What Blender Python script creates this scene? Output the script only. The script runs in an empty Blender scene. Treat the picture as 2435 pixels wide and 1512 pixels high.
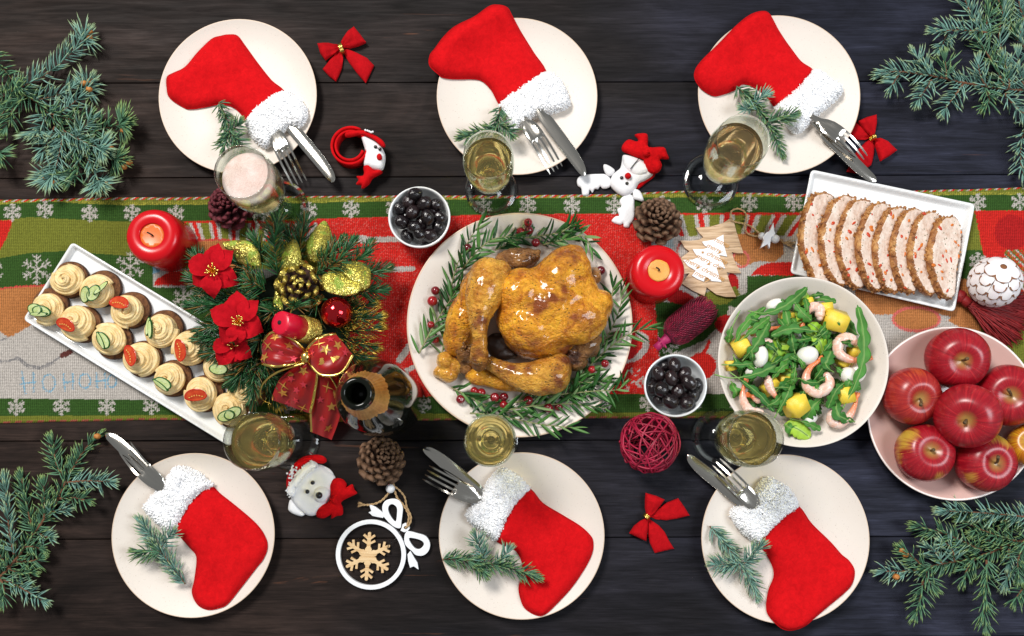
import bpy, bmesh, math, random
import numpy as np
from mathutils import Vector, Matrix, Quaternion, noise
from mathutils.geometry import delaunay_2d_cdt

# ------------------------------------------------------------------ camera, world, lights
SC = bpy.context.scene
COL = SC.collection
FPX, SPX, TH, CAM_H = 2208.0, 110.0, math.radians(4.0), 1.372
CAM = Vector((0.0, -0.165, CAM_H))
cd = bpy.data.cameras.new("camera")
cam = bpy.data.objects.new("camera", cd)
COL.objects.link(cam)
cam.location = CAM
cam.rotation_euler = (TH, 0, 0)
cd.sensor_fit = 'HORIZONTAL'
cd.sensor_width = 36
cd.lens = 36 * FPX / 2434
cd.shift_y = SPX / 2434
cd.clip_start = 0.05
cd.clip_end = 50
SC.camera = cam

wd = bpy.data.worlds.new("World")
SC.world = wd
wd.use_nodes = True
wd.node_tree.nodes["Background"].inputs[0].default_value = (0.93, 0.97, 1.0, 1)
wd.node_tree.nodes["Background"].inputs[1].default_value = 0.25

def area(name, loc, target, sx, sy, power, color):
    ld = bpy.data.lights.new(name, 'AREA')
    ld.shape = 'RECTANGLE'
    ld.size, ld.size_y = sx, sy
    ld.energy = power
    ld.color = color
    o = bpy.data.objects.new(name, ld)
    COL.objects.link(o)
    o.location = loc
    o.rotation_euler = (Vector(target) - Vector(loc)).to_track_quat('-Z', 'Y').to_euler()
    return o
area("window_light", (-1.6, 2.0, 3.6), (0, 0, 0), 1.15, 1.1, 186, (1.0, 0.965, 0.92))
area("room_light", (2.0, -0.2, 2.4), (0, 0, 0), 1.0, 1.4, 46, (0.88, 0.94, 1.0))

SC.render.engine = 'CYCLES'
SC.cycles.use_denoising = True
SC.cycles.max_bounces = 16
SC.cycles.diffuse_bounces = 10
SC.cycles.glossy_bounces = 6
SC.cycles.transmission_bounces = 12
SC.cycles.transparent_max_bounces = 12
SC.cycles.sample_clamp_indirect = 6
SC.view_settings.view_transform = 'Standard'
SC.view_settings.look = 'None'
SC.view_settings.exposure = 0.1
SC.view_settings.gamma = 1.0

# ------------------------------------------------------------------ helpers
rng = random.Random(5)
nr = np.random.RandomState(7)
CT, ST = math.cos(TH), math.sin(TH)

def W(px, py, z=0.0):
    """where the sight line through a photograph point (2434 x 1512 grid) meets height z"""
    u, v = (px - 1217) / FPX, -(py - 756 - SPX) / FPX
    d = Vector((u, v * CT + ST, v * ST - CT))
    t = (z - CAM.z) / d.z
    return CAM + d * t

def Ws(pts, z=0.0):
    return [W(p[0], p[1], p[2] if len(p) > 2 else z) for p in pts]

def K(py, z=0.0):
    """metres per grid pixel at that row and height"""
    return (W(1218, py, z) - W(1217, py, z)).length

def tl(c, r, pts):
    return [(c * 608.5 + x / 3.0, r * 504 + y / 3.0) for x, y in pts]

ZM = {'A': (950.8, 487.3, .37719), 'B': (439.7, 499.2, .36952), 'C': (1687.7, 653.7, .27518), 'D': (0, 439.7, .3773), 'E': (1461.8, 439.7, .3773), 'F': (2020.4, 439.7, .29863)}
for _c in range(4):
    for _r in range(3): ZM['%d%d' % (_c, _r)] = (_c * 608.5, _r * 504, 1 / 3.0)
def zz(k, *pts):
    """points read off an enlarged crop of the photograph -> grid pixels"""
    a, b, s = ZM[k]
    return [(a + p[0] * s, b + p[1] * s) + tuple(p[2:]) for p in pts]

def tag(o, label=None, cat=None, group=None, kind=None):
    if label: o["label"] = label
    if cat: o["category"] = cat
    if group: o["group"] = group
    if kind: o["kind"] = kind
    return o

def root(name, loc, label, cat, group=None, rz=0.0):
    o = bpy.data.objects.new(name, None)
    o.empty_display_size = 0.01
    COL.objects.link(o)
    o.location = loc
    o.rotation_euler = (0, 0, rz)
    return tag(o, label, cat, group)

def mesh(name, V, F, mats, smooth=True, mi=None):
    me = bpy.data.meshes.new(name)
    if isinstance(V, np.ndarray): V = V.tolist()
    if isinstance(F, np.ndarray): F = F.tolist()
    me.from_pydata([tuple(v) for v in V], [], F)
    for m in (mats if isinstance(mats, (list, tuple)) else [mats]):
        me.materials.append(m)
    if smooth:
        me.polygons.foreach_set('use_smooth', [True] * len(me.polygons))
    if mi is not None:
        me.polygons.foreach_set('material_index', mi)
    me.update()
    return me

def put(name, me, parent=None, loc=(0, 0, 0), rot=None, scale=None, M=None):
    o = bpy.data.objects.new(name, me)
    COL.objects.link(o)
    if parent is not None: o.parent = parent
    if M is not None:
        o.matrix_local = M
    else:
        o.location = loc
        if rot is not None: o.rotation_euler = rot
        if scale is not None: o.scale = scale if hasattr(scale, '__len__') else (scale,) * 3
    return o

def obj(name, V, F, mats, parent=None, smooth=True, mi=None, off=None):
    """vertices in world space when off is the thing's base point"""
    if off is not None:
        V = np.asarray([tuple(v) for v in V], dtype=float) - np.asarray(tuple(off))
    return put(name, mesh(name, V, F, mats, smooth, mi), parent)

def kids(o):
    return [c for c in bpy.data.objects if c.parent == o]

def copy_tree(o, parent=None, children=None):
    children = children if children is not None else CH(o)
    c = o.copy()
    COL.objects.link(c)
    if parent is not None: c.parent = parent
    for ch in children:
        copy_tree(ch, c)
    return c

def CH(o):
    return list(o.children)

def autosmooth(me, deg=40):
    bm = bmesh.new(); bm.from_mesh(me)
    for e in bm.edges:
        if len(e.link_faces) == 2:
            e.smooth = e.calc_face_angle(0) < math.radians(deg)
    bm.to_mesh(me); bm.free()

def join(parts):
    """[(V,F),...] -> V,F"""
    V, F = [], []
    for v, f in parts:
        k = len(V)
        V += [tuple(p) for p in v]
        F += [[i + k for i in q] for q in f]
    return V, F

def catmull(P, n=6, closed=True):
    P = [Vector(p) for p in P]
    N = len(P); out = []
    rngk = range(N) if closed else range(N - 1)
    for i in rngk:
        if closed:
            a, b, c, d = P[i - 1], P[i], P[(i + 1) % N], P[(i + 2) % N]
        else:
            a, b, c, d = P[max(i - 1, 0)], P[i], P[i + 1], P[min(i + 2, N - 1)]
        for k in range(n):
            t = k / n
            out.append(0.5 * ((2 * b) + (c - a) * t + (2 * a - 5 * b + 4 * c - d) * t * t + (3 * b - a - 3 * c + d) * t ** 3))
    if not closed: out.append(P[-1].copy())
    return out

def resample(P, step):
    P = [Vector(p) for p in P]
    out = [P[0].copy()]; acc = 0
    for a, b in zip(P, P[1:]):
        L = (b - a).length
        if L < 1e-9: continue
        s = step - acc
        while s <= L:
            out.append(a.lerp(b, s / L)); s += step
        acc = (acc + L) % step
    return out

def frames(P):
    P = [Vector(p) for p in P]
    N = len(P); T = []
    for i in range(N):
        t = P[min(i + 1, N - 1)] - P[max(i - 1, 0)]
        T.append(t.normalized() if t.length > 1e-9 else Vector((1, 0, 0)))
    n = T[0].orthogonal().normalized()
    if abs(T[0].z) < 0.95:
        n = (Vector((0, 0, 1)) - T[0] * T[0].z).normalized()
    out = []
    for i in range(N):
        n = (n - T[i] * n.dot(T[i]))
        n = n.normalized() if n.length > 1e-6 else T[i].orthogonal().normalized()
        out.append((T[i], n, T[i].cross(n)))
    return out

def tube(P, R, n=8, cap=True, flat=1.0, closed=False):
    P = [Vector(p) for p in P]
    if not hasattr(R, '__len__'): R = [R] * len(P)
    V, F = [], []
    fr = frames(P)
    for p, r, (t, nn, b) in zip(P, R, fr):
        for k in range(n):
            a = 2 * math.pi * k / n
            V.append(p + b * (r * math.cos(a)) + nn * (r * flat * math.sin(a)))
    m = len(P)
    for i in range(m if closed else m - 1):
        j = (i + 1) % m
        for k in range(n):
            k2 = (k + 1) % n
            F.append([i * n + k, i * n + k2, j * n + k2, j * n + k])
    if cap and not closed:
        F.append(list(range(n))[::-1])
        F.append([(m - 1) * n + k for k in range(n)])
    return V, F

def lathe(prof, n=48, closed=False):
    """profile [(r,z)...]; ends at r=0 are closed to a point"""
    V, F, rows = [], [], []
    for r, z in prof:
        if r < 1e-7:
            rows.append([len(V)]); V.append((0, 0, z))
        else:
            rows.append(list(range(len(V), len(V) + n)))
            for k in range(n):
                a = 2 * math.pi * k / n
                V.append((r * math.cos(a), r * math.sin(a), z))
    pairs = list(zip(rows, rows[1:])) + ([(rows[-1], rows[0])] if closed else [])
    for A, B in pairs:
        for k in range(n):
            k2 = (k + 1) % n
            if len(A) == 1 and len(B) == 1: continue
            if len(A) == 1: F.append([A[0], B[k2], B[k]][::-1])
            elif len(B) == 1: F.append([A[k], A[k2], B[0]])
            else: F.append([A[k], A[k2], B[k2], B[k]])
    return V, F

def inside(poly, X, Y):
    poly = np.asarray([(p[0], p[1]) for p in poly])
    x1, y1 = poly[:, 0], poly[:, 1]
    x2, y2 = np.roll(x1, -1), np.roll(y1, -1)
    r = np.zeros(X.shape, bool)
    for a, b, c, d in zip(x1, y1, x2, y2):
        if b == d: continue
        cond = ((b > Y) != (d > Y)) & (X < (c - a) * (Y - b) / (d - b) + a)
        r ^= cond
    return r

def edge_dist(polys, X, Y):
    D = np.full(X.shape, 1e9)
    for poly in polys:
        p = np.asarray([(q[0], q[1]) for q in poly]); q = np.roll(p, -1, axis=0)
        for (ax, ay), (bx, by) in zip(p, q):
            dx, dy = bx - ax, by - ay
            L2 = dx * dx + dy * dy
            if L2 < 1e-16: continue
            t = np.clip(((X - ax) * dx + (Y - ay) * dy) / L2, 0, 1)
            D = np.minimum(D, np.hypot(X - ax - t * dx, Y - ay - t * dy))
    return D

def fill(outline, sp, holes=()):
    """fine triangulation of an outline: points, triangles, boundary loops, distance to the edge"""
    loops = []
    for lp in [outline] + list(holes):
        lp = [Vector((p[0], p[1])) for p in lp]
        o = []
        for a, b in zip(lp, lp[1:] + lp[:1]):
            k = max(1, int(round((b - a).length / sp)))
            for i in range(k): o.append(a.lerp(b, i / k))
        loops.append(o)
    A = np.array([(p.x, p.y) for p in loops[0]])
    x0, y0 = A.min(0); x1, y1 = A.max(0)
    g = []
    gy = np.arange(y0, y1, sp * 0.87)
    for i, y in enumerate(gy):
        gx = np.arange(x0 + (0.5 * sp if i % 2 else 0), x1, sp)
        g += [(x, y) for x in gx]
    g = np.array(g) if g else np.zeros((0, 2))
    if len(g):
        ok = inside(loops[0], g[:, 0], g[:, 1])
        for h in loops[1:]: ok &= ~inside(h, g[:, 0], g[:, 1])
        ok &= edge_dist(loops, g[:, 0], g[:, 1]) > sp * 0.55
        g = g[ok]
    pts, edges = [], []
    for lp in loops:
        k = len(pts); pts += lp; m = len(lp)
        edges += [(k + i, k + (i + 1) % m) for i in range(m)]
    pts += [Vector((float(a), float(b))) for a, b in g]
    v, e, f, ov, oe, of = delaunay_2d_cdt(pts, edges, [], 0, 1e-7)
    P = np.array([(q.x, q.y) for q in v])
    T = np.array([list(q) for q in f])
    c = P[T].mean(1)
    ok = inside(loops[0], c[:, 0], c[:, 1])
    for h in loops[1:]: ok &= ~inside(h, c[:, 0], c[:, 1])
    T = T[ok]
    a, b, cc = P[T[:, 0]], P[T[:, 1]], P[T[:, 2]]
    cr = (b[:, 0] - a[:, 0]) * (cc[:, 1] - a[:, 1]) - (b[:, 1] - a[:, 1]) * (cc[:, 0] - a[:, 0])
    T[cr < 0] = T[cr < 0][:, ::-1]
    D = edge_dist(loops, P[:, 0], P[:, 1])
    return P, T, D

def slab(outline, sp, top, bot, holes=()):
    """solid between bot(x,y,d) and top(x,y,d), closed along the edge"""
    P, T, D = fill(outline, sp, holes)
    n = len(P)
    zt, zb = top(P[:, 0], P[:, 1], D), bot(P[:, 0], P[:, 1], D)
    V = np.vstack([np.c_[P, zt + 0 * D], np.c_[P, zb + 0 * D]])
    F = T.tolist() + (T[:, ::-1] + n).tolist()
    cnt = {}
    for t in T.tolist():
        for a, b in ((t[0], t[1]), (t[1], t[2]), (t[2], t[0])):
            cnt[(a, b)] = 1
    for (a, b) in list(cnt):
        if (b, a) not in cnt:
            F.append([b, a, a + n, b + n])
    return V, F

def puff(outline, sp, z0, thick, r, base=None, bumps=0.0, bs=30, seed=0, edge=0.25):
    """cushion shape: rises from the edge over distance r"""
    bz = base if base else (lambda x, y: 0 * x)
    def top(x, y, d):
        q = 1 - np.clip(d / r, 0, 1)
        h = thick * (edge + (1 - edge) * np.sqrt(np.clip(1 - q * q, 0, 1)))
        if bumps:
            nn = np.array([noise.noise((a * bs, b * bs, seed)) for a, b in zip(x, y)])
            n2 = np.array([1 - 2.2 * abs(noise.noise((a * bs * 1.7 + 3, b * bs * .9, seed + 5))) for a, b in zip(x, y)])
            h = h + bumps * (nn + .35 * np.clip(n2, 0, 1)) * (1 - q)
        return z0 + bz(x, y) + h
    return slab(outline, sp, top, lambda x, y, d: z0 + bz(x, y) + thick * edge * 0.1 + 0 * d)

def spikes(base, direc, up, L, w, curve, taper=0.85, flat=1.0):
    """many thin tapering bent spikes as one mesh: V, F, position along each"""
    base, direc, up = (np.asarray(a, float) for a in (base, direc, up))
    N = len(base)
    L, w, curve = (np.broadcast_to(np.asarray(a, float), (N,)) for a in (L, w, curve))
    direc = direc / np.linalg.norm(direc, axis=1, keepdims=True)
    up = up - direc * (up * direc).sum(1, keepdims=True)
    up = up / np.maximum(np.linalg.norm(up, axis=1, keepdims=True), 1e-9)
    sd = np.cross(direc, up)
    V = np.zeros((N, 10, 3)); tt = np.zeros((N, 10))
    for r, s in enumerate((0.0, 0.4, 0.78)):
        c = base + direc * (L * s)[:, None] + up * (curve * L * s * s)[:, None]
        ww = w * (0.8, 1.0, taper)[r]
        for k in range(3):
            a = 2 * math.pi * k / 3 + math.pi / 2
            V[:, r * 3 + k] = c + sd * (ww * math.cos(a))[:, None] + up * (ww * flat * math.sin(a))[:, None]
            tt[:, r * 3 + k] = s
    V[:, 9] = base + direc * L[:, None] + up * (curve * L)[:, None]
    tt[:, 9] = 1
    f = []
    for r in range(2):
        for k in range(3):
            k2 = (k + 1) % 3
            f.append([r * 3 + k, r * 3 + k2, r * 3 + 3 + k2, r * 3 + 3 + k])
    t3 = [[6 + k, 6 + (k + 1) % 3, 9] for k in range(3)]
    off = (np.arange(N) * 10)[:, None, None]
    F = (np.array(f)[None] + off).reshape(-1, 4).tolist() + (np.array(t3)[None] + off).reshape(-1, 3).tolist()
    return V.reshape(-1, 3), F, tt.reshape(-1)

def add_attr(me, name, vals):
    a = me.attributes.new(name, 'FLOAT', 'POINT')
    a.data.foreach_set('value', np.asarray(vals, dtype=np.float32))

def remesh(V, F, vox, smooth_it=6, mats=None, name='m'):
    me = bpy.data.meshes.new(name)
    me.from_pydata([tuple(v) for v in V], [], F)
    o = bpy.data.objects.new('tmp', me)
    COL.objects.link(o)
    m = o.modifiers.new('r', 'REMESH'); m.mode = 'VOXEL'; m.voxel_size = vox
    if smooth_it:
        s = o.modifiers.new('s', 'SMOOTH'); s.iterations = smooth_it; s.factor = 0.5
    dg = bpy.context.evaluated_depsgraph_get()
    out = bpy.data.meshes.new_from_object(o.evaluated_get(dg))
    bpy.data.objects.remove(o)
    bpy.data.meshes.remove(me)
    out.name = name
    out.materials.clear()
    for mt in (mats if isinstance(mats, (list, tuple)) else [mats]): out.materials.append(mt)
    out.polygons.foreach_set('use_smooth', [True] * len(out.polygons))
    return out

def ball(c, r, M=None, n=20, m=12):
    """ellipsoid"""
    V, F = [], []
    r = r if hasattr(r, '__len__') else (r, r, r)
    rows = []
    for i in range(m + 1):
        th = math.pi * i / m
        if i in (0, m):
            rows.append([len(V)]); V.append(Vector((0, 0, math.cos(th) * r[2])))
        else:
            rows.append(list(range(len(V), len(V) + n)))
            for k in range(n):
                a = 2 * math.pi * k / n
                V.append(Vector((math.sin(th) * math.cos(a) * r[0], math.sin(th) * math.sin(a) * r[1], math.cos(th) * r[2])))
    for A, B in zip(rows, rows[1:]):
        for k in range(n):
            k2 = (k + 1) % n
            if len(A) == 1: F.append([A[0], B[k], B[k2]])
            elif len(B) == 1: F.append([A[k], B[0], A[k2]])
            else: F.append([A[k], B[k], B[k2], A[k2]])
    if M is not None: V = [M @ v for v in V]
    c = Vector(c)
    return [v + c for v in V], F

def mapv(me, fn):
    for v in me.vertices:
        v.co = fn(v.co)
    me.update()

def where(x, y, rx):
    """plain words for a place inside a round bowl (x right, y up, rx the radius)"""
    q = math.hypot(x, y) / rx
    if q < .2: return 'in the middle'
    a = int(((math.degrees(math.atan2(y, x)) + 382.5) % 360) // 45)
    return ('by the ' if q > .62 else 'inside the ') + ['right', 'upper right', 'upper', 'upper left', 'left', 'lower left', 'lower', 'lower right'][a] + ' rim'
def heading(d):
    a = int(((math.degrees(math.atan2(d.y, d.x)) + 382.5) % 360) // 45)
    return ['right', 'up and right', 'up', 'up and left', 'left', 'down and left', 'down', 'down and right'][a]

# ------------------------------------------------------------------ materials
class N:
    def __init__(s, name):
        s.m = bpy.data.materials.new(name); s.m.use_nodes = True
        s.t = s.m.node_tree; s.b = s.t.nodes['Principled BSDF']
        s.out = s.t.nodes['Material Output']
    def n(s, ty, **kw):
        nd = s.t.nodes.new('ShaderNode' + ty)
        for k, v in kw.items():
            if k.startswith('i_'):
                nd.inputs[k[2:].replace('_', ' ')].default_value = v
            else: setattr(nd, k, v)
        return nd
    def l(s, a, b): s.t.links.new(a, b); return s
    def coord(s, which='Object', scale=(1, 1, 1)):
        tc = s.n('TexCoord'); mp = s.n('Mapping')
        mp.inputs['Scale'].default_value = scale
        s.l(tc.outputs[which], mp.inputs['Vector'])
        return mp.outputs['Vector']
    def noise(s, scale, detail=4, rough=0.55, vec=None, dist=0.0):
        nd = s.n('TexNoise'); nd.inputs['Scale'].default_value = scale
        nd.inputs['Detail'].default_value = detail; nd.inputs['Roughness'].default_value = rough
        nd.inputs['Distortion'].default_value = dist
        s.l(vec if vec is not None else s.coord(), nd.inputs['Vector'])
        return nd.outputs['Fac']
    def voro(s, scale, vec=None, feature='F1', out='Distance'):
        nd = s.n('TexVoronoi'); nd.feature = feature; nd.inputs['Scale'].default_value = scale
        s.l(vec if vec is not None else s.coord(), nd.inputs['Vector'])
        return nd.outputs[out]
    def ramp(s, fac, stops, interp='LINEAR'):
        nd = s.n('ValToRGB'); cr = nd.color_ramp; cr.interpolation = interp
        while len(cr.elements) < len(stops): cr.elements.new(0.5)
        for e, (p, c) in zip(cr.elements, stops):
            e.position = p; e.color = (*c, 1) if hasattr(c, '__len__') else (c, c, c, 1)
        s.l(fac, nd.inputs['Fac'])
        return nd.outputs['Color']
    def mix(s, fac, a, b, mode='MIX'):
        nd = s.n('MixRGB'); nd.blend_type = mode
        for sock, v in (('Fac', fac), ('Color1', a), ('Color2', b)):
            if hasattr(v, 'is_linked') or hasattr(v, 'links'): s.l(v, nd.inputs[sock])
            elif hasattr(v, '__len__'): nd.inputs[sock].default_value = (*v, 1)
            else: nd.inputs[sock].default_value = v if sock == 'Fac' else (v, v, v, 1)
        return nd.outputs['Color']
    def math(s, op, a, b=0.0):
        nd = s.n('Math'); nd.operation = op
        for i, v in enumerate((a, b)):
            if hasattr(v, 'links'): s.l(v, nd.inputs[i])
            else: nd.inputs[i].default_value = v
        return nd.outputs[0]
    def bump(s, h, strength=0.3, dist=0.001):
        nd = s.n('Bump'); nd.inputs['Strength'].default_value = strength; nd.inputs['Distance'].default_value = dist
        s.l(h, nd.inputs['Height']); s.l(nd.outputs['Normal'], s.b.inputs['Normal']); s.l(nd.outputs['Normal'], s.b.inputs['Coat Normal'])
        return nd
    def set(s, **kw):
        names = {'color': 'Base Color', 'rough': 'Roughness', 'metal': 'Metallic', 'ior': 'IOR', 'trans': 'Transmission Weight',
                 'spec': 'Specular IOR Level', 'sss': 'Subsurface Weight', 'sssr': 'Subsurface Radius', 'ssss': 'Subsurface Scale', 'coat': 'Coat Weight',
                 'coatr': 'Coat Roughness', 'sheen': 'Sheen Weight', 'alpha': 'Alpha'}
        for k, v in kw.items():
            sk = s.b.inputs[names[k]]
            if hasattr(v, 'links'): s.l(v, sk)
            elif k == 'color': sk.default_value = (*v, 1)
            else: sk.default_value = v
        return s

def plain(name, color, rough=0.5, **kw):
    return N(name).set(color=color, rough=rough, **kw).m

def mottled(name, a, b, scale, rough=0.5, lo=0.35, hi=0.65, bump=0.0, bscale=None, bdist=0.001, detail=5, **kw):
    x = N(name)
    x.set(color=x.ramp(x.noise(scale, detail), [(lo, a), (hi, b)]), rough=rough, **kw)
    if bump: x.bump(x.noise(bscale or scale * 3, 5), bump, bdist)
    return x.m

def speckled(name, a, speck, scale=420, thr=0.16, rough=0.3, rim=None):
    x = N(name)
    v = x.voro(scale)
    big = x.noise(260, 2)
    lim = x.math('MULTIPLY', x.ramp(big, [(0.45, 0.0), (0.75, 1.0)]), thr * 1.6)
    fac = x.math('LESS_THAN', v, lim)
    c = x.mix(x.math('MULTIPLY', fac, 0.75), a, speck)
    c = x.mix(0.10, c, x.ramp(x.noise(9, 3), [(0.3, (0.62, 0.55, 0.47)), (0.7, (0.9, 0.88, 0.85))]))
    x.set(color=c, rough=rough)
    x.bump(x.noise(300, 3), 0.04, 0.0005)
    return x.m
# ------------------------------------------------------------------ table top: painted planks
def plank_material():
    x = N('black_paint_on_wood')
    tc = x.n('TexCoord'); oi = x.n('ObjectInfo')
    ofs = x.n('VectorMath'); ofs.operation = 'MULTIPLY_ADD'
    cx = x.n('CombineXYZ'); x.l(oi.outputs['Random'], cx.inputs[0]); x.l(oi.outputs['Random'], cx.inputs[1])
    x.l(cx.outputs[0], ofs.inputs[0]); ofs.inputs[1].default_value = (13, 7, 3); x.l(tc.outputs['Object'], ofs.inputs[2])
    def mp(sc):
        m = x.n('Mapping'); m.inputs['Scale'].default_value = sc
        x.l(ofs.outputs[0], m.inputs['Vector']); return m.outputs['Vector']
    tone = x.n('SeparateXYZ'); x.l(tc.outputs['Object'], tone.inputs[0])
    grain = x.noise(1.0, 8, 0.62, mp((9, 130, 5)), 0.9)
    fine = x.noise(1.0, 6, 0.7, mp((22, 620, 20)), 0.2)
    cloud = x.noise(2.4, 3, 0.5, mp((1, 1.6, 1)))
    patch = x.noise(1.0, 5, .6, mp((3.5, 11, 3)), 1.5)
    # base tone shifts along x with noise: brown-black to the left, blue-black to the right
    side = x.math('ADD', x.math('MULTIPLY', tone.outputs[0], 0.65), x.math('MULTIPLY', cloud, 0.9))
    base = x.ramp(side, [(0.05, (0.0185, 0.0112, 0.0088)), (0.42, (0.0085, 0.0070, 0.0074)), (0.85, (0.0130, 0.0140, 0.0235))])
    g = x.ramp(grain, [(0.32, 0.65), (0.5, 1.0), (0.68, 1.4)])
    c = x.mix(1.0, base, g, 'MULTIPLY')
    c = x.mix(1.0, c, x.ramp(patch, [(.30, .50), (.5, 1.0), (.70, 1.75)]), 'MULTIPLY')
    g2 = x.ramp(fine, [(0.3, 0.60), (0.7, 1.5)])
    c = x.mix(1.0, c, g2, 'MULTIPLY')
    # scratches worn through to brown wood
    wear = x.noise(1.0, 6, 0.6, mp((3.2, 62, 3)), 1.2)
    w2 = x.noise(1.7, 2, 0.5, mp((1, 2.2, 1)))
    wf = x.math('MULTIPLY', x.ramp(wear, [(0.66, 0.0), (0.71, 1.0)]), x.ramp(w2, [(0.46, 0.0), (0.60, 1.0)]))
    c = x.mix(x.math('MULTIPLY', wf, 0.65), c, (0.14, 0.055, 0.028))
    ge = x.n('SeparateXYZ'); x.l(tc.outputs['Generated'], ge.inputs[0])
    ed = x.math('ABSOLUTE', x.math('SUBTRACT', ge.outputs[1], .5))
    chip = x.math('ADD', x.math('MULTIPLY', x.noise(1.0, 5, .6, mp((16, 30, 9))), .022), ed)
    chip2 = x.noise(1.0, 2, .5, mp((2.6, 1.2, 2)))
    c = x.mix(x.math('MULTIPLY', x.math('GREATER_THAN', chip, .5085), x.ramp(chip2, [(.52, 0.0), (.58, .85)])), c, (.30, .13, .04))
    dust = x.noise(1.0, 2, 0.5, mp((260, 320, 200)))
    c = x.mix(x.ramp(dust, [(0.80, 0.0), (0.84, 0.6)]), c, (0.35, 0.27, 0.2))
    r = x.ramp(grain, [(0.3, 0.75), (0.7, 0.55)])
    x.set(color=c, rough=r, spec=0.13)
    h = x.mix(0.5, grain, fine)
    x.bump(h, 0.3, 0.0008)
    return x.m
M_PLANK = plank_material()
M_RAW = mottled('bare_wood', (0.42, 0.2, 0.07), (0.2, 0.09, 0.035), 60, 0.7)
M_DARK = plain('dark_gap', (0.012, 0.010, 0.009), 0.9)

table = root('tabletop', (0, 0, 0), 'dark painted plank table top under the whole Christmas dinner', 'table')
tag(table, kind='structure')
def build_planks():
    rows = [(-240, -240), (-18, -22), (198, 193), (424, 415), (633, 628), (840, 838), (1049, 1045), (1283, 1274), (1520, 1512), (1760, 1750)]
    X0, X1 = -1.05, 1.05
    G = 0.0004
    for i, ((l0, r0), (l1, r1)) in enumerate(zip(rows, rows[1:])):
        yl0, yr0 = W(0, l0).y, W(2434, r0).y
        yl1, yr1 = W(0, l1).y, W(2434, r1).y
        ex = lambda a, b, X: a + (b - a) * (X + 0.76) / 1.52
        nseg = 60
        V, F = [], []
        sec = []
        for k in range(nseg + 1):
            X = X0 + (X1 - X0) * k / nseg
            ya, yb = ex(yl0, yr0, X) - G, ex(yl1, yr1, X) + G
            ya -= 0.0004 * (0.5 + noise.noise((X * 14, i * 3.1, 0)))
            yb += 0.0004 * (0.5 + noise.noise((X * 14, i * 3.1, 9)))
            b = 0.0007
            sec.append([(X, ya, -0.022), (X, ya, -b), (X, ya - b, 0), (X, yb + b, 0), (X, yb, -b), (X, yb, -0.022)])
        for s in sec: V += s
        for k in range(nseg):
            for j in range(6):
                j2 = (j + 1) % 6
                F.append([k * 6 + j, k * 6 + j2, k * 6 + 6 + j2, k * 6 + 6 + j][::-1])
        F.append(list(range(6))); F.append([nseg * 6 + j for j in range(6)][::-1])
        cy = sum(v[1] for v in V) / len(V)
        V = [(a, b - cy, c) for a, b, c in V]
        o = put('plank', mesh('plank', V, F, M_PLANK, smooth=False), table, (0, cy, 0))
    V, F = [], []  # dark board added beneath so the plank gaps look dark
    put('gap_backing', mesh('gap_backing', [(X0, -.8, -.05), (X1, -.8, -.05), (X1, .8, -.05), (X0, .8, -.05), (X0, -.8, -.023), (X1, -.8, -.023), (X1, .8, -.023), (X0, .8, -.023)],
        [[3, 2, 1, 0], [4, 5, 6, 7], [0, 1, 5, 4], [1, 2, 6, 5], [2, 3, 7, 6], [3, 0, 4, 7]], M_DARK, False), table)
build_planks()
# ------------------------------------------------------------------ stoneware plates
M_PLATE = speckled('cream_speckled_stoneware', (0.715, 0.645, 0.575), (0.30, 0.22, 0.16), 560, 0.20, 0.52)
M_PLATE_RIM = plain('cream_plate_rim', (0.66, 0.51, 0.39), 0.35)
PLATE_R = 0.118
Z_RIM = 0.019
def plate_profile(R):
    inner = [(0, .0062), (R * .3, .0060), (R * .55, .0063), (R * .70, .0075), (R * .82, .0105), (R * .92, .0150), (R * .975, .0178)]
    rim = [(R * .988, .0187), (R * .996, Z_RIM), (R, .0183)]
    outer = [(R * .992, .0168), (R * .93, .0112), (R * .82, .0062), (R * .70, .0026), (R * .60, .0012), (R * .58, 0.0004), (R * .54, .0004), (R * .52, .0015), (0, .0015)]
    return inner + rim + outer
def plate_z(r, R=PLATE_R):
    t = np.asarray(r) / R
    return np.interp(t, [0, .3, .55, .70, .82, .92, .975, .996, 1.3], [.0062, .0060, .0063, .0075, .0105, .0150, .0178, .0192, .0192])
def plate_mesh(R, n=96):
    V, F = lathe(plate_profile(R)[::-1], n)
    me = mesh('dish', V, F, [M_PLATE, M_PLATE_RIM])
    for p in me.polygons:
        rr = math.hypot(p.center.x, p.center.y)
        if rr > R * .982: p.material_index = 1
    return me
PM = plate_mesh(PLATE_R)
PLATES = []
plate_defs = [(565, 228, 188, 'cream speckled plate in the upper left, beside the spruce branch with buds'),
              (1229, 228, 191, 'cream speckled plate at the top middle, its stocking toe hanging over the left edge'),
              (1852, 224, 193, 'cream speckled plate in the upper right, touching the red bow and the meatloaf dish'),
              (459, 1272, 194, 'cream speckled plate in the lower left, under the white felt bear'),
              (1240, 1273, 197, 'cream speckled plate at the bottom middle, right of the snowflake ring'),
              (1867, 1281, 200, 'cream speckled plate in the lower right, below the salad bowl')]
for cx, cy, r, lab in plate_defs:
    c = W(cx, cy, Z_RIM); R = r * K(cy, Z_RIM)
    o = put('plate', PM, None, (c.x, c.y, 0.0005))
    s = R / PLATE_R
    o.scale = (s, s, 1)
    tag(o, lab, 'plate', 'cream speckled dinner plates')
    PLATES.append((c.x, c.y, R))

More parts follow.
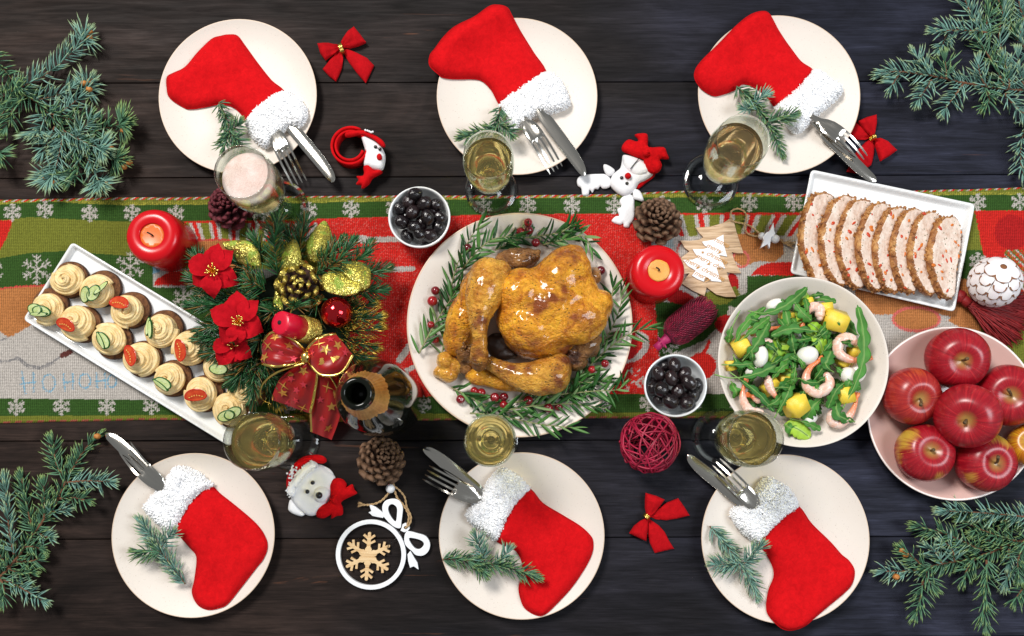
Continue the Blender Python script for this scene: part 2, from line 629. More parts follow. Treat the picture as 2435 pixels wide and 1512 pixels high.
# ------------------------------------------------------------------ stockings
def felt(name, a, b):
    x = N(name)
    n1 = x.noise(45, 6, 0.6); n2 = x.noise(700, 3, 0.7); n3 = x.noise(160, 5, 0.65, None, 0.8)
    c = x.ramp(n1, [(0.3, a), (0.7, b)])
    c = x.mix(0.25, c, x.ramp(n3, [(0.35, tuple(k * .5 for k in a)), (0.7, tuple(min(1, k * 1.35) for k in b))]))
    x.set(color=c, rough=0.95, spec=0.1, sheen=0.12)
    x.b.inputs['Sheen Tint'].default_value = (*b, 1)
    x.bump(x.mix(0.5, n2, n3), 0.5, 0.0012)
    return x.m
M_FELT_RED = felt('red_felt', (0.50, 0.0035, 0.006), (0.63, 0.006, 0.009))
M_SEAM = felt('red_felt_seam', (0.40, 0.003, 0.005), (0.5, 0.005, 0.008))
def fleece_mat():
    x = N('white_fleece')
    c = x.ramp(x.noise(120, 3), [(0.3, (0.95, 0.95, 0.97)), (0.7, (0.98, 0.98, 0.98))])
    x.set(color=c, rough=0.95, spec=0.05)
    x.bump(x.noise(350, 4), 0.5, 0.001)
    return x.m
M_FLEECE = fleece_mat()

def stocking(pi, body, cuff, label, seed):
    px, py, R = PLATES[pi]
    zc = 0.020
    b3 = catmull(Ws(body, zc), 5); c3 = catmull(Ws(cuff, zc + .006), 4)
    base = lambda x, y: plate_z(np.hypot(x - px, y - py), R) + 0.0012
    cx = sum(v.x for v in b3) / len(b3); cy = sum(v.y for v in b3) / len(b3)
    rt = root('christmas_stocking', (cx, cy, float(base(cx, cy))), label, 'stocking', 'red felt stockings on the plates')
    V, F = puff(b3, 0.0045, 0.0, 0.0135, 0.021, base, bumps=0.0062, bs=19, seed=seed, edge=0.16)
    obj('felt_body', V, F, M_FELT_RED, rt, off=rt.location)
    # edge seam where front and back felt are sewn together
    loop = [Vector((p.x, p.y, float(base(p.x, p.y)) + 0.0016)) for p in b3]
    sv, sf = tube(loop, 0.0011, 6, closed=True)
    obj('seam', sv, sf, M_SEAM, rt, off=rt.location)
    V, F = puff(c3, 0.005, 0.0, 0.0195, 0.014, base, bumps=0.0032, bs=60, seed=seed + 3, edge=0.3)
    cf = obj('fleece_cuff', V, F, M_FLEECE, rt, off=rt.location)
    # curly fleece locks scattered over the cuff
    V = np.asarray(V); n = len(V) // 2
    T = np.array([f for f in F if len(f) == 3 and max(f) < n])
    A, B, C = V[T[:, 0]], V[T[:, 1]], V[T[:, 2]]
    nn = np.cross(B - A, C - A); ar = np.linalg.norm(nn, axis=1); nn = nn / ar[:, None]
    rs = np.random.RandomState(seed)
    m = 4200
    pick = rs.choice(len(T), m, p=ar / ar.sum())
    u = rs.rand(m, 2); fl = u.sum(1) > 1; u[fl] = 1 - u[fl]
    P = A[pick] + (B - A)[pick] * u[:, :1] + (C - A)[pick] * u[:, 1:]
    ed = edge_dist([c3], P[:, 0], P[:, 1])
    ctr = np.array([np.mean([p.x for p in c3]), np.mean([p.y for p in c3])])
    outw = np.c_[P[:, :2] - ctr, np.zeros(m)]; outw /= np.linalg.norm(outw, axis=1, keepdims=True)
    wgt = np.exp(-ed / 0.006)[:, None]
    rd = rs.randn(m, 3) * np.array([1, 1, .2])
    rd /= np.linalg.norm(rd, axis=1, keepdims=True)
    d = nn[pick] * 0.25 + rd * 0.9 + outw * wgt * .6
    sv, sf, tt = spikes(P - nn[pick] * 0.0008, d, rs.randn(m, 3), rs.uniform(.0028, .0050, m), rs.uniform(.0011, .0019, m), rs.uniform(-.9, .9, m), taper=0.95, flat=.6)
    sv[:, 2] = np.maximum(sv[:, 2], 0.007)
    o = obj('fleece_locks', sv, sf, M_FLEECE, cf, off=rt.location)
    tag(o, kind='stuff')
    return rt

S1b = [(397, 183), (410, 172), (437, 155), (467, 120), (500, 90), (523, 82), (540, 79), (560, 81), (576, 101), (608, 145), (640, 185), (672, 216), (650, 262), (590, 290), (568, 264), (545, 246), (513, 242), (483, 248), (450, 253), (433, 250), (402, 230), (396, 207)]
S1c = [(668, 212), (700, 225), (722, 250), (728, 278), (712, 300), (690, 298), (665, 312), (642, 338), (625, 345), (605, 330), (590, 310), (582, 282), (612, 245)]
S2b = [(1182, 14), (1162, 18), (1128, 42), (1082, 65), (1055, 90), (1035, 117), (1023, 133), (1022, 157), (1042, 177), (1055, 184), (1088, 183), (1118, 181), (1145, 185), (1168, 207), (1196, 248), (1250, 225), (1298, 172), (1267, 117), (1234, 67), (1217, 40), (1205, 20)][::-1]
S2c = [(1297, 167), (1327, 180), (1340, 200), (1353, 230), (1350, 247), (1327, 260), (1284, 267), (1250, 283), (1227, 305), (1213, 297), (1197, 264), (1190, 240), (1240, 202)]
S3b = [(1814, 29), (1784, 37), (1750, 63), (1707, 107), (1667, 147), (1652, 170), (1652, 190), (1667, 210), (1697, 223), (1717, 220), (1750, 207), (1770, 193), (1797, 200), (1826, 220), (1856, 252), (1905, 220), (1940, 168), (1909, 140), (1885, 110), (1852, 67), (1830, 38)][::-1]
S3c = [(1937, 163), (1958, 165), (1977, 183), (2002, 197), (2004, 217), (1979, 243), (1942, 273), (1925, 293), (1902, 311), (1882, 297), (1865, 270), (1849, 250), (1892, 212)]
S4b = [(482, 1150), (520, 1178), (567, 1215), (608, 1251), (629, 1281), (633, 1305), (622, 1331), (608, 1348), (567, 1401), (540, 1435), (520, 1445), (493, 1449), (467, 1438), (452, 1411), (457, 1381), (462, 1328), (447, 1305), (423, 1278), (404, 1255), (430, 1200)]
S4c = [(415, 1111), (440, 1113), (467, 1125), (483, 1138), (498, 1155), (470, 1175), (450, 1198), (430, 1228), (410, 1259), (387, 1261), (363, 1240), (338, 1211), (343, 1196), (367, 1168), (396, 1132)]
S5b = [(1254, 1164), (1290, 1198), (1334, 1225), (1377, 1251), (1400, 1271), (1409, 1287), (1407, 1315), (1390, 1351), (1360, 1395), (1327, 1431), (1297, 1458), (1277, 1462), (1250, 1448), (1239, 1428), (1234, 1401), (1240, 1375), (1242, 1341), (1230, 1315), (1217, 1304), (1176, 1280), (1205, 1215)]
S5c = [(1188, 1115), (1225, 1130), (1256, 1160), (1240, 1180), (1218, 1210), (1200, 1245), (1180, 1284), (1150, 1266), (1120, 1245), (1108, 1225), (1124, 1200), (1150, 1162)]
S6b = [(1896, 1203), (1935, 1248), (1979, 1291), (2005, 1321), (2022, 1336), (2032, 1358), (2025, 1388), (2005, 1411), (1969, 1441), (1935, 1468), (1909, 1488), (1879, 1497), (1855, 1491), (1832, 1468), (1825, 1448), (1832, 1408), (1845, 1375), (1842, 1348), (1825, 1315), (1806, 1286), (1840, 1240)]
S6c = [(1828, 1137), (1850, 1145), (1882, 1166), (1900, 1204), (1870, 1228), (1845, 1250), (1825, 1272), (1808, 1289), (1790, 1284), (1768, 1265), (1750, 1245), (1742, 1222), (1756, 1205), (1790, 1180), (1806, 1156)]
stocking(0, S1b, S1c, 'red felt stocking on the upper left plate, its toe pointing left', 11)
stocking(1, S2b, S2c, 'red felt stocking whose toe hangs past the top middle plate', 12)
stocking(2, S3b, S3c, 'red felt stocking on the upper right plate, its toe over the left rim', 13)
stocking(3, S4b, S4c, 'red felt stocking on the lower left plate, its cuff up near the white bear', 14)
stocking(4, S5b, S5c, 'red felt stocking on the bottom middle plate with a spruce sprig across its foot', 15)
stocking(5, S6b, S6c, 'red felt stocking on the lower right plate, its toe past the lower rim', 16)

# ------------------------------------------------------------------ forks and knives
def steel():
    x = N('brushed_steel')
    v = x.coord('Object', (14, 900, 200))
    x.set(color=(0.56, 0.53, 0.48), metal=1.0, rough=x.ramp(x.noise(1.0, 4, 0.6, v), [(0.3, 0.11), (0.7, 0.22)]))
    x.bump(x.noise(1.0, 3, 0.5, v), 0.05, 0.0003)
    return x.m
M_STEEL = steel()
def fork_mesh():
    # along +x: handle end at -0.10, tine tips at +0.088, width 0.026
    tw = 0.0030; gap = 0.0042
    ys = [(-1.5 + i) * (tw + gap) for i in range(4)]
    xr, xt = 0.040, 0.088
    top = []
    for i, y in enumerate(ys[::-1]):
        top += [(xr, y + tw / 2), (xr + .02, y + tw / 2), (xt - .006, y + tw * .42), (xt, y + .0006), (xt, y - .0006), (xt - .006, y - tw * .42), (xr + .02, y - tw / 2), (xr, y - tw / 2)]
        if i < 3: top += [(xr - .0022, y - tw / 2 - gap * .25), (xr - .0028, y - tw / 2 - gap * .5), (xr - .0022, y - tw / 2 - gap * .75)]
    e = ys[-1] + tw / 2
    right = [(xr - .010, -e * 1.02), (xr - .022, -e * .98), (xr - .032, -e * .80), (xr - .040, -e * .48), (xr - .047, -.0042), (-.012, -.0034), (-.016, -.0034)]
    out = top + right + [(a, -b) for a, b in right[::-1]]
    zc = lambda x: np.where(x > 0, 0.016 * np.sin(np.clip(x / .088, 0, 1) * math.pi) * 0.55 - .010 * np.clip(x / .088, 0, 1) ** 2, 0.0)
    cup = lambda x, y: np.where((x > -.005), 10 * y * y * np.clip((x + .005) / .03, 0, 1), 0)
    V, F = slab(out, 0.0032, lambda x, y, d: zc(x) + cup(x, y) + .0016 * np.sqrt(np.clip(d / .0012, 0, 1)), lambda x, y, d: zc(x) + cup(x, y) - .0002 + 0 * d)
    me = mesh('fork', V, F, M_STEEL); autosmooth(me, 50)
    return me
def knife_mesh():
    # along +x: handle at -0.10, tip at +0.105
    o = [(-.022, -.0046), (-.018, -.0045), (-.004, -.006), (.004, -.0096), (.03, -.0102), (.06, -.0102), (.08, -.0090), (.094, -.0062), (.1015, -.0026), (.1045, .0012), (.104, .0045), (.100, .0066), (.092, .0076), (.06, .0082), (.02, .0085), (0, .0080), (-.018, .0048), (-.022, .0048)]
    o = [(v.x, v.y) for v in catmull([(a, b, 0) for a, b in o], 4)]
    V, F = slab(o, 0.0035, lambda x, y, d: .0016 * np.clip(d / .004, 0, 1) + .0002, lambda x, y, d: -.0016 * np.clip(d / .004, 0, 1))
    me = mesh('blade', V, F, M_STEEL); autosmooth(me, 50)
    # serration along the cutting edge
    sv, sf = [], []
    parts = []
    for i in range(30):
        xx = 0.022 + i * 0.0022
        parts.append(ball((xx, -.0100 + max(0, (xx - .062)) * .05 + max(0, xx - .075) * .14, 0.0003), (.0006, .0007, .0004), n=8, m=4))
    V2, F2 = join(parts)
    return me, mesh('serration', V2, F2, M_STEEL)
FORK = fork_mesh()
KNIFE, SERR = knife_mesh()
def lay(kind, a, b, za, zb, tiplen, label, group, roll=0.0, s=1.0, flip=False):
    """a: point where it leaves the cuff, b: tip (grid pixels)"""
    A, B = W(a[0], a[1], za), W(b[0], b[1], zb)
    X = (B - A).normalized()
    Z = (Vector((0, 0, 1)) - X * X.z).normalized()
    Y = Z.cross(X)
    Mx = Matrix(((X.x, Y.x, Z.x, 0), (X.y, Y.y, Z.y, 0), (X.z, Y.z, Z.z, 0), (0, 0, 0, 1)))
    if roll: Mx = Mx @ Matrix.Rotation(roll, 4, 'X')
    if flip: Mx = Mx @ Matrix.Diagonal((1, -1, 1, 1))
    Mx = Matrix.Translation(B - X * tiplen * s) @ Mx @ Matrix.Scale(s, 4)
    if kind == 'fork':
        o = put('fork', FORK, None, M=Mx)
    else:
        o = put('knife', KNIFE, None, M=Mx)
        put('serration', SERR, o)
    tag(o, label, kind, group)
    return o
GF, GK = 'forks tucked into the stockings', 'knives tucked into the stockings'
lay('fork', (650, 306), (710, 433), .022, .021, .088, 'steel fork in the upper left stocking, tines by the foamy champagne glass', GF)
lay('knife', (690, 300), (797, 430), .020, .022, .105, 'golden looking steel knife in the upper left stocking, pointing at the snowman band', GK, flip=True)
lay('fork', (1245, 285), (1323, 401), .022, .021, .088, 'steel fork in the top middle stocking', GF)
lay('knife', (1285, 268), (1393, 415), .024, .024, .105, 'steel knife in the top middle stocking, its tip at the reindeer antler', GK, flip=True)
lay('knife', (1945, 300), (2080, 434), .022, .022, .105, 'steel knife in the upper right stocking, its tip on the meatloaf dish', GK)
lay('fork', (1936, 280), (2056, 379), .026, .028, .088, 'steel fork in the upper right stocking, its tines across the red bow', GF)
lay('knife', (380, 1150), (254, 1028), .022, .016, .105, 'steel knife in the lower left stocking, its tip by the spruce branch', GK)
lay('fork', (385, 1155), (289, 1061), .026, .024, .088, 'steel fork lying on the knife in the lower left stocking', GF)
lay('knife', (1140, 1172), (1009, 1062), .022, .016, .105, 'steel knife with a violet sheen in the bottom middle stocking', GK)
lay('fork', (1145, 1190), (1010, 1123), .026, .022, .088, 'steel fork in the bottom middle stocking, crossing its knife', GF)
lay('knife', (1765, 1190), (1631, 1085), .022, .016, .105, 'steel knife in the lower right stocking, below the tilted glass foot', GK, flip=True)
lay('fork', (1790, 1196), (1702, 1103), .026, .026, .088, 'steel fork in the lower right stocking, lying on the knife', GF)
# ------------------------------------------------------------------ spruce branches
def needle_mat(name, dark, mid, tipc):
    x = N(name)
    g = x.n('NewGeometry'); at = x.n('Attribute'); at.attribute_name = 'tip'
    c = x.ramp(g.outputs['Random Per Island'], [(0.0, dark), (0.5, mid), (1.0, tuple(k * 1.5 for k in mid))])
    c = x.mix(x.ramp(at.outputs['Fac'], [(0.62, 0.0), (0.95, 0.85)]), c, tipc)
    x.set(color=c, rough=0.42, spec=0.45)
    return x.m
M_NEEDLE_G = needle_mat('green_spruce_needles', (0.028, 0.085, 0.045), (0.080, 0.185, 0.105), (0.30, 0.42, 0.12))
M_NEEDLE_B = needle_mat('blue_spruce_needles', (0.052, 0.135, 0.105), (0.155, 0.295, 0.245), (0.42, 0.52, 0.24))
M_BARK = mottled('spruce_bark', (0.10, 0.035, 0.016), (0.20, 0.08, 0.035), 300, 0.8, bump=0.7, bscale=500)
M_BUD = mottled('spruce_bud', (0.36, 0.12, 0.02), (0.55, 0.23, 0.05), 400, 0.6, bump=0.5, bscale=700)

def needle_set(P, L, dens, seed, fwd=(0.35, 0.75), zmin=0.0012, tipburst=14, w=0.0011, burst=0):
    """needles round one twig polyline"""
    rs = np.random.RandomState(seed)
    fr = frames(P)
    seg = [(b - a).length for a, b in zip(P, P[1:])]
    tot = sum(seg)
    n = int(tot * dens)
    B, D, U, LL = [], [], [], []
    cum = np.cumsum([0] + seg)
    for i in range(n):
        s = tot * (i + rs.rand()) / n
        k = min(int(np.searchsorted(cum, s) - 1), len(seg) - 1); k = max(k, 0)
        f = (s - cum[k]) / max(seg[k], 1e-9)
        p = P[k].lerp(P[k + 1], f)
        t, nn, b = fr[k]
        a = rs.uniform(0, 2 * math.pi)
        # spruce needles crowd to the sides and top of a lying twig
        if math.sin(a) < -0.3 and rs.rand() < 0.75: a = -a
        rad = b * math.cos(a) + nn * math.sin(a) * 0.75
        fw = rs.uniform(*fwd)
        ends = max(0.0, (s / tot - 0.86) / 0.14)
        d = rad * (1 - 0.35 * ends) + t * (fw + 0.8 * ends)
        d = d + Vector(rs.randn(3) * 0.10)
        B.append(p); D.append(d); U.append(t + rad * -0.15)
        LL.append(1.08 * L * rs.uniform(.78, 1.12) * (1 - .25 * ends))
    t, nn, b = fr[-1]
    for i in range(tipburst):
        a = 2 * math.pi * rs.rand(); q = rs.uniform(.1, .75)
        d = t + (b * math.cos(a) + nn * (math.sin(a) * .6 + .2)) * q
        B.append(P[-1]); D.append(d); U.append(Vector((0, 0, 1)) * .5 + t); LL.append(L * rs.uniform(.6, .9))
    for i in range(burst):
        a = 2 * math.pi * rs.rand(); q = rs.uniform(.5, 1.9)
        d = t * .45 + Vector((0, 0, .55)) + (b * math.cos(a) + nn * math.sin(a) * .6 + t * math.sin(a) * .7) * q
        B.append(P[-1] - t * rs.uniform(0, .010)); D.append(d); U.append(Vector((0, 0, -1))); LL.append(L * rs.uniform(1.0, 1.35))
    m = len(B)
    V, F, tt = spikes([tuple(x) for x in B], [tuple(x) for x in D], [tuple(x) for x in U], np.array(LL), rs.uniform(.9, 1.25, m) * w, rs.uniform(.05, .30, m), taper=.8)
    V[:, 2] = np.maximum(V[:, 2], zmin + 0.0004 * rs.rand(len(V)))
    return V, F, tt

def branch(name, label, group, twigs, L, dens, mat, seed, z0=0.0, zt=0.012, stem_r=0.0016, buds=(), off=None, lift=None, w=0.0011, bursts=()):
    """twigs: polylines in grid pixels; the first is the main stem"""
    c = W(*twigs[0][0][:2], z0)
    rt = root(name, (c.x, c.y, z0), label, 'branch' if name == 'spruce_branch' else 'sprig', group)
    for i, tw in enumerate(twigs):
        zz = zt + ((i * 37) % 5) * 0.0028 if i else zt
        n = len(tw)
        pts = []
        for k, p in enumerate(tw):
            z = z0 + zz + (0.004 if i else 0.0) * k / max(n - 1, 1)
            if len(p) > 2: z = z0 + p[2]
            pts.append(W(p[0], p[1], z))
        P = resample(catmull(pts, 6, False), 0.004)
        if len(P) < 3: P = catmull(pts, 3, False)
        r0 = stem_r if i == 0 else stem_r * .72
        R = [r0 * (1 - .55 * k / (len(P) - 1)) * (1 + .18 * math.sin(k * 2.1 + i)) for k in range(len(P))]
        sv, sf = tube(P, R, 7)
        st = obj('main_stem' if i == 0 else 'twig', sv, sf, M_BARK, rt, off=rt.location)
        mt = mat[i % len(mat)] if isinstance(mat, (list, tuple)) else mat
        nv, nf, tt = needle_set(P, L * (1.0 if i else .95), dens, seed * 100 + i, zmin=z0 + .0012, w=w, burst=bursts[i] if i < len(bursts) else 0)
        o = obj('needles', nv, nf, mt, st, off=rt.location)
        add_attr(o.data, 'tip', tt)
        tag(o, kind='stuff')
    for k, bd in enumerate(buds):
        p = W(bd[0], bd[1], z0 + (bd[2] if len(bd) > 2 else zt + .012))
        V, F = ball((0, 0, 0), (.0050, .0042, .0042), n=14, m=10)
        V = [v * (1 + .30 * noise.noise(v * 700)) for v in V]
        V = [v + p for v in V]
        obj('bud', V, F, M_BUD, rt, off=rt.location)
    return rt

GB = 'spruce branches in the corners'
T = lambda c, r, *pls: [tl(c, r, p) for p in pls]
TLb = [[(30, 215), (75, 235), (110, 265), (150, 305), (182, 332)],
       [(30, 215), (105, 180), (160, 135), (208, 82)], [(-30, 130), (5, 160), (40, 205)], [(110, 275), (150, 262), (185, 235), (214, 198)],
       [(-30, 320), (0, 280), (22, 240), (38, 212)], [(112, 268), (98, 300), (89, 322, .016)], [(182, 332), (240, 308), (300, 292, .020)],
       [(150, 310), (205, 340), (252, 358, .020)], [(182, 332), (235, 372), (292, 382, .016)], [(150, 320), (135, 390), (116, 432, .016)],
       [(172, 340), (188, 395), (172, 425)], [(182, 340), (225, 405), (240, 448, .018)], [(-40, 330), (-10, 352), (2, 378)], [(150, 305), (152, 335), (140, 352)],
       [(60, 225), (30, 260), (15, 305)], [(80, 240), (140, 225), (175, 205)], [(120, 270), (175, 285), (210, 275)], [(180, 335), (200, 300), (225, 280)], [(40, 200), (20, 225), (-20, 235)], [(130, 300), (110, 345), (100, 365)]]
TLbuds = [(213, 75), (214, 89), (215, 193), (200, 198), (212, 212), (89, 322), (302, 278), (304, 292), (293, 311), (253, 361), (262, 350), (291, 376), (307, 386), (294, 397), (101, 426), (110, 436), (125, 434), (257, 434), (232, 456), (246, 457)]
branch('spruce_branch', 'blue green spruce branch with orange buds in the upper left corner', GB, TLb, .0275, 600, [M_NEEDLE_G, M_NEEDLE_B], 1, buds=TLbuds, zt=.006, bursts=[0, 30, 0, 40, 0, 55, 60, 55, 45, 60, 10, 60, 20])
TRb = [[(2450, 216), (2375, 210), (2292, 197), (2212, 180), (2132, 170), (2088, 176)],
       [(2212, 180), (2195, 155), (2178, 133)], [(2250, 188), (2248, 160), (2246, 138)], [(2139, 173), (2128, 190), (2117, 208)], [(2214, 190), (2198, 215), (2180, 242)],
       [(2289, 200), (2268, 230), (2244, 262)], [(2389, 207), (2360, 150), (2326, 97)], [(2360, 79), (2290, 72), (2222, 74)], [(2255, 70), (2245, 95), (2234, 118)],
       [(2328, 67), (2306, 30), (2285, -25)], [(2419, 97), (2395, 50), (2362, -25)], [(2440, 215), (2425, 180), (2419, 135)], [(2388, 222), (2410, 250), (2445, 278)],
       [(2450, 285), (2428, 330), (2426, 380), (2434, 425)], [(2330, 90), (2345, 60), (2350, 10)], [(2380, 120), (2375, 80), (2385, 20)], [(2440, 60), (2425, 20), (2420, -20)], [(2345, 205), (2330, 180), (2325, 150)],
       [(2340, 205), (2352, 235), (2340, 255)], [(2400, 210), (2395, 170), (2385, 140)], [(2445, 140), (2430, 100), (2425, 70)]]
branch('spruce_branch', 'blue spruce branch reaching in from the upper right corner', GB, TRb, .0245, 720, [M_NEEDLE_B, M_NEEDLE_B, M_NEEDLE_G, M_NEEDLE_B], 2, zt=.007, stem_r=.0024)
BLb = [[(-25, 1392), (0, 1371), (37, 1331), (83, 1265), (133, 1195), (160, 1138), (200, 1071), (232, 1038)],
       [(160, 1147), (210, 1143), (263, 1145)], [(143, 1185), (178, 1183), (208, 1191)], [(150, 1130), (134, 1101), (124, 1050)], [(33, 1318), (20, 1241), (12, 1138)],
       [(80, 1265), (67, 1215), (50, 1132)], [(105, 1232), (106, 1190), (103, 1152)], [(10, 1378), (55, 1400), (104, 1430)], [(40, 1335), (70, 1335), (98, 1325)],
       [(20, 1352), (50, 1362), (78, 1362)], [(85, 1265), (105, 1275), (118, 1277)], [(20, 1350), (0, 1320), (-8, 1280)], [(0, 1375), (10, 1400), (5, 1430)], [(110, 1225), (130, 1215), (160, 1210)], [(60, 1300), (85, 1300), (100, 1308)]]
branch('spruce_branch', 'green spruce branch with a forked stem in the lower left corner', GB, BLb, .0220, 800, [M_NEEDLE_G, M_NEEDLE_B, M_NEEDLE_G], 3, buds=[(231, 1037)], zt=.007, stem_r=.0026)
BRb = [[(2450, 1277), (2390, 1300), (2332, 1321), (2292, 1331), (2230, 1342), (2192, 1355)],
       [(2332, 1308), (2252, 1271), (2180, 1250)], [(2450, 1230), (2345, 1220), (2240, 1214)], [(2420, 1288), (2340, 1262), (2286, 1236)], [(2199, 1351), (2170, 1325), (2143, 1306, .018)],
       [(2192, 1355), (2140, 1358), (2092, 1358)], [(2194, 1380), (2188, 1420), (2176, 1462)], [(2345, 1331), (2344, 1390), (2338, 1440), (2342, 1488)], [(2399, 1305), (2397, 1350), (2390, 1388)],
       [(2445, 1375), (2430, 1400), (2412, 1425)], [(2450, 1250), (2400, 1240), (2350, 1236)], [(2240, 1342), (2225, 1315), (2205, 1300)], [(2440, 1285), (2420, 1330), (2422, 1370)], [(2320, 1325), (2300, 1350), (2290, 1380)], [(2270, 1336), (2262, 1305), (2240, 1285)], [(2380, 1300), (2350, 1285), (2320, 1275)], [(2215, 1346), (2200, 1365), (2215, 1390)]]
branch('spruce_branch', 'dark green spruce branch in the lower right corner under the apple bowl', GB, BRb, .0245, 780, [M_NEEDLE_G, M_NEEDLE_G, M_NEEDLE_B], 4, buds=[(2142, 1308), (2152, 1318), (2130, 1371)], zt=.007, stem_r=.0024)

GS = 'spruce sprigs on the plates'
sp = dict(dens=1450, z0=.010, zt=.010, stem_r=.0014, w=.0010)
branch('spruce_sprig', 'spruce sprig on the upper left plate, beside the stocking cuff', GS, [[(521, 243), (535, 275), (547, 312), (556, 330)], [(547, 310), (538, 335), (532, 356)], [(552, 322), (566, 335), (575, 356)], [(549, 312), (560, 302), (568, 294)]], .0195, mat=M_NEEDLE_G, seed=11, **sp)
branch('spruce_sprig', 'spruce sprig hanging off the top middle stocking behind a champagne glass', GS, [[(1190, 254), (1185, 280), (1182, 312)], [(1183, 305), (1145, 318), (1102, 326)], [(1184, 295), (1200, 305), (1216, 322)]], .0195, mat=M_NEEDLE_G, seed=12, **sp)
branch('spruce_sprig', 'long forked spruce sprig on the upper right plate', GS, [[(1750, 205), (1785, 238), (1822, 287), (1840, 325), (1858, 364)], [(1788, 245), (1805, 234), (1822, 228)], [(1824, 290), (1855, 281), (1886, 272)], [(1800, 262), (1782, 262), (1768, 258)]], .0195, mat=[M_NEEDLE_G, M_NEEDLE_B], seed=13, **sp)
branch('spruce_sprig', 'spruce sprig beside the cuff on the lower left plate', GS, [[(441, 1388), (402, 1337), (373, 1295), (337, 1240)], [(382, 1311), (355, 1310), (330, 1311)], [(384, 1300), (396, 1283), (408, 1266)]], .0215, mat=[M_NEEDLE_B, M_NEEDLE_G], seed=14, **sp)
branch('spruce_sprig', 'spruce sprig lying across the foot of the bottom middle stocking', GS, [[(1052, 1330), (1092, 1328), (1142, 1338), (1217, 1351, .022), (1273, 1370, .026)], [(1152, 1335), (1142, 1305), (1132, 1276)], [(1110, 1332), (1135, 1345), (1150, 1362)], [(1175, 1345), (1195, 1328), (1208, 1310)]], .0210, mat=[M_NEEDLE_G, M_NEEDLE_B], seed=15, **sp)
branch('spruce_sprig', 'blue green spruce sprig on the lower right plate, left of the stocking', GS, [[(1687, 1251), (1717, 1285), (1750, 1328), (1777, 1365), (1800, 1415)], [(1758, 1341), (1728, 1343), (1697, 1341)], [(1768, 1340), (1790, 1318), (1808, 1296)]], .0210, mat=[M_NEEDLE_B, M_NEEDLE_B], seed=16, **sp)
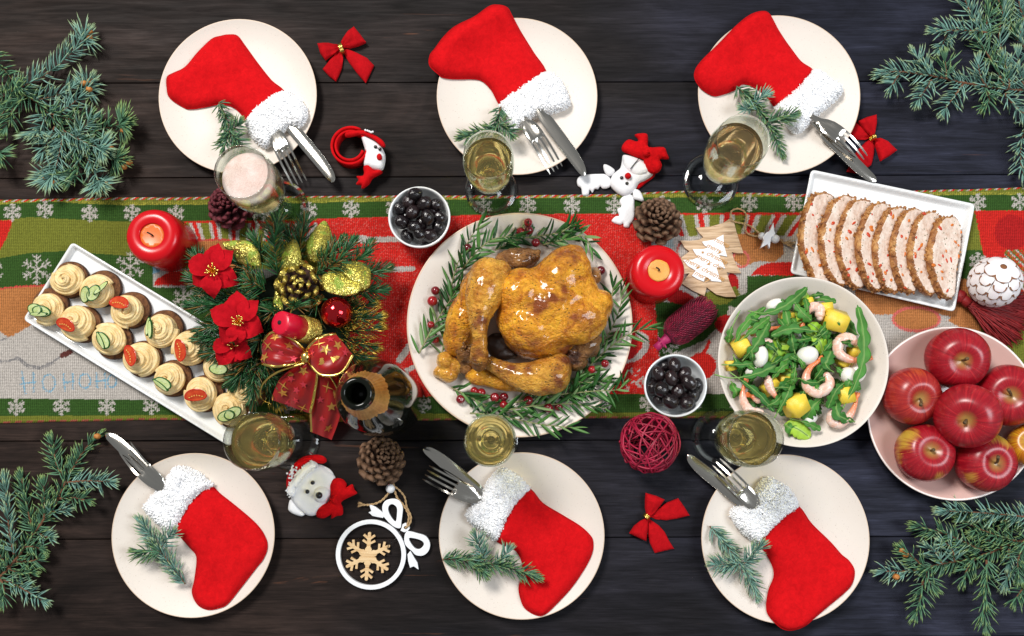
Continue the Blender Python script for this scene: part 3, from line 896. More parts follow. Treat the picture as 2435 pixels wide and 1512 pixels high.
# ------------------------------------------------------------------ woven table runner
def runner():
    X0, X1, NX, NY = -190.0, 2620.0, 1480, 292
    xs = np.linspace(X0, X1, NX)
    top = np.interp(xs, [-190, 0, 280, 513, 800, 1217, 1450, 1535, 1620, 1830, 1900, 2195, 2434, 2620], [476, 475, 470, 469, 466, 465, 462, 458, 454, 460, 462, 453, 446, 440])
    bot = np.interp(xs, [-190, 0, 380, 700, 1400, 1700, 2434, 2620], [1007, 1006, 998, 1004, 994, 994, 996, 996])
    wav_ = np.array([noise.noise((a * .011, 0, 5)) + .5 * noise.noise((a * .035, 3, 5)) for a in xs])
    top = top + 1.8 * wav_; bot = bot - 1.8 * wav_[::-1]
    t = np.linspace(0, 1, NY)
    X = np.repeat(xs[None], NY, 0)
    Y = top[None] + (bot - top)[None] * t[:, None]
    G, OL, RED, WH, PE, BL = (.030, .074, .014), (.145, .155, .022), (.50, .018, .013), (.42, .385, .35), (.40, .155, .05), (.17, .33, .44)
    DR, GY = (.36, .012, .012), (.20, .19, .19)
    C = np.zeros((NY, NX, 3))
    rs = np.random.RandomState(3)
    # edges wobble by a stitch, like a jacquard
    JX, JY = X + rs.uniform(-1.6, 1.6, X.shape), Y + rs.uniform(-1.6, 1.6, X.shape)
    def pm(mask, col): C[mask] = col
    def poly(pts, col): pm(inside(pts, JX, JY), col)
    def disc(x, y, rx, ry, col): pm(((JX - x) / rx) ** 2 + ((JY - y) / ry) ** 2 < 1, col)
    def seg(a, b, w, col):
        dx, dy = b[0] - a[0], b[1] - a[1]; L2 = dx * dx + dy * dy + 1e-9
        q = np.clip(((JX - a[0]) * dx + (JY - a[1]) * dy) / L2, 0, 1)
        pm(np.hypot(JX - a[0] - q * dx, JY - a[1] - q * dy) < w / 2, col)
    def line(pts, w, col):
        for a, b in zip(pts, pts[1:]): seg(a, b, w, col)
    def ring(x, y, rx, ry, w, col):
        line([(x + rx * math.cos(k * .2618), y + ry * math.sin(k * .2618)) for k in range(25)], w, col)
    def flake(x, y, r):
        for k in range(6):
            a = math.pi / 6 + k * math.pi / 3
            e = (x + r * math.cos(a), y + r * math.sin(a)); seg((x, y), e, 3.4, WH)
            for q in (.45, .75):
                m = (x + r * q * math.cos(a), y + r * q * math.sin(a))
                for s in (-1, 1):
                    seg(m, (m[0] + r * .30 * math.cos(a + s * .9), m[1] + r * .30 * math.sin(a + s * .9)), 2.8, WH)
        seg((x, y - r), (x, y + r), 3.2, WH)
    pm(np.ones(X.shape, bool), OL)
    # left picture: hat, face and white beard
    pm((X < 480) & (Y > 600), G)
    wav = np.interp(X, [-190, -100, 0, 75, 150, 210, 300, 370], [600, 610, 615, 602, 598, 602, 609, 609])
    pm((X < 366) & (Y < wav), OL); pm((X < 366) & (Y >= wav), G)
    poly(zz('D', (-400, 225), (88, 225), (50, 330), (0, 425), (-200, 520), (-400, 520)), RED)
    pm((X < 420) & (JY > np.interp(X, [-190, 0, 57, 110, 200, 420], [700, 689, 684, 680, 690, 760])), WH)
    poly(zz('D', (-300, 690), (0, 660), (150, 645), (300, 640), (400, 700), (330, 830), (190, 890), (60, 965), (0, 920), (-300, 900)), PE)
    line(zz('D', (-300, 680), (0, 655), (150, 642), (290, 636)), 4, (.5, .06, .05))
    line(zz('D', (-100, 1090), (0, 1112), (60, 1110), (120, 1088), (180, 1135), (260, 1150), (340, 1115), (400, 1070)), 4.5, GY)
    line(zz('D', (120, 1100), (180, 1150), (260, 1162), (345, 1125)), 2.5, GY); line(zz('D', (-60, 960), (10, 980), (60, 960)), 4, GY)
    seg((150, 845), (168, 838), 13, (.10, .03, .025))
    def H(x, y, s, k=0.0):
        seg((x - s * .32, y - s * .5), (x - s * .25 + k, y + s * .5), 3.6, BL); seg((x + s * .22, y - s * .5), (x + s * .25, y + s * .45), 3.6, BL); seg((x - s * .36, y + s * .06), (x + s * .30, y - s * .03), 3.4, BL)
    H(70, 910, 50, 4); ring(118, 911, 15, 20, 3.6, BL); H(166, 908, 40); ring(204, 906, 13, 17, 3.6, BL); H(243, 905, 38); ring(268, 906, 10, 15, 3.4, BL)
    # second picture
    pm((X > 366) & (X < 480) & (JY > 610) & (JY < 684), WH); poly([(366, 620), (388, 625), (380, 648), (366, 652)], BL)
    poly(zz('D', (975, 635), (990, 600), (1060, 552), (1150, 540), (1290, 545), (1290, 637)), RED)
    pm((X > 366) & (X < 720) & (JY > 684), G)
    def fan(x0, x1, y0, y1, xc, per):
        m = (JX > x0) & (JX < x1) & (JY > y0) & (JY < y1)
        ph = (((JX - xc) / (1 + (JY - y0) * -.0035) + xc - x0) / per) % 1.0
        for lo, hi, col in ((0, .42, OL), (.42, .58, WH), (.58, .80, RED), (.80, 1, WH)): pm(m & (ph >= lo) & (ph < hi), col)
    pm((X > 372) & (X < 780) & (JY > 522) & (JY < 640), OL)
    fan(430, 760, 530, 574, 560, 47)
    pm((X > 372) & (X < 770) & (JY > 526) & (JY < 531), RED)
    poly(zz('D', (1225, 360), (1300, 345), (1450, 345), (1600, 420), (1560, 620), (1250, 560)), PE)
    line(zz('D', (1225, 360), (1300, 348), (1450, 348)), 4, (.5, .06, .05))
    pm((X > 600) & (X < 770) & (JY > 640), (.10, .10, .09))
    # red middle panel
    mid = (JX > np.interp(Y, [520, 700, 950], [754, 770, 790])) & (JX < np.interp(Y, [505, 720, 850, 945], [1543, 1556, 1567, 1535])) & (JY > 505)
    pm(mid, RED); pm(mid & (rs.rand(*X.shape) < .12), (.55, .10, .08))
    for a, b, w in (((1120, 195), (1450, 188), 35), ((1290, 385), (1465, 380), 34), ((1380, 965), (1450, 870), 42), ((1330, 1075), (1500, 1000), 30)):
        q = zz('B', a, b); seg(q[0], q[1], w * .37, WH)
    disc(*zz('B', (1145, 190))[0], 13, 10, WH)
    line(zz('E', (60, 1110), (150, 1080), (195, 1020), (190, 965), (150, 940)), 15, WH); disc(*zz('E', (90, 1010))[0], 20, 34, DR)
    for k in range(24):
        q = zz('E', (rs.uniform(70, 200), rs.uniform(1170, 1300)))[0]; seg(q, (q[0] + rs.uniform(-8, 8), q[1] + rs.uniform(-8, 8)), 3.4, WH)
    # right picture
    R = (JX > np.interp(Y, [505, 720, 850, 945], [1543, 1556, 1567, 1535])) & (JX < 2030)
    pm(R, WH)
    pm(R & (JY < 560), OL)
    fan(1560, 2000, 511, 562, 1700, 62)
    pm(R & (JY > 505) & (JY < 512), RED)
    pm(R & (JX < 1600) & (JY > 540) & (JY < 590), (.30, .36, .36))
    poly(zz('E', (740, 370), (770, 310), (900, 300), (1060, 350), (1060, 440), (1000, 490), (900, 480), (800, 520), (740, 470)), PE)
    ring(*zz('E', (790, 470))[0], 19, 19, 5, (.55, .12, .10)); ring(*zz('E', (430, 420))[0], 15, 22, 5, (.55, .12, .10))
    poly(zz('E', (855, 570), (880, 535), (940, 500), (1020, 488), (1130, 488), (1130, 575)), RED)
    poly(zz('E', (830, 575), (1200, 572), (1200, 900), (700, 760), (640, 760), (830, 680)), G)
    disc(*zz('E', (735, 625))[0], 16, 26, DR)
    poly(zz('E', (250, 740), (720, 745), (700, 830), (640, 900), (560, 980), (400, 1050), (280, 1085)), G)
    poly(zz('E', (300, 690), (380, 650), (470, 690), (500, 720), (440, 760), (330, 735)), DR)
    poly(zz('E', (520, 690), (640, 660), (760, 640), (790, 690), (700, 755), (540, 750)), OL)
    for k in range(16):
        q = zz('E', (rs.uniform(290, 400), rs.uniform(1000, 1080)))[0]; seg(q, (q[0] + rs.uniform(-8, 8), q[1] + rs.uniform(-8, 8)), 3.2, WH)
    disc(*zz('E', (700, 880))[0], 27, 23, DR); disc(*zz('E', (545, 1140))[0], 34, 32, RED)
    line(zz('E', (550, 1060), (575, 1030), (590, 985)), 8, RED)
    # far right picture
    F_ = JX > 2030
    pm(F_, WH)
    pm(F_ & (JY < 600), OL); pm(F_ & (JY > 595) & (JY < 670), G)
    pm(F_ & (JX < 2340) & (JY > 664) & (JY < 748), PE)
    poly(zz('F', (760, 1080), (1000, 1200), (1385, 1250), (1385, 1000), (900, 980)), PE)
    poly(zz('F', (120, 900), (700, 900), (1000, 1100), (700, 1030), (330, 1020), (200, 1030)), PE)
    disc(*zz('F', (520, 1070))[0], 52, 26, PE); ring(*zz('F', (520, 1070))[0], 55, 28, 7, (.55, .12, .10))
    poly(zz('F', (985, 205), (1700, 205), (1700, 620), (1060, 600)), RED)
    disc(*zz('F', (1280, 380))[0], 40, 42, DR)
    dd = (JX - JY * 1.0)
    m = F_ & (JX > 2385) & (JY > 595) & (JY < 760)
    ph = (dd / 19.0) % 1.0
    for lo, hi, col in ((0, .2, RED), (.2, .4, OL), (.4, .55, RED), (.55, .75, WH), (.75, 1, (.05, .12, .02))): pm(m & (ph >= lo) & (ph < hi), col)
    pm(F_ & (JX > 2330) & (JY > 760) & (JY < 940), OL)
    # snowflake borders
    up = np.interp(X, [-190, 0, 109, 200, 300, 700, 1217, 1900, 2434, 2620], [486, 488, 479, 485, 489, 485, 472, 468, 464, 462])
    lo = np.interp(X, [-190, 0, 75, 150, 283, 377, 700, 1217, 1900, 2290, 2620], [528, 525, 517, 521, 528, 528, 522, 510, 506, 502, 499])
    pm((Y > up) & (Y < lo), G); pm(Y <= up, OL)
    pm((Y > up - 7) & (Y < up) & (rs.rand(*X.shape) < .5), (.30, .28, .04))
    pm((Y < top[None] + 5.5) & ((X + Y * 1.5) % 21 < 7), RED); pm((Y < top[None] + 5.5) & ((X + Y * 1.5) % 21 > 15), WH)
    u2 = np.interp(X, [-190, 0, 377, 1480, 2620], [947, 947, 951, 937, 935]); l2 = np.interp(X, [-190, 0, 377, 1700, 2620], [990, 989, 987, 979, 978])
    pm((Y > u2) & (Y < l2), G); pm(Y >= l2, OL)
    pm((Y > bot[None] - 4) & ((X + Y) % 26 < 16), (.30, .08, .05))
    for x, y in [(-70, 507), (32, 506), (109, 499), (215, 508), (316, 507), (419, 509), (521, 508), (628, 506), (735, 502), (835, 498), (937, 494), (1045, 492), (1150, 491), (1254, 490), (1360, 490), (1460, 490), (1574, 487), (1674, 487), (1780, 484), (1885, 483), (1990, 483), (2100, 483), (2210, 483), (2322, 482), (2422, 481), (2520, 481)]:
        flake(x, y, 20)
    for k in range(-2, 26): flake(41 + k * 107, 967 - max(0, k) * .65, 20)
    for x, y, r in ((-20, 645, 30), (90, 642, 35), (311, 634, 34), (438, 708, 26)): flake(x, y, r)
    flake(*zz('F', (1010, 610))[0], 20)
    # stitch to stitch variation of the yarn
    C *= (1 + rs.uniform(-.22, .22, X.shape))[..., None]
    rowm = 1 + .07 * ((np.arange(NY) % 2) * 2 - 1)
    C *= rowm[:, None, None]
    V = np.zeros((NY, NX, 3)); Zw = np.zeros((NY, NX))
    for j in range(0, NY):
        for i in range(0, NX, 8): Zw[j, i] = noise.noise((xs[i] * .006, Y[j, i] * .010, 2.2))
    cols = np.arange(NX); src = np.arange(0, NX, 8)
    for j in range(NY): Zw[j] = np.interp(cols, src, Zw[j, ::8])
    fold = .0022 * np.exp(-((X - 350 + (Y - 560) * .25) / 16) ** 2) * (Y < 640) + .0016 * np.exp(-((X - 268 - (Y - 560) * .2) / 20) ** 2) * (Y < 640) + .0018 * np.exp(-((X - 800 + (Y - 560) * .15) / 14) ** 2)
    Z = .0022 + .0016 * np.clip(Zw + .2, 0, 1) + fold
    edge = np.minimum(np.arange(NY), np.arange(NY)[::-1])[:, None]
    Z = np.where(edge == 0, .0006, np.where(edge == 1, .0018, Z))
    u, v = (X - 1217) / FPX, -(Y - 756 - SPX) / FPX
    dz = v * ST - CT; tt = -CAM.z / dz
    V[..., 0] = CAM.x + u * tt; V[..., 1] = CAM.y + (v * CT + ST) * tt; V[..., 2] = Z
    base = V.reshape(-1, 3).mean(0); base[2] = 0
    me = bpy.data.meshes.new('woven_cloth')
    n = NX * NY
    idx = np.arange(n).reshape(NY, NX)
    q = np.stack([idx[1:, :-1], idx[1:, 1:], idx[:-1, 1:], idx[:-1, :-1]], -1).reshape(-1, 4)
    me.vertices.add(n); me.vertices.foreach_set('co', (V.reshape(-1, 3) - base).ravel())
    me.loops.add(q.size); me.loops.foreach_set('vertex_index', q.ravel().astype(np.int32))
    me.polygons.add(len(q)); me.polygons.foreach_set('loop_start', np.arange(0, q.size, 4, dtype=np.int32)); me.polygons.foreach_set('loop_total', np.full(len(q), 4, dtype=np.int32))
    me.polygons.foreach_set('use_smooth', np.ones(len(q), bool))
    ca = me.color_attributes.new('yarn', 'FLOAT_COLOR', 'POINT')
    ca.data.foreach_set('color', np.c_[np.clip(C.reshape(-1, 3), 0, 1), np.ones(n)].astype(np.float32).ravel())
    me.update(calc_edges=True)
    x = N('jacquard_cloth')
    at = x.n('Attribute'); at.attribute_name = 'yarn'
    w1 = x.n('TexWave'); w1.bands_direction = 'X'; w1.inputs['Scale'].default_value = 110; w1.inputs['Distortion'].default_value = .6
    w2 = x.n('TexWave'); w2.bands_direction = 'Y'; w2.inputs['Scale'].default_value = 140; w2.inputs['Distortion'].default_value = .6
    co = x.coord()
    x.l(co, w1.inputs['Vector']); x.l(co, w2.inputs['Vector'])
    wv = x.mix(.5, w1.outputs['Color'], w2.outputs['Color'])
    c = x.mix(1.0, at.outputs['Color'], x.ramp(wv, [(.2, .62), (.8, 1.25)]), 'MULTIPLY')
    x.set(color=c, rough=.92, spec=.12)
    x.bump(wv, .5, .0012)
    me.materials.append(x.m)
    o = put('table_runner', me, None, tuple(base))
    tag(o, 'green and red woven Christmas runner with snowflake borders along the middle of the table', 'table runner')
runner()
# ------------------------------------------------------------------ champagne glasses
def glassmat(name, color, rough=0.0, ior=1.45):
    x = N(name); x.set(color=color, rough=rough, trans=1.0, ior=ior); return x.m
M_GLASS = glassmat('clear_glass', (0.97, 0.985, 0.975))
M_WINE = N('pale_gold_wine').set(color=(1.0, .83, .34), rough=0.0, trans=.95, ior=1.25).m
M_ROSE = N('pinkish_wine').set(color=(1.0, .76, .40), rough=0.0, trans=.95, ior=1.25).m
def thin():
    """wall thin enough not to bend the view: clear, mirror-like at grazing angles"""
    x = N('thin_glass_wall')
    lw = x.n('LayerWeight'); lw.inputs['Blend'].default_value = .10
    tr = x.n('BsdfTransparent'); tr.inputs['Color'].default_value = (.965, .985, .97, 1)
    gl = x.n('BsdfGlossy'); gl.inputs['Color'].default_value = (.95, 1, .96, 1); gl.inputs['Roughness'].default_value = .03
    mx = x.n('MixShader'); x.l(x.math('MULTIPLY', lw.outputs['Fresnel'], .6), mx.inputs[0]); x.l(tr.outputs[0], mx.inputs[1]); x.l(gl.outputs[0], mx.inputs[2])
    x.l(mx.outputs[0], x.out.inputs['Surface'])
    return x.m
M_THIN = thin()
M_FOAM = None
def foam():
    x = N('champagne_foam')
    v = x.voro(900); n = x.noise(60, 4)
    c = x.mix(x.ramp(v, [(.25, 0.0), (.6, .8)]), (0.80, 0.63, 0.56), (0.58, 0.38, 0.32))
    c = x.mix(x.ramp(n, [(.4, 0.0), (.7, .5)]), c, (0.88, 0.80, 0.76))
    x.set(color=c, rough=.45, sss=.2); x.b.inputs['Subsurface Radius'].default_value = (.01, .006, .005)
    x.bump(v, .6, .0008)
    return x.m
M_FOAM = foam()
GH = .190
# inner/outer radii of the bowl by height
IN = [(0.0, .062), (.006, .0625), (.014, .066), (.022, .075), (.028, .090), (.0325, .112), (.0345, .135), (.0345, .155), (.0332, .175), (.0318, .189)]
def glass_meshes():
    outer = [(0.0, 0.0), (.036, 0.0), (.0395, .0006), (.0402, .0018), (.0392, .0028), (.030, .0042), (.018, .0066), (.009, .0095), (.0055, .014), (.0042, .022), (.0038, .034), (.0044, .046), (.0066, .053), (.0074, .057), (.0092, .0605), (.016, .064), (.0238, .0735), (.0293, .0895), (.0337, .1115), (.0356, .135), (.0356, .155), (.0342, .175), (.0327, .1895), (.0322, .1900)]
    prof = outer + IN[::-1]
    V, F = lathe(prof, 64)
    g = mesh('glass', V, F, [M_GLASS, M_THIN])
    for p in g.polygons:
        rr, z = math.hypot(p.center.x, p.center.y), p.center.z
        if .066 < z < .187 or (z < .008 and .014 < rr < .0345): p.material_index = 1
    lvl = .151
    wi = [(r - .00025, z + .0003) for r, z in IN if z < lvl]
    rr = float(np.interp(lvl, [z for r, z in IN], [r for r, z in IN])) - .00025
    wp = [(0.0, .0624)] + wi[1:] + [(rr, lvl + .0012), (rr - .0012, lvl + .0002), (rr - .004, lvl), (0.0, lvl)]
    V, F = lathe(wp, 56)
    w = mesh('wine', V, F, M_WINE); w2 = mesh('wine', V, F, M_ROSE)
    lv2 = lvl + .0085
    V, F = lathe([(0, lvl + .0016), (rr - .002, lvl + .0016), (rr - .001, lvl + .003), (rr - .0016, lv2 - .001), (rr - .004, lv2), (0, lv2 + .0006)], 56)
    f = mesh('foam', V, F, M_FOAM)
    return g, w, w2, f
lvl_ = .151
GM, WM1, WM2, FM = glass_meshes()
BUB = mesh('bubble', *ball((0, 0, 0), .0009, n=8, m=6), glassmat('bubble', (1, 1, 1), 0, 1.1))
glasses = [((575, 410), 1.06, 'champagne glass brimming with pink foam, in front of the upper left plate', True, .04),
           ((1160, 368), .97, 'champagne glass standing before the top middle plate, clear pale wine', False, 0),
           ((1765, 335), 1.05, 'champagne glass in front of the upper right plate, above the wooden tree', False, .03),
           ((597, 1050), 1.08, 'champagne glass at the lower end of the canape tray', False, .02),
           ((1163, 1048), .98, 'champagne glass overlapping the lower rim of the chicken platter', False, 0),
           ((1798, 1043), 1.06, 'champagne glass overlapping the lower left rim of the salad bowl', False, 0)]
for k, ((px, py), s, lab, fo, rz) in enumerate(glasses):
    p = W(px, py, GH * s)
    r = root('champagne_glass', (p.x, p.y, .0040 if py < 800 and k != 4 else .0012), lab, 'champagne glass', 'champagne glasses at the six places')
    r.scale = (s, s, s)
    put('stemware', GM, r)
    put('wine', WM2 if k in (0, 2) else WM1, r)
    if fo: put('foam', FM, r)
    else:
        rs = np.random.RandomState(k)
        for i in range(12):
            a, q = rs.uniform(0, 6.28), .012 * rs.rand() ** .5
            put('bubble', BUB, r, (q * math.cos(a) + .006, q * math.sin(a) - .004, lvl_ - .0006), None, rs.uniform(.6, 1.5))

# ------------------------------------------------------------------ bottle
def bottle():
    p = W(848, 935, .300)
    r = root('champagne_bottle', (p.x, p.y, .003), 'dark champagne bottle with open neck and gold foil collar, beside the floral arrangement', 'bottle')
    x = N('black_green_glass'); x.set(color=(.004, .005, .003), rough=.10, spec=.28)
    dark = x.m
    prof = [(0, .004), (.030, .002), (.044, .0), (.0495, .004), (.0505, .02), (.0505, .150), (.0490, .170), (.0440, .192), (.0360, .213), (.0285, .234), (.0225, .254), (.0180, .272), (.0165, .284)]
    V, F = lathe(prof, 64); put('body', mesh('body', V, F, dark), r)
    lip = [(.0165, .283), (.0192, .284), (.0198, .287), (.0198, .2915), (.0186, .2935), (.0182, .2960), (.0186, .2985), (.0172, .3005), (.0140, .3008), (.0122, .2990), (.0115, .290), (.0112, .262), (0, .258)]
    V, F = lathe(lip, 56); put('lip', mesh('lip', V, F, dark), r)
    # pleated foil round the neck with a torn lower edge
    n, m = 128, 9
    V, F = [], []
    for i in range(m):
        q = i / (m - 1)
        for k in range(n):
            a = 2 * math.pi * k / n
            low = .232 + .010 * noise.noise((math.cos(a) * 2, math.sin(a) * 2, 3)) + .005 * noise.noise((math.cos(a) * 7, math.sin(a) * 7, 3))
            z = .283 + (low - .283) * q
            rr = float(np.interp(z, [.192, .213, .234, .254, .272, .284], [.0440, .0360, .0285, .0225, .0180, .0165])) + .0009 + .0005 * math.sin(a * 40) + .0005 * noise.noise((a * 5, q * 6, 1))
            V.append((rr * math.cos(a), rr * math.sin(a), z))
    for i in range(m - 1):
        for k in range(n):
            F.append([i * n + k, (i + 1) * n + k, (i + 1) * n + (k + 1) % n, i * n + (k + 1) % n])
    g = N('gold_foil'); g.set(color=g.ramp(g.noise(70, 4), [(.35, (.56, .27, .06)), (.65, (.80, .47, .14))]), metal=.75, rough=.38); g.bump(g.noise(600, 3), .5, .001)
    put('foil', mesh('foil', V, F, g.m), r)
bottle()

# ------------------------------------------------------------------ pillar candles
M_WAX = N('red_wax').set(color=(.56, .003, .008), rough=.24, spec=.38).m
M_WAXO = N('inner_wax').set(color=(.75, .17, .03), rough=.35, sss=.25, sssr=(.03, .010, .003), ssss=.3).m
M_WAXY = N('yellow_inner_wax').set(color=(.80, .36, .075), rough=.45, sss=.2, sssr=(.03, .015, .004), ssss=.3).m
M_WICK = plain('charred_wick', (.01, .008, .007), .9)
def candle(px, py, h, R, rt_, pool, lab, inner, tilt, depth):
    p = W(px, py, h)
    r = root('pillar_candle', (p.x, p.y, .0035), lab, 'candle', 'thick red candles on the runner')
    prof = [(0, 0), (R * .96, 0), (R, .002), (R, h * .62), (R * .985, h * .80), (R * .94, h * .91), (R * .86, h * .975), (rt_, h), (pool * 1.06, h - .0005), (pool, h - .0014), (pool * .97, h - depth), (0, h - depth)]
    V, F = lathe(prof, 72)
    V = [(x * (1 + .012 * noise.noise((x * 60, y * 60, z * 40))), y * (1 + .012 * noise.noise((x * 60, y * 60, z * 40 + 9))), z) for x, y, z in V]
    put('wax_body', mesh('wax_body', V, F, M_WAX), r)
    nn = 40
    o = []
    for k in range(nn):
        a = 2 * math.pi * k / nn; q = pool * (.99 + .05 * noise.noise((math.cos(a) * 4, math.sin(a) * 4, h * 50)))
        o.append((q * math.cos(a), q * math.sin(a)))
    V, F = slab(o, .004, lambda x, y, d: h - depth + .0016 + .0016 * (np.hypot(x, y) / pool) ** 2, lambda x, y, d: h - depth - .001 + 0 * d)
    put('melt_pool', mesh('melt_pool', V, F, inner), r)
    P = [Vector((0, 0, h - depth)), Vector((.0006, .0004, h - depth + .005)), Vector((-.002, .002, h - depth + .0085)), Vector((-.0048, .0032, h - depth + .0095))]
    V, F = tube(catmull(P, 4, False), .0011, 7); put('wick', mesh('wick', V, F, M_WICK), r)
candle(362, 560, .074, .0400, .028, .0172, 'red pillar candle with an orange melt pool, upper left between plate and canape tray', M_WAXO, 0, .006)
candle(1565, 644, .068, .0395, .027, .0155, 'red pillar candle with a yellow centre, right of the chicken platter', M_WAXY, 0, .003)
# ------------------------------------------------------------------ chicken platter
def platter():
    c = W(1235, 771, .024); R = 268 * K(771, .024)
    prof = [(0, .0075), (R * .60, .0075), (R * .72, .0095), (R * .85, .0150), (R * .95, .0212), (R * .985, .0232), (R * .995, .0240), (R, .0230), (R * .985, .0205), (R * .85, .0110), (R * .70, .0040), (R * .62, .0022), (R * .60, .0), (R * .57, .0), (R * .55, .0025), (0, .0025)]
    V, F = lathe(prof[::-1], 128)
    me = mesh('dish', V, F, [M_PLATE, M_PLATE_RIM])
    for p in me.polygons:
        if math.hypot(p.center.x, p.center.y) > R * .984: p.material_index = 1
    o = put('platter', me, None, (c.x, c.y, .0035))
    tag(o, 'large cream speckled platter under the roast chicken', 'platter')
    return c, R
PLC, PLR = platter()
def plat_z(x, y):
    q = math.hypot(x - PLC.x, y - PLC.y) / PLR
    return .0035 + float(np.interp(q, [0, .6, .72, .85, .95, .99, 1.4], [.0075, .0075, .0095, .015, .0212, .0240, .0240]))

def skin_mat(name, a, b, brown):
    x = N(name)
    at = x.n('Attribute'); at.attribute_name = 'roast'
    n1 = x.noise(42, 8, .70, None, 1.0); n2 = x.noise(11, 3)
    c = x.ramp(n1, [(.28, tuple(k * .7 for k in a)), (.38, a), (.54, b), (.72, tuple(min(1, k * 1.3) for k in b))])
    fac = x.math('ADD', at.outputs['Fac'], x.math('MULTIPLY', x.ramp(n2, [(.45, 0.0), (.75, 1.0)]), .38))
    fac = x.math('MULTIPLY', fac, x.ramp(n1, [(.2, 1.2), (.8, .55)]))
    c = x.mix(x.ramp(fac, [(.12, 0.0), (.9, 1.0)]), c, brown)
    # herbs and charred specks
    vo = x.voro(150, x.coord('Object', (1, 1.6, 1))); pres = x.noise(22, 3)
    sp = x.math('MULTIPLY', x.ramp(vo, [(.14, 1.0), (.26, 0.0)]), x.ramp(pres, [(.46, 0.0), (.54, 1.0)]))
    c = x.mix(x.math('MULTIPLY', sp, .92), c, (.022, .010, .004))
    x.set(color=c, rough=x.ramp(x.noise(50, 4), [(.3, .22), (.7, .50)]), sss=.06, ssss=.2, coat=.6, spec=.5)
    x.b.inputs['Subsurface Radius'].default_value = (.012, .005, .002)
    x.b.inputs['Coat Roughness'].default_value = .12
    w = x.noise(75, 5, .60, x.coord('Object', (1, 1.6, 1)), 2.2); w2 = x.noise(210, 3, .6, None, .8)
    b1 = x.bump(x.mix(.30, w, w2), 1.0, .0095)
    for l_ in list(x.b.inputs['Coat Normal'].links): x.t.links.remove(l_)
    return x.m
M_SKIN = skin_mat('roast_skin', (.58, .165, .003), (.92, .400, .018), (.28, .060, .004))
M_SKIN2 = skin_mat('roast_skin_pale', (.56, .190, .010), (.86, .42, .045), (.22, .050, .005))
M_SKINW = skin_mat('roast_wing_skin', (.28, .105, .020), (.48, .22, .055), (.08, .024, .008))
M_BONE = mottled('roast_bone', (.30, .12, .03), (.13, .045, .012), 200, .4, bump=.6)

def A3(x, y, z):
    p = zz('A', (x, y))[0]
    return W(p[0], p[1], z)
UA = .37719 / 1600
def ell(x, y, z, a, b, h, ang=0.0, tilt=0.0):
    """ellipsoid at a crop-A point; a, b in crop pixels, h in metres; ang: crop angle of a (down = positive)"""
    k = UA * (CAM_H - z) / CAM_H
    Mx = Matrix.Rotation(-math.radians(ang), 3, 'Z') @ Matrix.Rotation(tilt, 3, 'Y')
    return ball(A3(x, y, z), (a * k, b * k, h), Mx, 28, 16)
def limb(pts):
    """pts (x, y, z, r px)"""
    P = catmull([A3(*p[:3]) for p in pts], 5, False)
    R = [v.x for v in catmull([Vector((p[3] * UA * (CAM_H - p[2]) / CAM_H, 0, 0)) for p in pts], 5, False)]
    V, F = tube(P, R, 18)
    e0 = ball(P[0], R[0] * .98, None, 18, 10); e1 = ball(P[-1], R[-1] * .98, None, 18, 10)
    return join([(V, F), e0, e1])

ROAST = [(850, 650, 50, .8), (940, 610, 52, 1.0), (1030, 560, 42, .6), (930, 680, 40, .7), (1095, 730, 45, .8), (1200, 715, 45, .6), (1190, 780, 30, .5), (840, 850, 50, .4), (1075, 300, 70, .5), (1330, 640, 70, .45),
         (1000, 380, 90, .25), (560, 510, 40, .6), (525, 740, 55, .55), (500, 950, 60, .7), (1060, 930, 60, .9), (760, 960, 90, .8), (420, 820, 45, .6), (620, 830, 50, .5), (720, 420, 60, .3), (290, 790, 60, .35), (1000, 1080, 60, .45), (640, 1020, 55, .55), (980, 470, 110, .18), (900, 1170, 80, .35), (660, 700, 60, .15), (400, 450, 60, .3)]
RP = [(A3(x, y, .08), r * UA * 1.15, s) for x, y, r, s in ROAST]
def roast(me, extra=0.0, wr=0.0010, sd=0):
    vals = []
    for v in me.vertices:
        s = extra
        for c, r, k in RP:
            d2 = (v.co.x - c.x) ** 2 + (v.co.y - c.y) ** 2
            if d2 < 9 * r * r: s += k * math.exp(-d2 / (r * r))
        s *= .12 + 1.75 * max(0, noise.noise((v.co.x * 75, v.co.y * 110, v.co.z * 75)) * .8 + .45)
        vals.append(s)
    nn = [v.normal.copy() for v in me.vertices]
    for v, n in zip(me.vertices, nn):
        p = v.co
        q = noise.noise((p.x * 38 + sd, p.y * 38, p.z * 38)) * .0017
        rdg = 1 - abs(noise.noise((p.x * 85 + 5, p.y * 85 + sd, p.z * 60))) * 2
        rd2 = 1 - abs(noise.noise((p.x * 190 + 2, p.y * 150 + sd, p.z * 120))) * 2
        v.co = p + n * (q + wr * max(0, rdg - .25) + wr * .55 * max(0, rd2 - .2))
    me.update()
    add_attr(me, 'roast', vals)

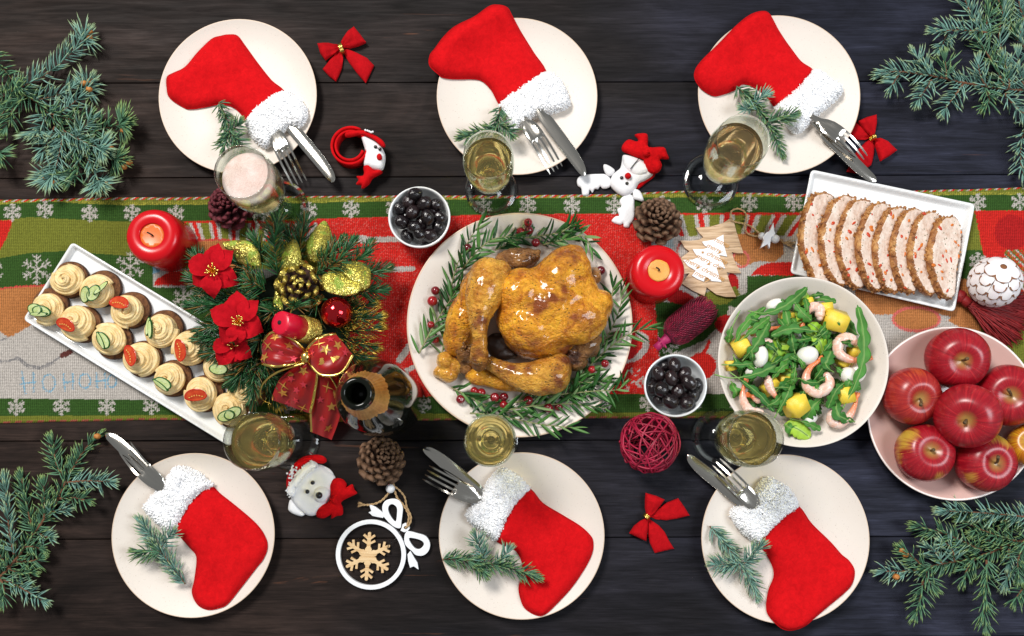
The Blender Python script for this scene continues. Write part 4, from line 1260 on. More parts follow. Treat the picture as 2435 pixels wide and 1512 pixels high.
def chicken():
    c = A3(900, 720, .012)
    r = root('roast_chicken', (c.x, c.y, .011), 'golden roast chicken lying breast up on the large platter', 'roast chicken')
    def part(name, shapes, mat, vox=.0026, sm=6, parent=None, **kw):
        V, F = join(shapes)
        V = [(v[0], v[1], max(v[2], plat_z(v[0], v[1]) + .0012)) for v in V]
        me = remesh(V, F, vox, sm, mat, name)
        roast(me, **kw)
        mapv(me, lambda co: co - r.location)
        return put(name, me, parent or r)
    # breast: two lobes either side of the keel, shoulders to the upper right
    part('breast', [ell(930, 640, .052, 345, 262, .044, -32), ell(960, 640, .060, 320, 250, .040, -35), ell(1010, 470, .066, 225, 165, .034, -48), ell(1045, 405, .062, 150, 140, .032, -40), ell(1120, 710, .062, 205, 165, .036, -28), ell(820, 770, .060, 215, 165, .037, 28),
                    ell(770, 560, .066, 165, 160, .034, -50), ell(930, 640, .074, 215, 90, .026, -34), ell(1250, 640, .052, 92, 108, .030, 20), ell(1080, 330, .050, 95, 78, .030, 10), ell(800, 880, .040, 150, 85, .028, 20), ell(960, 880, .042, 140, 80, .028, -5)], M_SKIN, .0024, 16, sd=1)
    part('neck_skin', [ell(1215, 455, .042, 55, 48, .018), ell(1225, 430, .034, 40, 40, .014)], M_SKINW, sd=2, extra=.2)
    # left leg: thigh flank below, drumstick folded over it
    part('thigh', [ell(395, 740, .036, 105, 215, .030, 12), ell(470, 560, .045, 95, 160, .032, 10), ell(365, 840, .032, 95, 115, .026, 15)], M_SKIN, sd=3)
    d = part('drumstick', [limb([(555, 445, .073, 118), (545, 520, .076, 128), (520, 600, .080, 112), (505, 680, .084, 84), (500, 760, .086, 58), (502, 840, .084, 45), (500, 900, .080, 52), (500, 955, .074, 58)]), ell(620, 440, .062, 90, 90, .030)], M_SKIN2, sd=4, extra=.10)
    bm = remesh(*join([limb([(500, 950, .074, 50), (498, 985, .066, 55), (497, 1003, .060, 50)]), ell(470, 985, .066, 30, 28, .009), ell(530, 985, .066, 28, 28, .009)]), .0018, 3, M_BONE, 'bone_end')
    mapv(bm, lambda co: co - r.location); put('bone_end', bm, d)
    # right leg along the bottom edge
    d2 = part('drumstick', [limb([(960, 1070, .050, 120), (880, 1090, .054, 112), (790, 1085, .056, 92), (700, 1060, .056, 68), (630, 1030, .054, 52), (570, 1000, .052, 44)]), ell(1000, 1040, .042, 78, 118, .030)], M_SKIN2, sd=5, extra=.08)
    part('thigh', [ell(650, 1105, .028, 245, 62, .020, 10), ell(500, 1080, .028, 90, 58, .019)], M_SKIN, sd=6)
    part('tail', [ell(420, 945, .036, 70, 52, .018, 30), ell(400, 905, .040, 35, 40, .015), ell(455, 985, .034, 40, 36, .014), ell(400, 1020, .026, 80, 40, .012, 40)], M_SKINW, .002, 3, sd=7, extra=.55)
    part('joint', [ell(285, 985, .030, 55, 58, .017), ell(305, 1068, .026, 60, 55, .015), ell(245, 1055, .026, 42, 36, .012), ell(340, 1010, .028, 70, 45, .013, 20)], M_SKIN2, .002, 3, sd=8, extra=.12)
    # wings
    part('wing', [limb([(640, 345, .030, 42), (720, 322, .036, 50), (800, 318, .040, 48), (850, 325, .040, 36)]), ell(760, 365, .034, 105, 42, .018, -10), ell(868, 300, .038, 22, 20, .008)], M_SKINW, .002, 4, sd=9, extra=.25)
    part('wing', [limb([(1070, 960, .034, 60), (1130, 930, .040, 62), (1190, 885, .042, 55), (1230, 850, .040, 40)]), ell(1120, 1000, .028, 62, 45, .018, -20), ell(1215, 900, .030, 42, 60, .016, 20)], M_SKINW, .002, 4, sd=10, extra=.35)
    # solid lump coloured near-black for the shade in the hollow between the legs
    part('hollow_shade', [ell(620, 880, .030, 85, 75, .018), ell(650, 940, .028, 90, 35, .014)], plain('hollow_shade_dark', (.020, .008, .004), .5), .0025, 4, sd=11)
    # ragged crispy bits where the skin tore
    rs = np.random.RandomState(4)
    bits = []
    for (x, y, z) in [(380, 905, .052), (410, 885, .055), (430, 920, .052), (365, 935, .048), (450, 945, .05), (400, 960, .046), (560, 690, .07), (570, 700, .066), (840, 320, .052), (850, 335, .05), (1200, 845, .056), (1225, 840, .054), (1090, 925, .055)]:
        for k in range(3):
            bits.append(ell(x + rs.uniform(-14, 14), y + rs.uniform(-14, 14), z, rs.uniform(8, 20), rs.uniform(5, 11), rs.uniform(.002, .004), rs.uniform(0, 180)))
    V, F = join(bits); me = mesh('skin_scraps', V, F, M_SKINW); roast(me, extra=.5)
    mapv(me, lambda co: co - r.location); tag(put('skin_scraps', me, r), kind='stuff')
chicken()

# ------------------------------------------------------------------ rosemary and cranberries
def leaf_mesh(L, w, curl, seed, name, mat):
    n = 6; V, F = [], []
    for i in range(n + 1):
        s = i / n
        ww = w * (math.sin(math.pi * min(1, .12 + s * .90)) ** .6) * (1 if s < .98 else .3)
        z = curl * L * s * s; x = L * (s - .25 * abs(curl) * s * s)
        V += [(x, -ww, z + w * .35), (x, 0, z - w * .12), (x, ww, z + w * .35), (x, 0, z - w * .55)]
    for i in range(n):
        a = i * 4; b = a + 4
        for k, k2 in ((0, 1), (1, 2), (2, 3), (3, 0)):
            F.append([a + k, b + k, b + k2, a + k2])
    F.append([0, 1, 2, 3]); F.append([n * 4 + k for k in (3, 2, 1, 0)])
    return mesh(name, V, F, mat)
def rosm():
    x = N('rosemary_leaf')
    oi = x.n('ObjectInfo')
    c = x.ramp(oi.outputs['Random'], [(0, (.010, .055, .012)), (.55, (.032, .125, .022)), (.85, (.09, .22, .050)), (1, (.24, .36, .15))])
    x.set(color=c, rough=.42, spec=.4)
    return x.m
M_ROS = rosm()
M_ROSST = mottled('rosemary_stem', (.20, .24, .09), (.30, .27, .13), 120, .7)
RL = [leaf_mesh(.021, .0014, cu, i, 'leaf', M_ROS) for i, cu in enumerate((.05, .22, -.18, .38))]
def rosemary(pts, label, seed, n=30, L=1.0, zoff=.006):
    rs = np.random.RandomState(seed)
    P2 = zz('A', *pts)
    P = []
    for k, p in enumerate(P2):
        q = W(p[0], p[1], .03)
        P.append(W(p[0], p[1], plat_z(q.x, q.y) + zoff + (p[2] if len(p) > 2 else 0)))
    P = resample(catmull(P, 8, False), .003)
    r = root('rosemary_sprig', tuple(P[0]), label, 'rosemary sprig', 'rosemary sprigs round the chicken')
    m = len(P)
    V, F = tube(P, [.0013 * (1 - .6 * i / m) for i in range(m)], 6)
    obj('stem', V, F, M_ROSST, r, off=P[0])
    fr = frames(P)
    for i in range(n):
        s = (i + .5) / n
        k = min(int(s * (m - 1)), m - 1)
        t, nn, b = fr[k]
        side = 1 if i % 2 else -1
        az = rs.uniform(-.5, 1.2)
        d = (t * rs.uniform(.45, 1.6) + b * side * math.cos(az) * rs.uniform(.7, 1.1) + nn * math.sin(az) * .55).normalized()
        if i >= n - 4: d = (t + b * side * rs.uniform(.1, .5) + nn * .2).normalized()
        if d.z < -.1: d.z = -.1
        d.normalize()
        up = (nn + Vector(rs.randn(3) * .25)); up = (up - d * up.dot(d)).normalized()
        y = up.cross(d)
        sc = 1.5 * L * rs.uniform(.75, 1.2) * (1 - .35 * s ** 4)
        Mx = Matrix(((d.x, y.x, up.x, 0), (d.y, y.y, up.y, 0), (d.z, y.z, up.z, 0), (0, 0, 0, 1)))
        Mx = Matrix.Translation(P[k] - P[0]) @ Mx @ Matrix.Diagonal((sc, sc * rs.uniform(.85, 1.3), sc, 1))
        put('leaf', RL[rs.randint(4)], r, M=Mx)
    return r
for i, (pts, lab, n, L) in enumerate([
    ([(262, 955), (300, 720), (340, 440), (430, 230), (545, 70)], 'long rosemary sprig running up the left side of the platter to its top left rim', 46, 1.0),
    ([(120, 935), (225, 740), (330, 580), (395, 480)], 'rosemary sprig at the left rim of the platter, its tip pointing to the bottle', 30, 1.05),
    ([(395, 400), (480, 300), (590, 215), (760, 195)], 'bushy rosemary sprig above the left drumstick', 38, .95),
    ([(600, 285), (760, 215), (950, 185), (1150, 150)], 'rosemary sprig crossing the top of the platter beside the three cranberries', 38, .95),
    ([(900, 250), (1050, 215), (1160, 200), (1225, 320)], 'rosemary sprig curling over the top right shoulder of the chicken', 28, .9),
    ([(1020, 170), (1090, 120), (1110, 100)], 'small rosemary tip standing at the top rim of the platter', 10, .85),
    ([(1055, 1245), (1175, 1060), (1290, 860), (1380, 670), (1405, 500)], 'long rosemary sprig along the right side of the platter towards the candle', 42, 1.0),
    ([(1060, 1160), (1240, 970), (1430, 820), (1600, 765)], 'rosemary sprig reaching past the right rim over the runner', 34, 1.1),
    ([(1000, 1195), (1200, 1175), (1380, 1160), (1410, 1085)], 'rosemary sprig at the lower right rim, curling upwards', 34, .95),
    ([(325, 1150), (470, 1225), (600, 1290), (790, 1320)], 'rosemary sprig under the right drumstick, at the lower left rim', 34, 1.0),
    ([(440, 1312), (640, 1330), (880, 1382), (1130, 1405)], 'rosemary sprig lying along the lowest part of the platter rim', 30, 1.15),
    ([(680, 1290), (880, 1262), (1100, 1255), (1310, 1285)], 'rosemary sprig below the chicken, above the lowest champagne glass', 36, 1.0),
    ([(720, 1245), (860, 1215), (1010, 1185), (1090, 1120)], 'rosemary sprig tucked against the right drumstick', 26, .95),
    ([(1080, 1110), (1210, 1120), (1330, 1090)], 'short curly rosemary sprig between the right wing and the rim', 24, .9),
    ([(1330, 590), (1345, 520), (1345, 480)], 'rosemary tip by the right shoulder of the chicken', 10, .85)]):
    rosemary(pts, lab, 50 + i, int(n * .78), L, .006 + .004 * (i % 3))
def berry():
    x = N('cranberry_skin'); oi = x.n('ObjectInfo')
    c = x.ramp(oi.outputs['Random'], [(0, (.075, .003, .008)), (.5, (.20, .006, .012)), (1, (.42, .016, .020))])
    x.set(color=c, rough=.16, coat=.5, sss=.05); return x.m
M_BERRY = berry()
V, F = ball((0, 0, 0), .0066, n=24, m=16)
BM = mesh('berry_skin', [(v.x, v.y, v.z - (.0012 * math.exp(-(v.x ** 2 + v.y ** 2) / .0000018) if v.z > 0 else 0)) for v in V], F, M_BERRY)
V, F = lathe([(0, .0048), (.0006, .0052), (.0011, .0058), (.0009, .0050), (0, .0046)], 8)
BC = mesh('calyx', V, F, plain('calyx', (.05, .02, .015), .8))
for k, (x, y, z, s, lab) in enumerate([(425, 272, 0, 1, 'dark cranberry at the upper left rim of the platter'), (807, 110, 0, .95, 'dark red cranberry, topmost of the three at the top rim of the platter'), (757, 168, 0, 1, 'bright cranberry on the left of the three at the top rim'), (812, 160, .004, 1, 'cranberry on the right of the three at the top rim'),
    (855, 238, .01, 1, 'dark cranberry on the rosemary below the three top berries'), (1265, 413, 0, 1.05, 'lone cranberry on the right rim beside the shoulder'), (223, 540, .003, 1, 'cranberry uppermost at the left rim of the platter'), (203, 606, .003, 1.15, 'largest dark cranberry at the left rim'), (195, 755, .003, .85, 'small cranberry at the left rim under rosemary'),
    (222, 850, 0, .9, 'cranberry half hidden at the lower left rim by the rosemary tip'), (1370, 818, 0, .95, 'cranberry shaded by the long rosemary sprig at the right rim'), (1292, 1000, .004, .9, 'bright red cranberry nearest the right rim'), (1210, 1037, .006, .9, 'bright cranberry beside the right wing'), (380, 1225, .002, 1, 'red cranberry leftmost of the row under the chicken'),
    (467, 1172, .003, .9, 'dark cranberry hard against the lower drumstick'), (512, 1183, .004, 1, 'dark cranberry second along the lower drumstick'), (597, 1213, .004, 1.05, 'dark cranberry in the middle of the row under the chicken'), (655, 1210, .004, 1, 'upper one of two stacked cranberries under the chicken'), (655, 1262, .004, 1, 'lighter red cranberry below another under the chicken'),
    (808, 1232, .006, 1.05, 'dark cranberry between rosemary leaves below the chicken'), (935, 1280, .005, 1.05, 'dark cranberry at the lower rim right of the glass'), (1000, 1272, .002, 1, 'cranberry rightmost of the lower row, mostly under rosemary')]):
    p = zz('A', (x, y))[0]; q = W(p[0], p[1], .03); zc = plat_z(q.x, q.y) + .0066 * s + z
    q = W(p[0], p[1], zc)
    o = put('cranberry', BM, None, tuple(q), (nr.uniform(-.9, .9), nr.uniform(-.9, .9), 0), s)
    put('calyx', BC, o)
    tag(o, lab, 'cranberry', 'cranberries round the chicken')
# ------------------------------------------------------------------ olive bowls
M_CHINA = plain('white_porcelain', (.83, .84, .84), .12, coat=.3)
M_CHINAB = plain('bluish_white_porcelain', (.78, .81, .83), .12, coat=.3)
def oliv():
    x = N('black_olive'); oi = x.n('ObjectInfo')
    c = x.ramp(oi.outputs['Random'], [(0, (.006, .004, .005)), (1, (.020, .010, .011))])
    x.set(color=c, rough=x.ramp(x.noise(160, 3), [(.35, .07), (.7, .22)]), coat=.3, spec=.5); x.b.inputs['Coat Roughness'].default_value = .06
    x.bump(x.noise(230, 4, .6, None, 1.0), .6, .0013)
    return x.m
M_OLIVE = oliv()
def olive_bowl(px, py, rpx, lab, ol, olab, seed, mat):
    z = .043
    c = W(px, py, z); R = rpx * K(py, z)
    prof = [(0, .006), (R * .45, .0065), (R * .68, .011), (R * .84, .022), (R * .91, .034), (R * .935, .0420), (R * .965, .0432), (R * .992, .0426), (R, .0410), (R * .97, .030), (R * .90, .018), (R * .72, .0055), (R * .52, .0025), (R * .50, 0), (R * .46, 0), (R * .44, .002), (0, .002)]
    V, F = lathe(prof[::-1], 80)
    o = put('olive_bowl', mesh('bowl', V, F, mat), None, (c.x, c.y, .0035))
    tag(o, lab, 'bowl', 'small white bowls of black olives')
    rs = np.random.RandomState(seed)
    for k, (x, y, a, b, h) in enumerate(sorted(ol, key=lambda t: t[4])):
        q = W(x, y, h)
        V, F = ball((0, 0, 0), (a, b, b * .95), n=22, m=14)
        V = [v * (1 + .05 * noise.noise((v.x * 170 + k, v.y * 170 + seed, v.z * 170)) - .05 * max(0, noise.noise((v.x * 320, v.y * 320 + k, v.z * 320)))) for v in V]
        oo = put('olive', mesh('olive_flesh', V, F, M_OLIVE), None, tuple(q), (rs.uniform(-.4, .4), rs.uniform(-.4, .4), rs.uniform(0, 3.1)))
        tag(oo, '%s %s %s' % (('plump' if a > .0119 else 'small') + (', deep set' if h < .035 else ', topmost' if h > .047 else ''), olab, where(x - px, py - y, rpx * .8)), 'olive', olab.replace('olive of', 'olives in'))
def ol(k, L, h): return [(*zz(k, (x, y))[0], a, b, hh) for x, y, a, b, hh in L]
o1 = [(986, 462, .0118, .0098, .046), (972, 479, .0112, .0095, .042), (1009, 484, .0122, .0100, .048), (1037, 487, .0110, .0096, .040), (951, 497, .0120, .0102, .038), (981, 504, .0118, .0100, .046), (1016, 518, .0125, .0102, .050), (1046, 517, .0112, .0096, .040), (955, 528, .0122, .0105, .042), (985, 540, .0118, .0098, .046), (1043, 541, .0118, .0100, .038), (996, 555, .0116, .0100, .044), (1022, 560, .0120, .0104, .040), (968, 562, .0112, .0096, .034), (1003, 530, .0110, .0095, .036), (1028, 500, .0110, .0095, .034), (966, 515, .0110, .0095, .032), (995, 480, .0105, .0095, .032), (1008, 566, .0105, .0092, .03)]
olive_bowl(997, 517, 74, 'small white bowl of shiny black olives above the platter, left of the top middle glass', o1, 'black olive of the upper left bowl', 1, M_CHINA)
o2 = [(1602, 867, .0125, .0098, .046), (1565, 889, .0125, .0102, .044), (1626, 888, .0120, .0100, .040), (1596, 899, .0120, .0094, .050), (1637, 909, .0130, .0100, .050), (1551, 923, .0120, .0105, .040), (1572, 925, .0122, .0108, .052), (1610, 930, .0118, .0092, .044), (1656, 917, .0120, .0095, .036), (1594, 955, .0130, .0108, .052), (1632, 958, .0115, .0105, .044), (1569, 951, .0115, .0095, .036), (1646, 935, .0110, .0098, .034), (1610, 905, .011, .0095, .032), (1585, 940, .011, .0095, .03), (1622, 945, .011, .0095, .03), (1580, 870, .011, .0095, .032), (1560, 905, .011, .0095, .03)]
olive_bowl(1605, 917, 75, 'small white bowl of shiny black olives below the dyed pink cone', o2, 'black olive of the lower right bowl', 2, M_CHINAB)

# ------------------------------------------------------------------ salad bowl
def saladbowl():
    z = .052
    c = W(1908, 860, z); R = 203 * K(860, z)
    prof = [(0, .0085), (R * .45, .0085), (R * .62, .012), (R * .78, .0225), (R * .91, .0365), (R * .965, .0440), (R * .985, .0458), (R * .996, .0462), (R, .0450), (R * .985, .0420), (R * .92, .032), (R * .78, .0165), (R * .62, .0065), (R * .52, .003), (R * .50, 0), (R * .46, 0), (R * .45, .0035), (0, .0035)]
    prof = [(r_, z_ + .006 if z_ > .0005 else z_) for r_, z_ in prof]
    V, F = lathe(prof[::-1], 112)
    me = mesh('bowl', V, F, [M_PLATE, M_PLATE_RIM])
    o = put('salad_bowl', me, None, (c.x, c.y, .0035))
    tag(o, 'wide cream speckled bowl holding the shrimp and mango salad', 'bowl')
saladbowl()
def C3(x, y, z):
    p = zz('C', (x, y))[0]; return W(p[0], p[1], z)
UC = .27518 / 1600
def leafmat(name, a, b, vein):
    x = N(name); oi = x.n('ObjectInfo')
    at = x.n('Attribute'); at.attribute_name = 'vein'
    n = x.noise(60, 5)
    c = x.mix(oi.outputs['Random'], a, b)
    c = x.mix(1.0, c, x.ramp(n, [(.3, .75), (.7, 1.25)]), 'MULTIPLY')
    c = x.mix(x.ramp(at.outputs['Fac'], [(.35, 0.0), (.95, .9)]), c, vein)
    x.set(color=c, rough=.55, spec=.3)
    x.b.inputs['Subsurface Weight'].default_value = .0
    x.bump(x.noise(180, 4), .35, .0008)
    return x.m
M_ROCKET = leafmat('rocket_leaf', (.024, .125, .018), (.065, .225, .030), (.26, .44, .13))
M_LETT = leafmat('lettuce_leaf', (.20, .42, .020), (.32, .50, .045), (.45, .60, .20))
GL = 'rocket leaves in the shrimp salad'
def rocket(pts, w, seed, z0, lab, mat=M_ROCKET, lobes=5, stem=.25, arch=.010, name='rocket_leaf', cat='leaf', grp=GL, lobed=1.0):
    """leaf round a midrib given in crop C pixels; lobed outline, real thickness"""
    rs = np.random.RandomState(seed)
    n = len(pts)
    P = [C3(p[0], p[1], z0 + (p[2] if len(p) > 2 else arch * math.sin(math.pi * k / (n - 1)))) for k, p in enumerate(pts)]
    P = resample(catmull(P, 10, False), .0014)
    m = len(P); fr = frames(P)
    V, F, att = [], [], []
    ph = rs.uniform(0, 1)
    nc = 3
    wM = w * UC
    roll = rs.uniform(-.2, .2)
    for i in range(m):
        s = i / (m - 1)
        t, nn, b = fr[i]
        env = 0.05 if s < stem else 0.05 + (math.sin(math.pi * min(1.0, ((s - stem) / (1 - stem)) ** .85 * .93 + .07 * ((s - stem) / (1 - stem))))) ** .55
        if s > .97: env *= .4
        row = []
        for sd in (-1, 1):
            f = ((s - stem) / (1 - stem)) * lobes + (ph if sd > 0 else ph + .35)
            saw = (f % 1.0)
            lb = .48 + .62 * max(0, math.sin(math.pi * saw ** .7)) if s >= stem else 1
            lb = 1 + (lb - 1) * lobed * 1.25 * max(0, 1 - max(0, (s - stem) / (1 - stem)) ** 2.2)
            if s > stem and lobed == 1: lb *= .62 + .38 * min(1, (s - stem) / (1 - stem) * 1.6)
            ww = wM * env * lb
            rf = (-.35 if lobed else 0) * ww * 0
            for q in range(1, nc + 1):
                u = q / nc
                off = b * (sd * ww * u) + t * (ww * u * u * .45 * lobed) + nn * (ww * (.14 * u * u) * (1 if seed % 3 else -1) + sd * ww * u * roll + .0016 * noise.noise((s * 9 + seed, sd * u * 2, 3)))
                row.append((P[i] + off, 1 - u))
        L_ = [row[2], row[1], row[0]]; R_ = [row[3], row[4], row[5]]
        full = L_ + [(P[i] - nn * .0003, 1.3)] + R_
        for p, a in full: V.append(p); att.append(a)
    k = 2 * nc + 1
    for i in range(m - 1):
        for j in range(k - 1):
            F.append([i * k + j, i * k + j + 1, (i + 1) * k + j + 1, (i + 1) * k + j])
    off = len(V)
    V2 = [p - fr[i // k][1] * .0006 for i, p in enumerate(V)]
    F2 = [[q + off for q in f[::-1]] for f in F]
    edge = []
    for i in range(m - 1):
        a, b_ = i * k, (i + 1) * k
        edge.append([a, b_, b_ + off, a + off]); a += k - 1; b_ += k - 1; edge.append([b_, a, a + off, b_ + off])
    base = P[0]
    o = put(name, mesh(name, [p - base for p in V + V2], F + F2 + edge, mat), None, tuple(base))
    add_attr(o.data, 'vein', np.clip(np.array(att + att), 0, 1) ** 6)
    if lab in ('rocket leaf on top of the salad', UNDER):
        mid = P[m // 2] - C3(750, 730, .03)
        lab = '%s %s %s rocket leaf %s, pointing %s' % ('short' if (P[-1] - P[0]).length < .022 else 'long' if (P[-1] - P[0]).length > .036 else 'shortish' if (P[-1] - P[0]).length < .027 else 'mid length', 'wide' if w > 46 else 'narrow' if w > 28 else 'thin', 'dark low' if lab == UNDER else 'top', where(mid.x, mid.y, .115), heading(P[-1] - P[0]))
    tag(o, lab, cat, grp)
    # pale rib
    e = int(m * .9)
    tv, tf = tube([P[i] + fr[i][1] * .0004 for i in range(0, e, 2)], [(.0011 if i / m < stem else .0008) * (1 - .6 * i / m) for i in range(0, e, 2)], 5)
    put('rib', mesh('rib', [v - base for v in tv], tf, M_RIB), o)
    return o
M_RIB = plain('leaf_rib', (.20, .36, .09), .45)
rs_ = np.random.RandomState(77)
UNDER = 'dark rocket leaf lying low in the salad'
for i in range(96):
    a = rs_.uniform(0, 6.28); rr = 560 * rs_.rand() ** .5
    x, y = 740 + rr * math.cos(a) * .92, 720 + rr * math.sin(a) * .92
    b = rs_.uniform(0, 6.28); L = rs_.uniform(120, 230)
    z = .019 + .010 * rs_.rand() + (.010 if rr < 300 else 0)
    x1, y1 = x + L * math.cos(b), y + L * math.sin(b)
    if math.hypot(x1 - 760, y1 - 730) > 620: x1, y1 = x - L * math.cos(b), y - L * math.sin(b)
    if math.hypot(x1 - 760, y1 - 730) > 500: z += .012
    rocket([(x, y), ((x + x1) / 2 + rs_.uniform(-30, 30), (y + y1) / 2 + rs_.uniform(-30, 30)), (x1, y1)], rs_.uniform(38, 60), 200 + i, z, UNDER, lobes=4, stem=.15, grp='rocket leaves at the bottom of the salad')
# lettuce
GT = 'lettuce pieces in the shrimp salad'
for i, (pts, w, z, lab) in enumerate([([(470, 810), (540, 720), (600, 620), (690, 680)], 75, .050, 'bright lettuce piece beside the middle mozzarella ball'), ([(560, 560), (640, 600), (720, 560)], 55, .048, 'pale lettuce piece above the middle of the salad'), ([(830, 500), (940, 560), (975, 690)], 55, .054, 'bright lettuce strip left of the curled shrimp'),
    ([(640, 1290), (760, 1330), (870, 1410)], 70, .046, 'bright lettuce leaf hanging over the lower rim beside the glass'), ([(740, 270), (800, 190), (850, 160)], 55, .047, 'pale lettuce piece at the top of the salad'), ([(850, 410), (910, 450), (1000, 540)], 45, .055, 'yellow green lettuce piece under the large mango cube'), ([(600, 860), (680, 850), (740, 800)], 48, .048, 'lettuce scrap in the middle of the salad'), ([(720, 310), (745, 400), (780, 430)], 42, .046, 'pale lettuce rib at the upper left of the salad')]):
    rocket(pts, w, 300 + i, z, lab, M_LETT, 4, .02, .008, 'lettuce_leaf', 'lettuce', GT, .35)
TOPS = [([(1140, 1165), (1250, 950), (1325, 720), (1320, 480), (1272, 255)], 70, 6, .060, .10), ([(735, 690), (690, 470), (620, 195)], 48, 4, .058, .08), ([(275, 745), (400, 600), (515, 400)], 66, 5, .060, .04), ([(330, 312), (480, 330), (640, 270), (760, 180), (845, 100)], 55, 5, .054, .12), ([(935, 490), (700, 465), (515, 530)], 55, 4, .064, .08),
    ([(715, 215), (800, 330), (880, 395)], 62, 4, .060, .10), ([(40, 860), (200, 890), (440, 840), (760, 680)], 70, 5, .058, .30), ([(170, 840), (400, 1010), (560, 1185)], 42, 4, .056, .2), ([(258, 305), (180, 480), (160, 590)], 45, 3, .049, .5), ([(195, 640), (300, 430), (485, 275)], 46, 3, .052, .05),
    ([(900, 905), (1000, 760), (1060, 610)], 70, 5, .058, .04), ([(765, 890), (850, 925), (955, 930)], 40, 3, .062, .06), ([(965, 1060), (880, 1150), (815, 1260)], 85, 4, .054, .05), ([(690, 1240), (820, 1275), (965, 1340)], 40, 3, .050, .3), ([(555, 1235), (660, 1050), (725, 850)], 55, 5, .056, .1), ([(1250, 1270), (1110, 1210), (1085, 1060)], 66, 4, .056, .04),
    ([(1190, 915), (1095, 990), (1015, 1160)], 55, 5, .060, .15), ([(860, 180), (920, 170), (985, 165)], 34, 2, .048, .05), ([(890, 212), (990, 210), (1095, 235)], 40, 2, .048, .05), ([(225, 600), (380, 470), (525, 355)], 44, 4, .056, .2), ([(105, 775), (250, 775), (415, 765)], 40, 3, .054, .15), ([(690, 490), (712, 570), (722, 660)], 66, 4, .060, .08), ([(845, 535), (810, 600), (775, 650)], 44, 3, .056, .1),
    ([(1060, 780), (1130, 830), (1180, 900)], 40, 4, .050, .1), ([(440, 1140), (560, 1100), (640, 1010)], 40, 4, .054, .1), ([(520, 920), (620, 800), (690, 760)], 50, 4, .058, .1), ([(1280, 520), (1200, 450), (1200, 380)], 80, 2, .044, .05), ([(180, 920), (220, 1000), (240, 1050)], 62, 2, .046, .05), ([(640, 1300), (690, 1320), (720, 1365)], 75, 2, .044, .02), ([(200, 690), (240, 770), (290, 820)], 40, 3, .05, .1), ([(930, 440), (990, 500), (1010, 590)], 45, 3, .056, .1), ([(460, 420), (380, 390), (300, 390)], 40, 3, .052, .2), ([(740, 780), (730, 860), (715, 960)], 42, 4, .062, .15), ([(1260, 860), (1200, 930), (1180, 1010)], 45, 4, .056, .2), ([(1050, 700), (1110, 690), (1160, 720)], 35, 3, .05, .1), ([(560, 1010), (620, 960), (700, 930)], 44, 3, .058, .1)]
TL_ = {0: 'long lobed rocket leaf standing along the right side of the salad', 2: 'rocket leaf crossing the left mango cube', 3: 'rocket leaf pointing out at the top of the salad', 4: 'rocket leaf lying across the upper middle of the salad', 6: 'long rocket leaf sticking out over the left rim of the salad bowl', 8: 'thin rocket stem leaning on the upper left rim', 12: 'broad rocket leaf beside the lower mango cube', 13: 'narrow rocket leaf pointing at the lower rim', 15: 'rocket leaf over the lower right shrimp'}
for i, (pts, w, lb, z, stem) in enumerate(TOPS):
    rocket(pts, w * .8, 400 + i, z, TL_.get(i, 'rocket leaf on top of the salad'), lobes=lb, stem=stem, grp=GL)
rs_ = np.random.RandomState(91)
for i in range(34):
    a = rs_.uniform(0, 6.28); rr = 520 * rs_.rand() ** .6
    x, y = 740 + rr * math.cos(a), 720 + rr * math.sin(a)
    b = rs_.uniform(0, 6.28); L = rs_.uniform(110, 200)
    x1, y1 = x + L * math.cos(b), y + L * math.sin(b)
    if math.hypot(x1 - 750, y1 - 730) > 560: continue
    rocket([(x, y), ((x + x1) / 2 + rs_.uniform(-25, 25), (y + y1) / 2 + rs_.uniform(-25, 25)), (x1, y1)], rs_.uniform(20, 34), 500 + i, .054 + .010 * rs_.rand(), 'rocket leaf on top of the salad', lobes=3, stem=.2)
# mango
def mangomat():
    x = N('mango_flesh')
    x.set(color=x.ramp(x.noise(40, 4), [(.3, (.86, .58, .035)), (.7, (.90, .70, .09))]), rough=.35, sss=.15, ssss=.3)
    x.b.inputs['Subsurface Radius'].default_value = (.02, .012, .002)
    v = x.voro(220); pr = x.noise(45, 2)
    sp = x.math('MULTIPLY', x.ramp(v, [(.08, 1.0), (.14, 0.0)]), x.ramp(pr, [(.52, 0.0), (.58, 1.0)]))
    c = x.mix(sp, x.b.inputs['Base Color'].links[0].from_socket, (.03, .015, .008)); x.set(color=c)
    x.bump(x.noise(90, 4), .25, .001)
    return x.m
M_MANGO = mangomat()
def mango(x, y, s, z, rot, seed, lab):
    rs = np.random.RandomState(seed)
    bm = bmesh.new(); bmesh.ops.create_cube(bm, size=1)
    for v in bm.verts:
        v.co.x *= 1 + rs.uniform(-.12, .12); v.co.y *= 1 + rs.uniform(-.12, .12); v.co.z *= 1 + rs.uniform(-.1, .1)
        if v.co.z > 0: v.co.x *= rs.uniform(.72, .95); v.co.y *= rs.uniform(.72, .95)
    bmesh.ops.bevel(bm, geom=bm.edges[:], offset=.055, segments=2, affect='EDGES')
    me = bpy.data.meshes.new('mango_flesh'); bm.to_mesh(me); bm.free(); me.materials.append(M_MANGO)
    for p in me.polygons: p.use_smooth = True
    q = C3(x, y, z + .005)
    k = s * UC * .92
    o = put('mango_cube', me, None, tuple(q), rot, (k, k * rs.uniform(.85, 1.05), k * .9))
    tag(o, lab, 'mango cube', 'mango cubes in the shrimp salad')
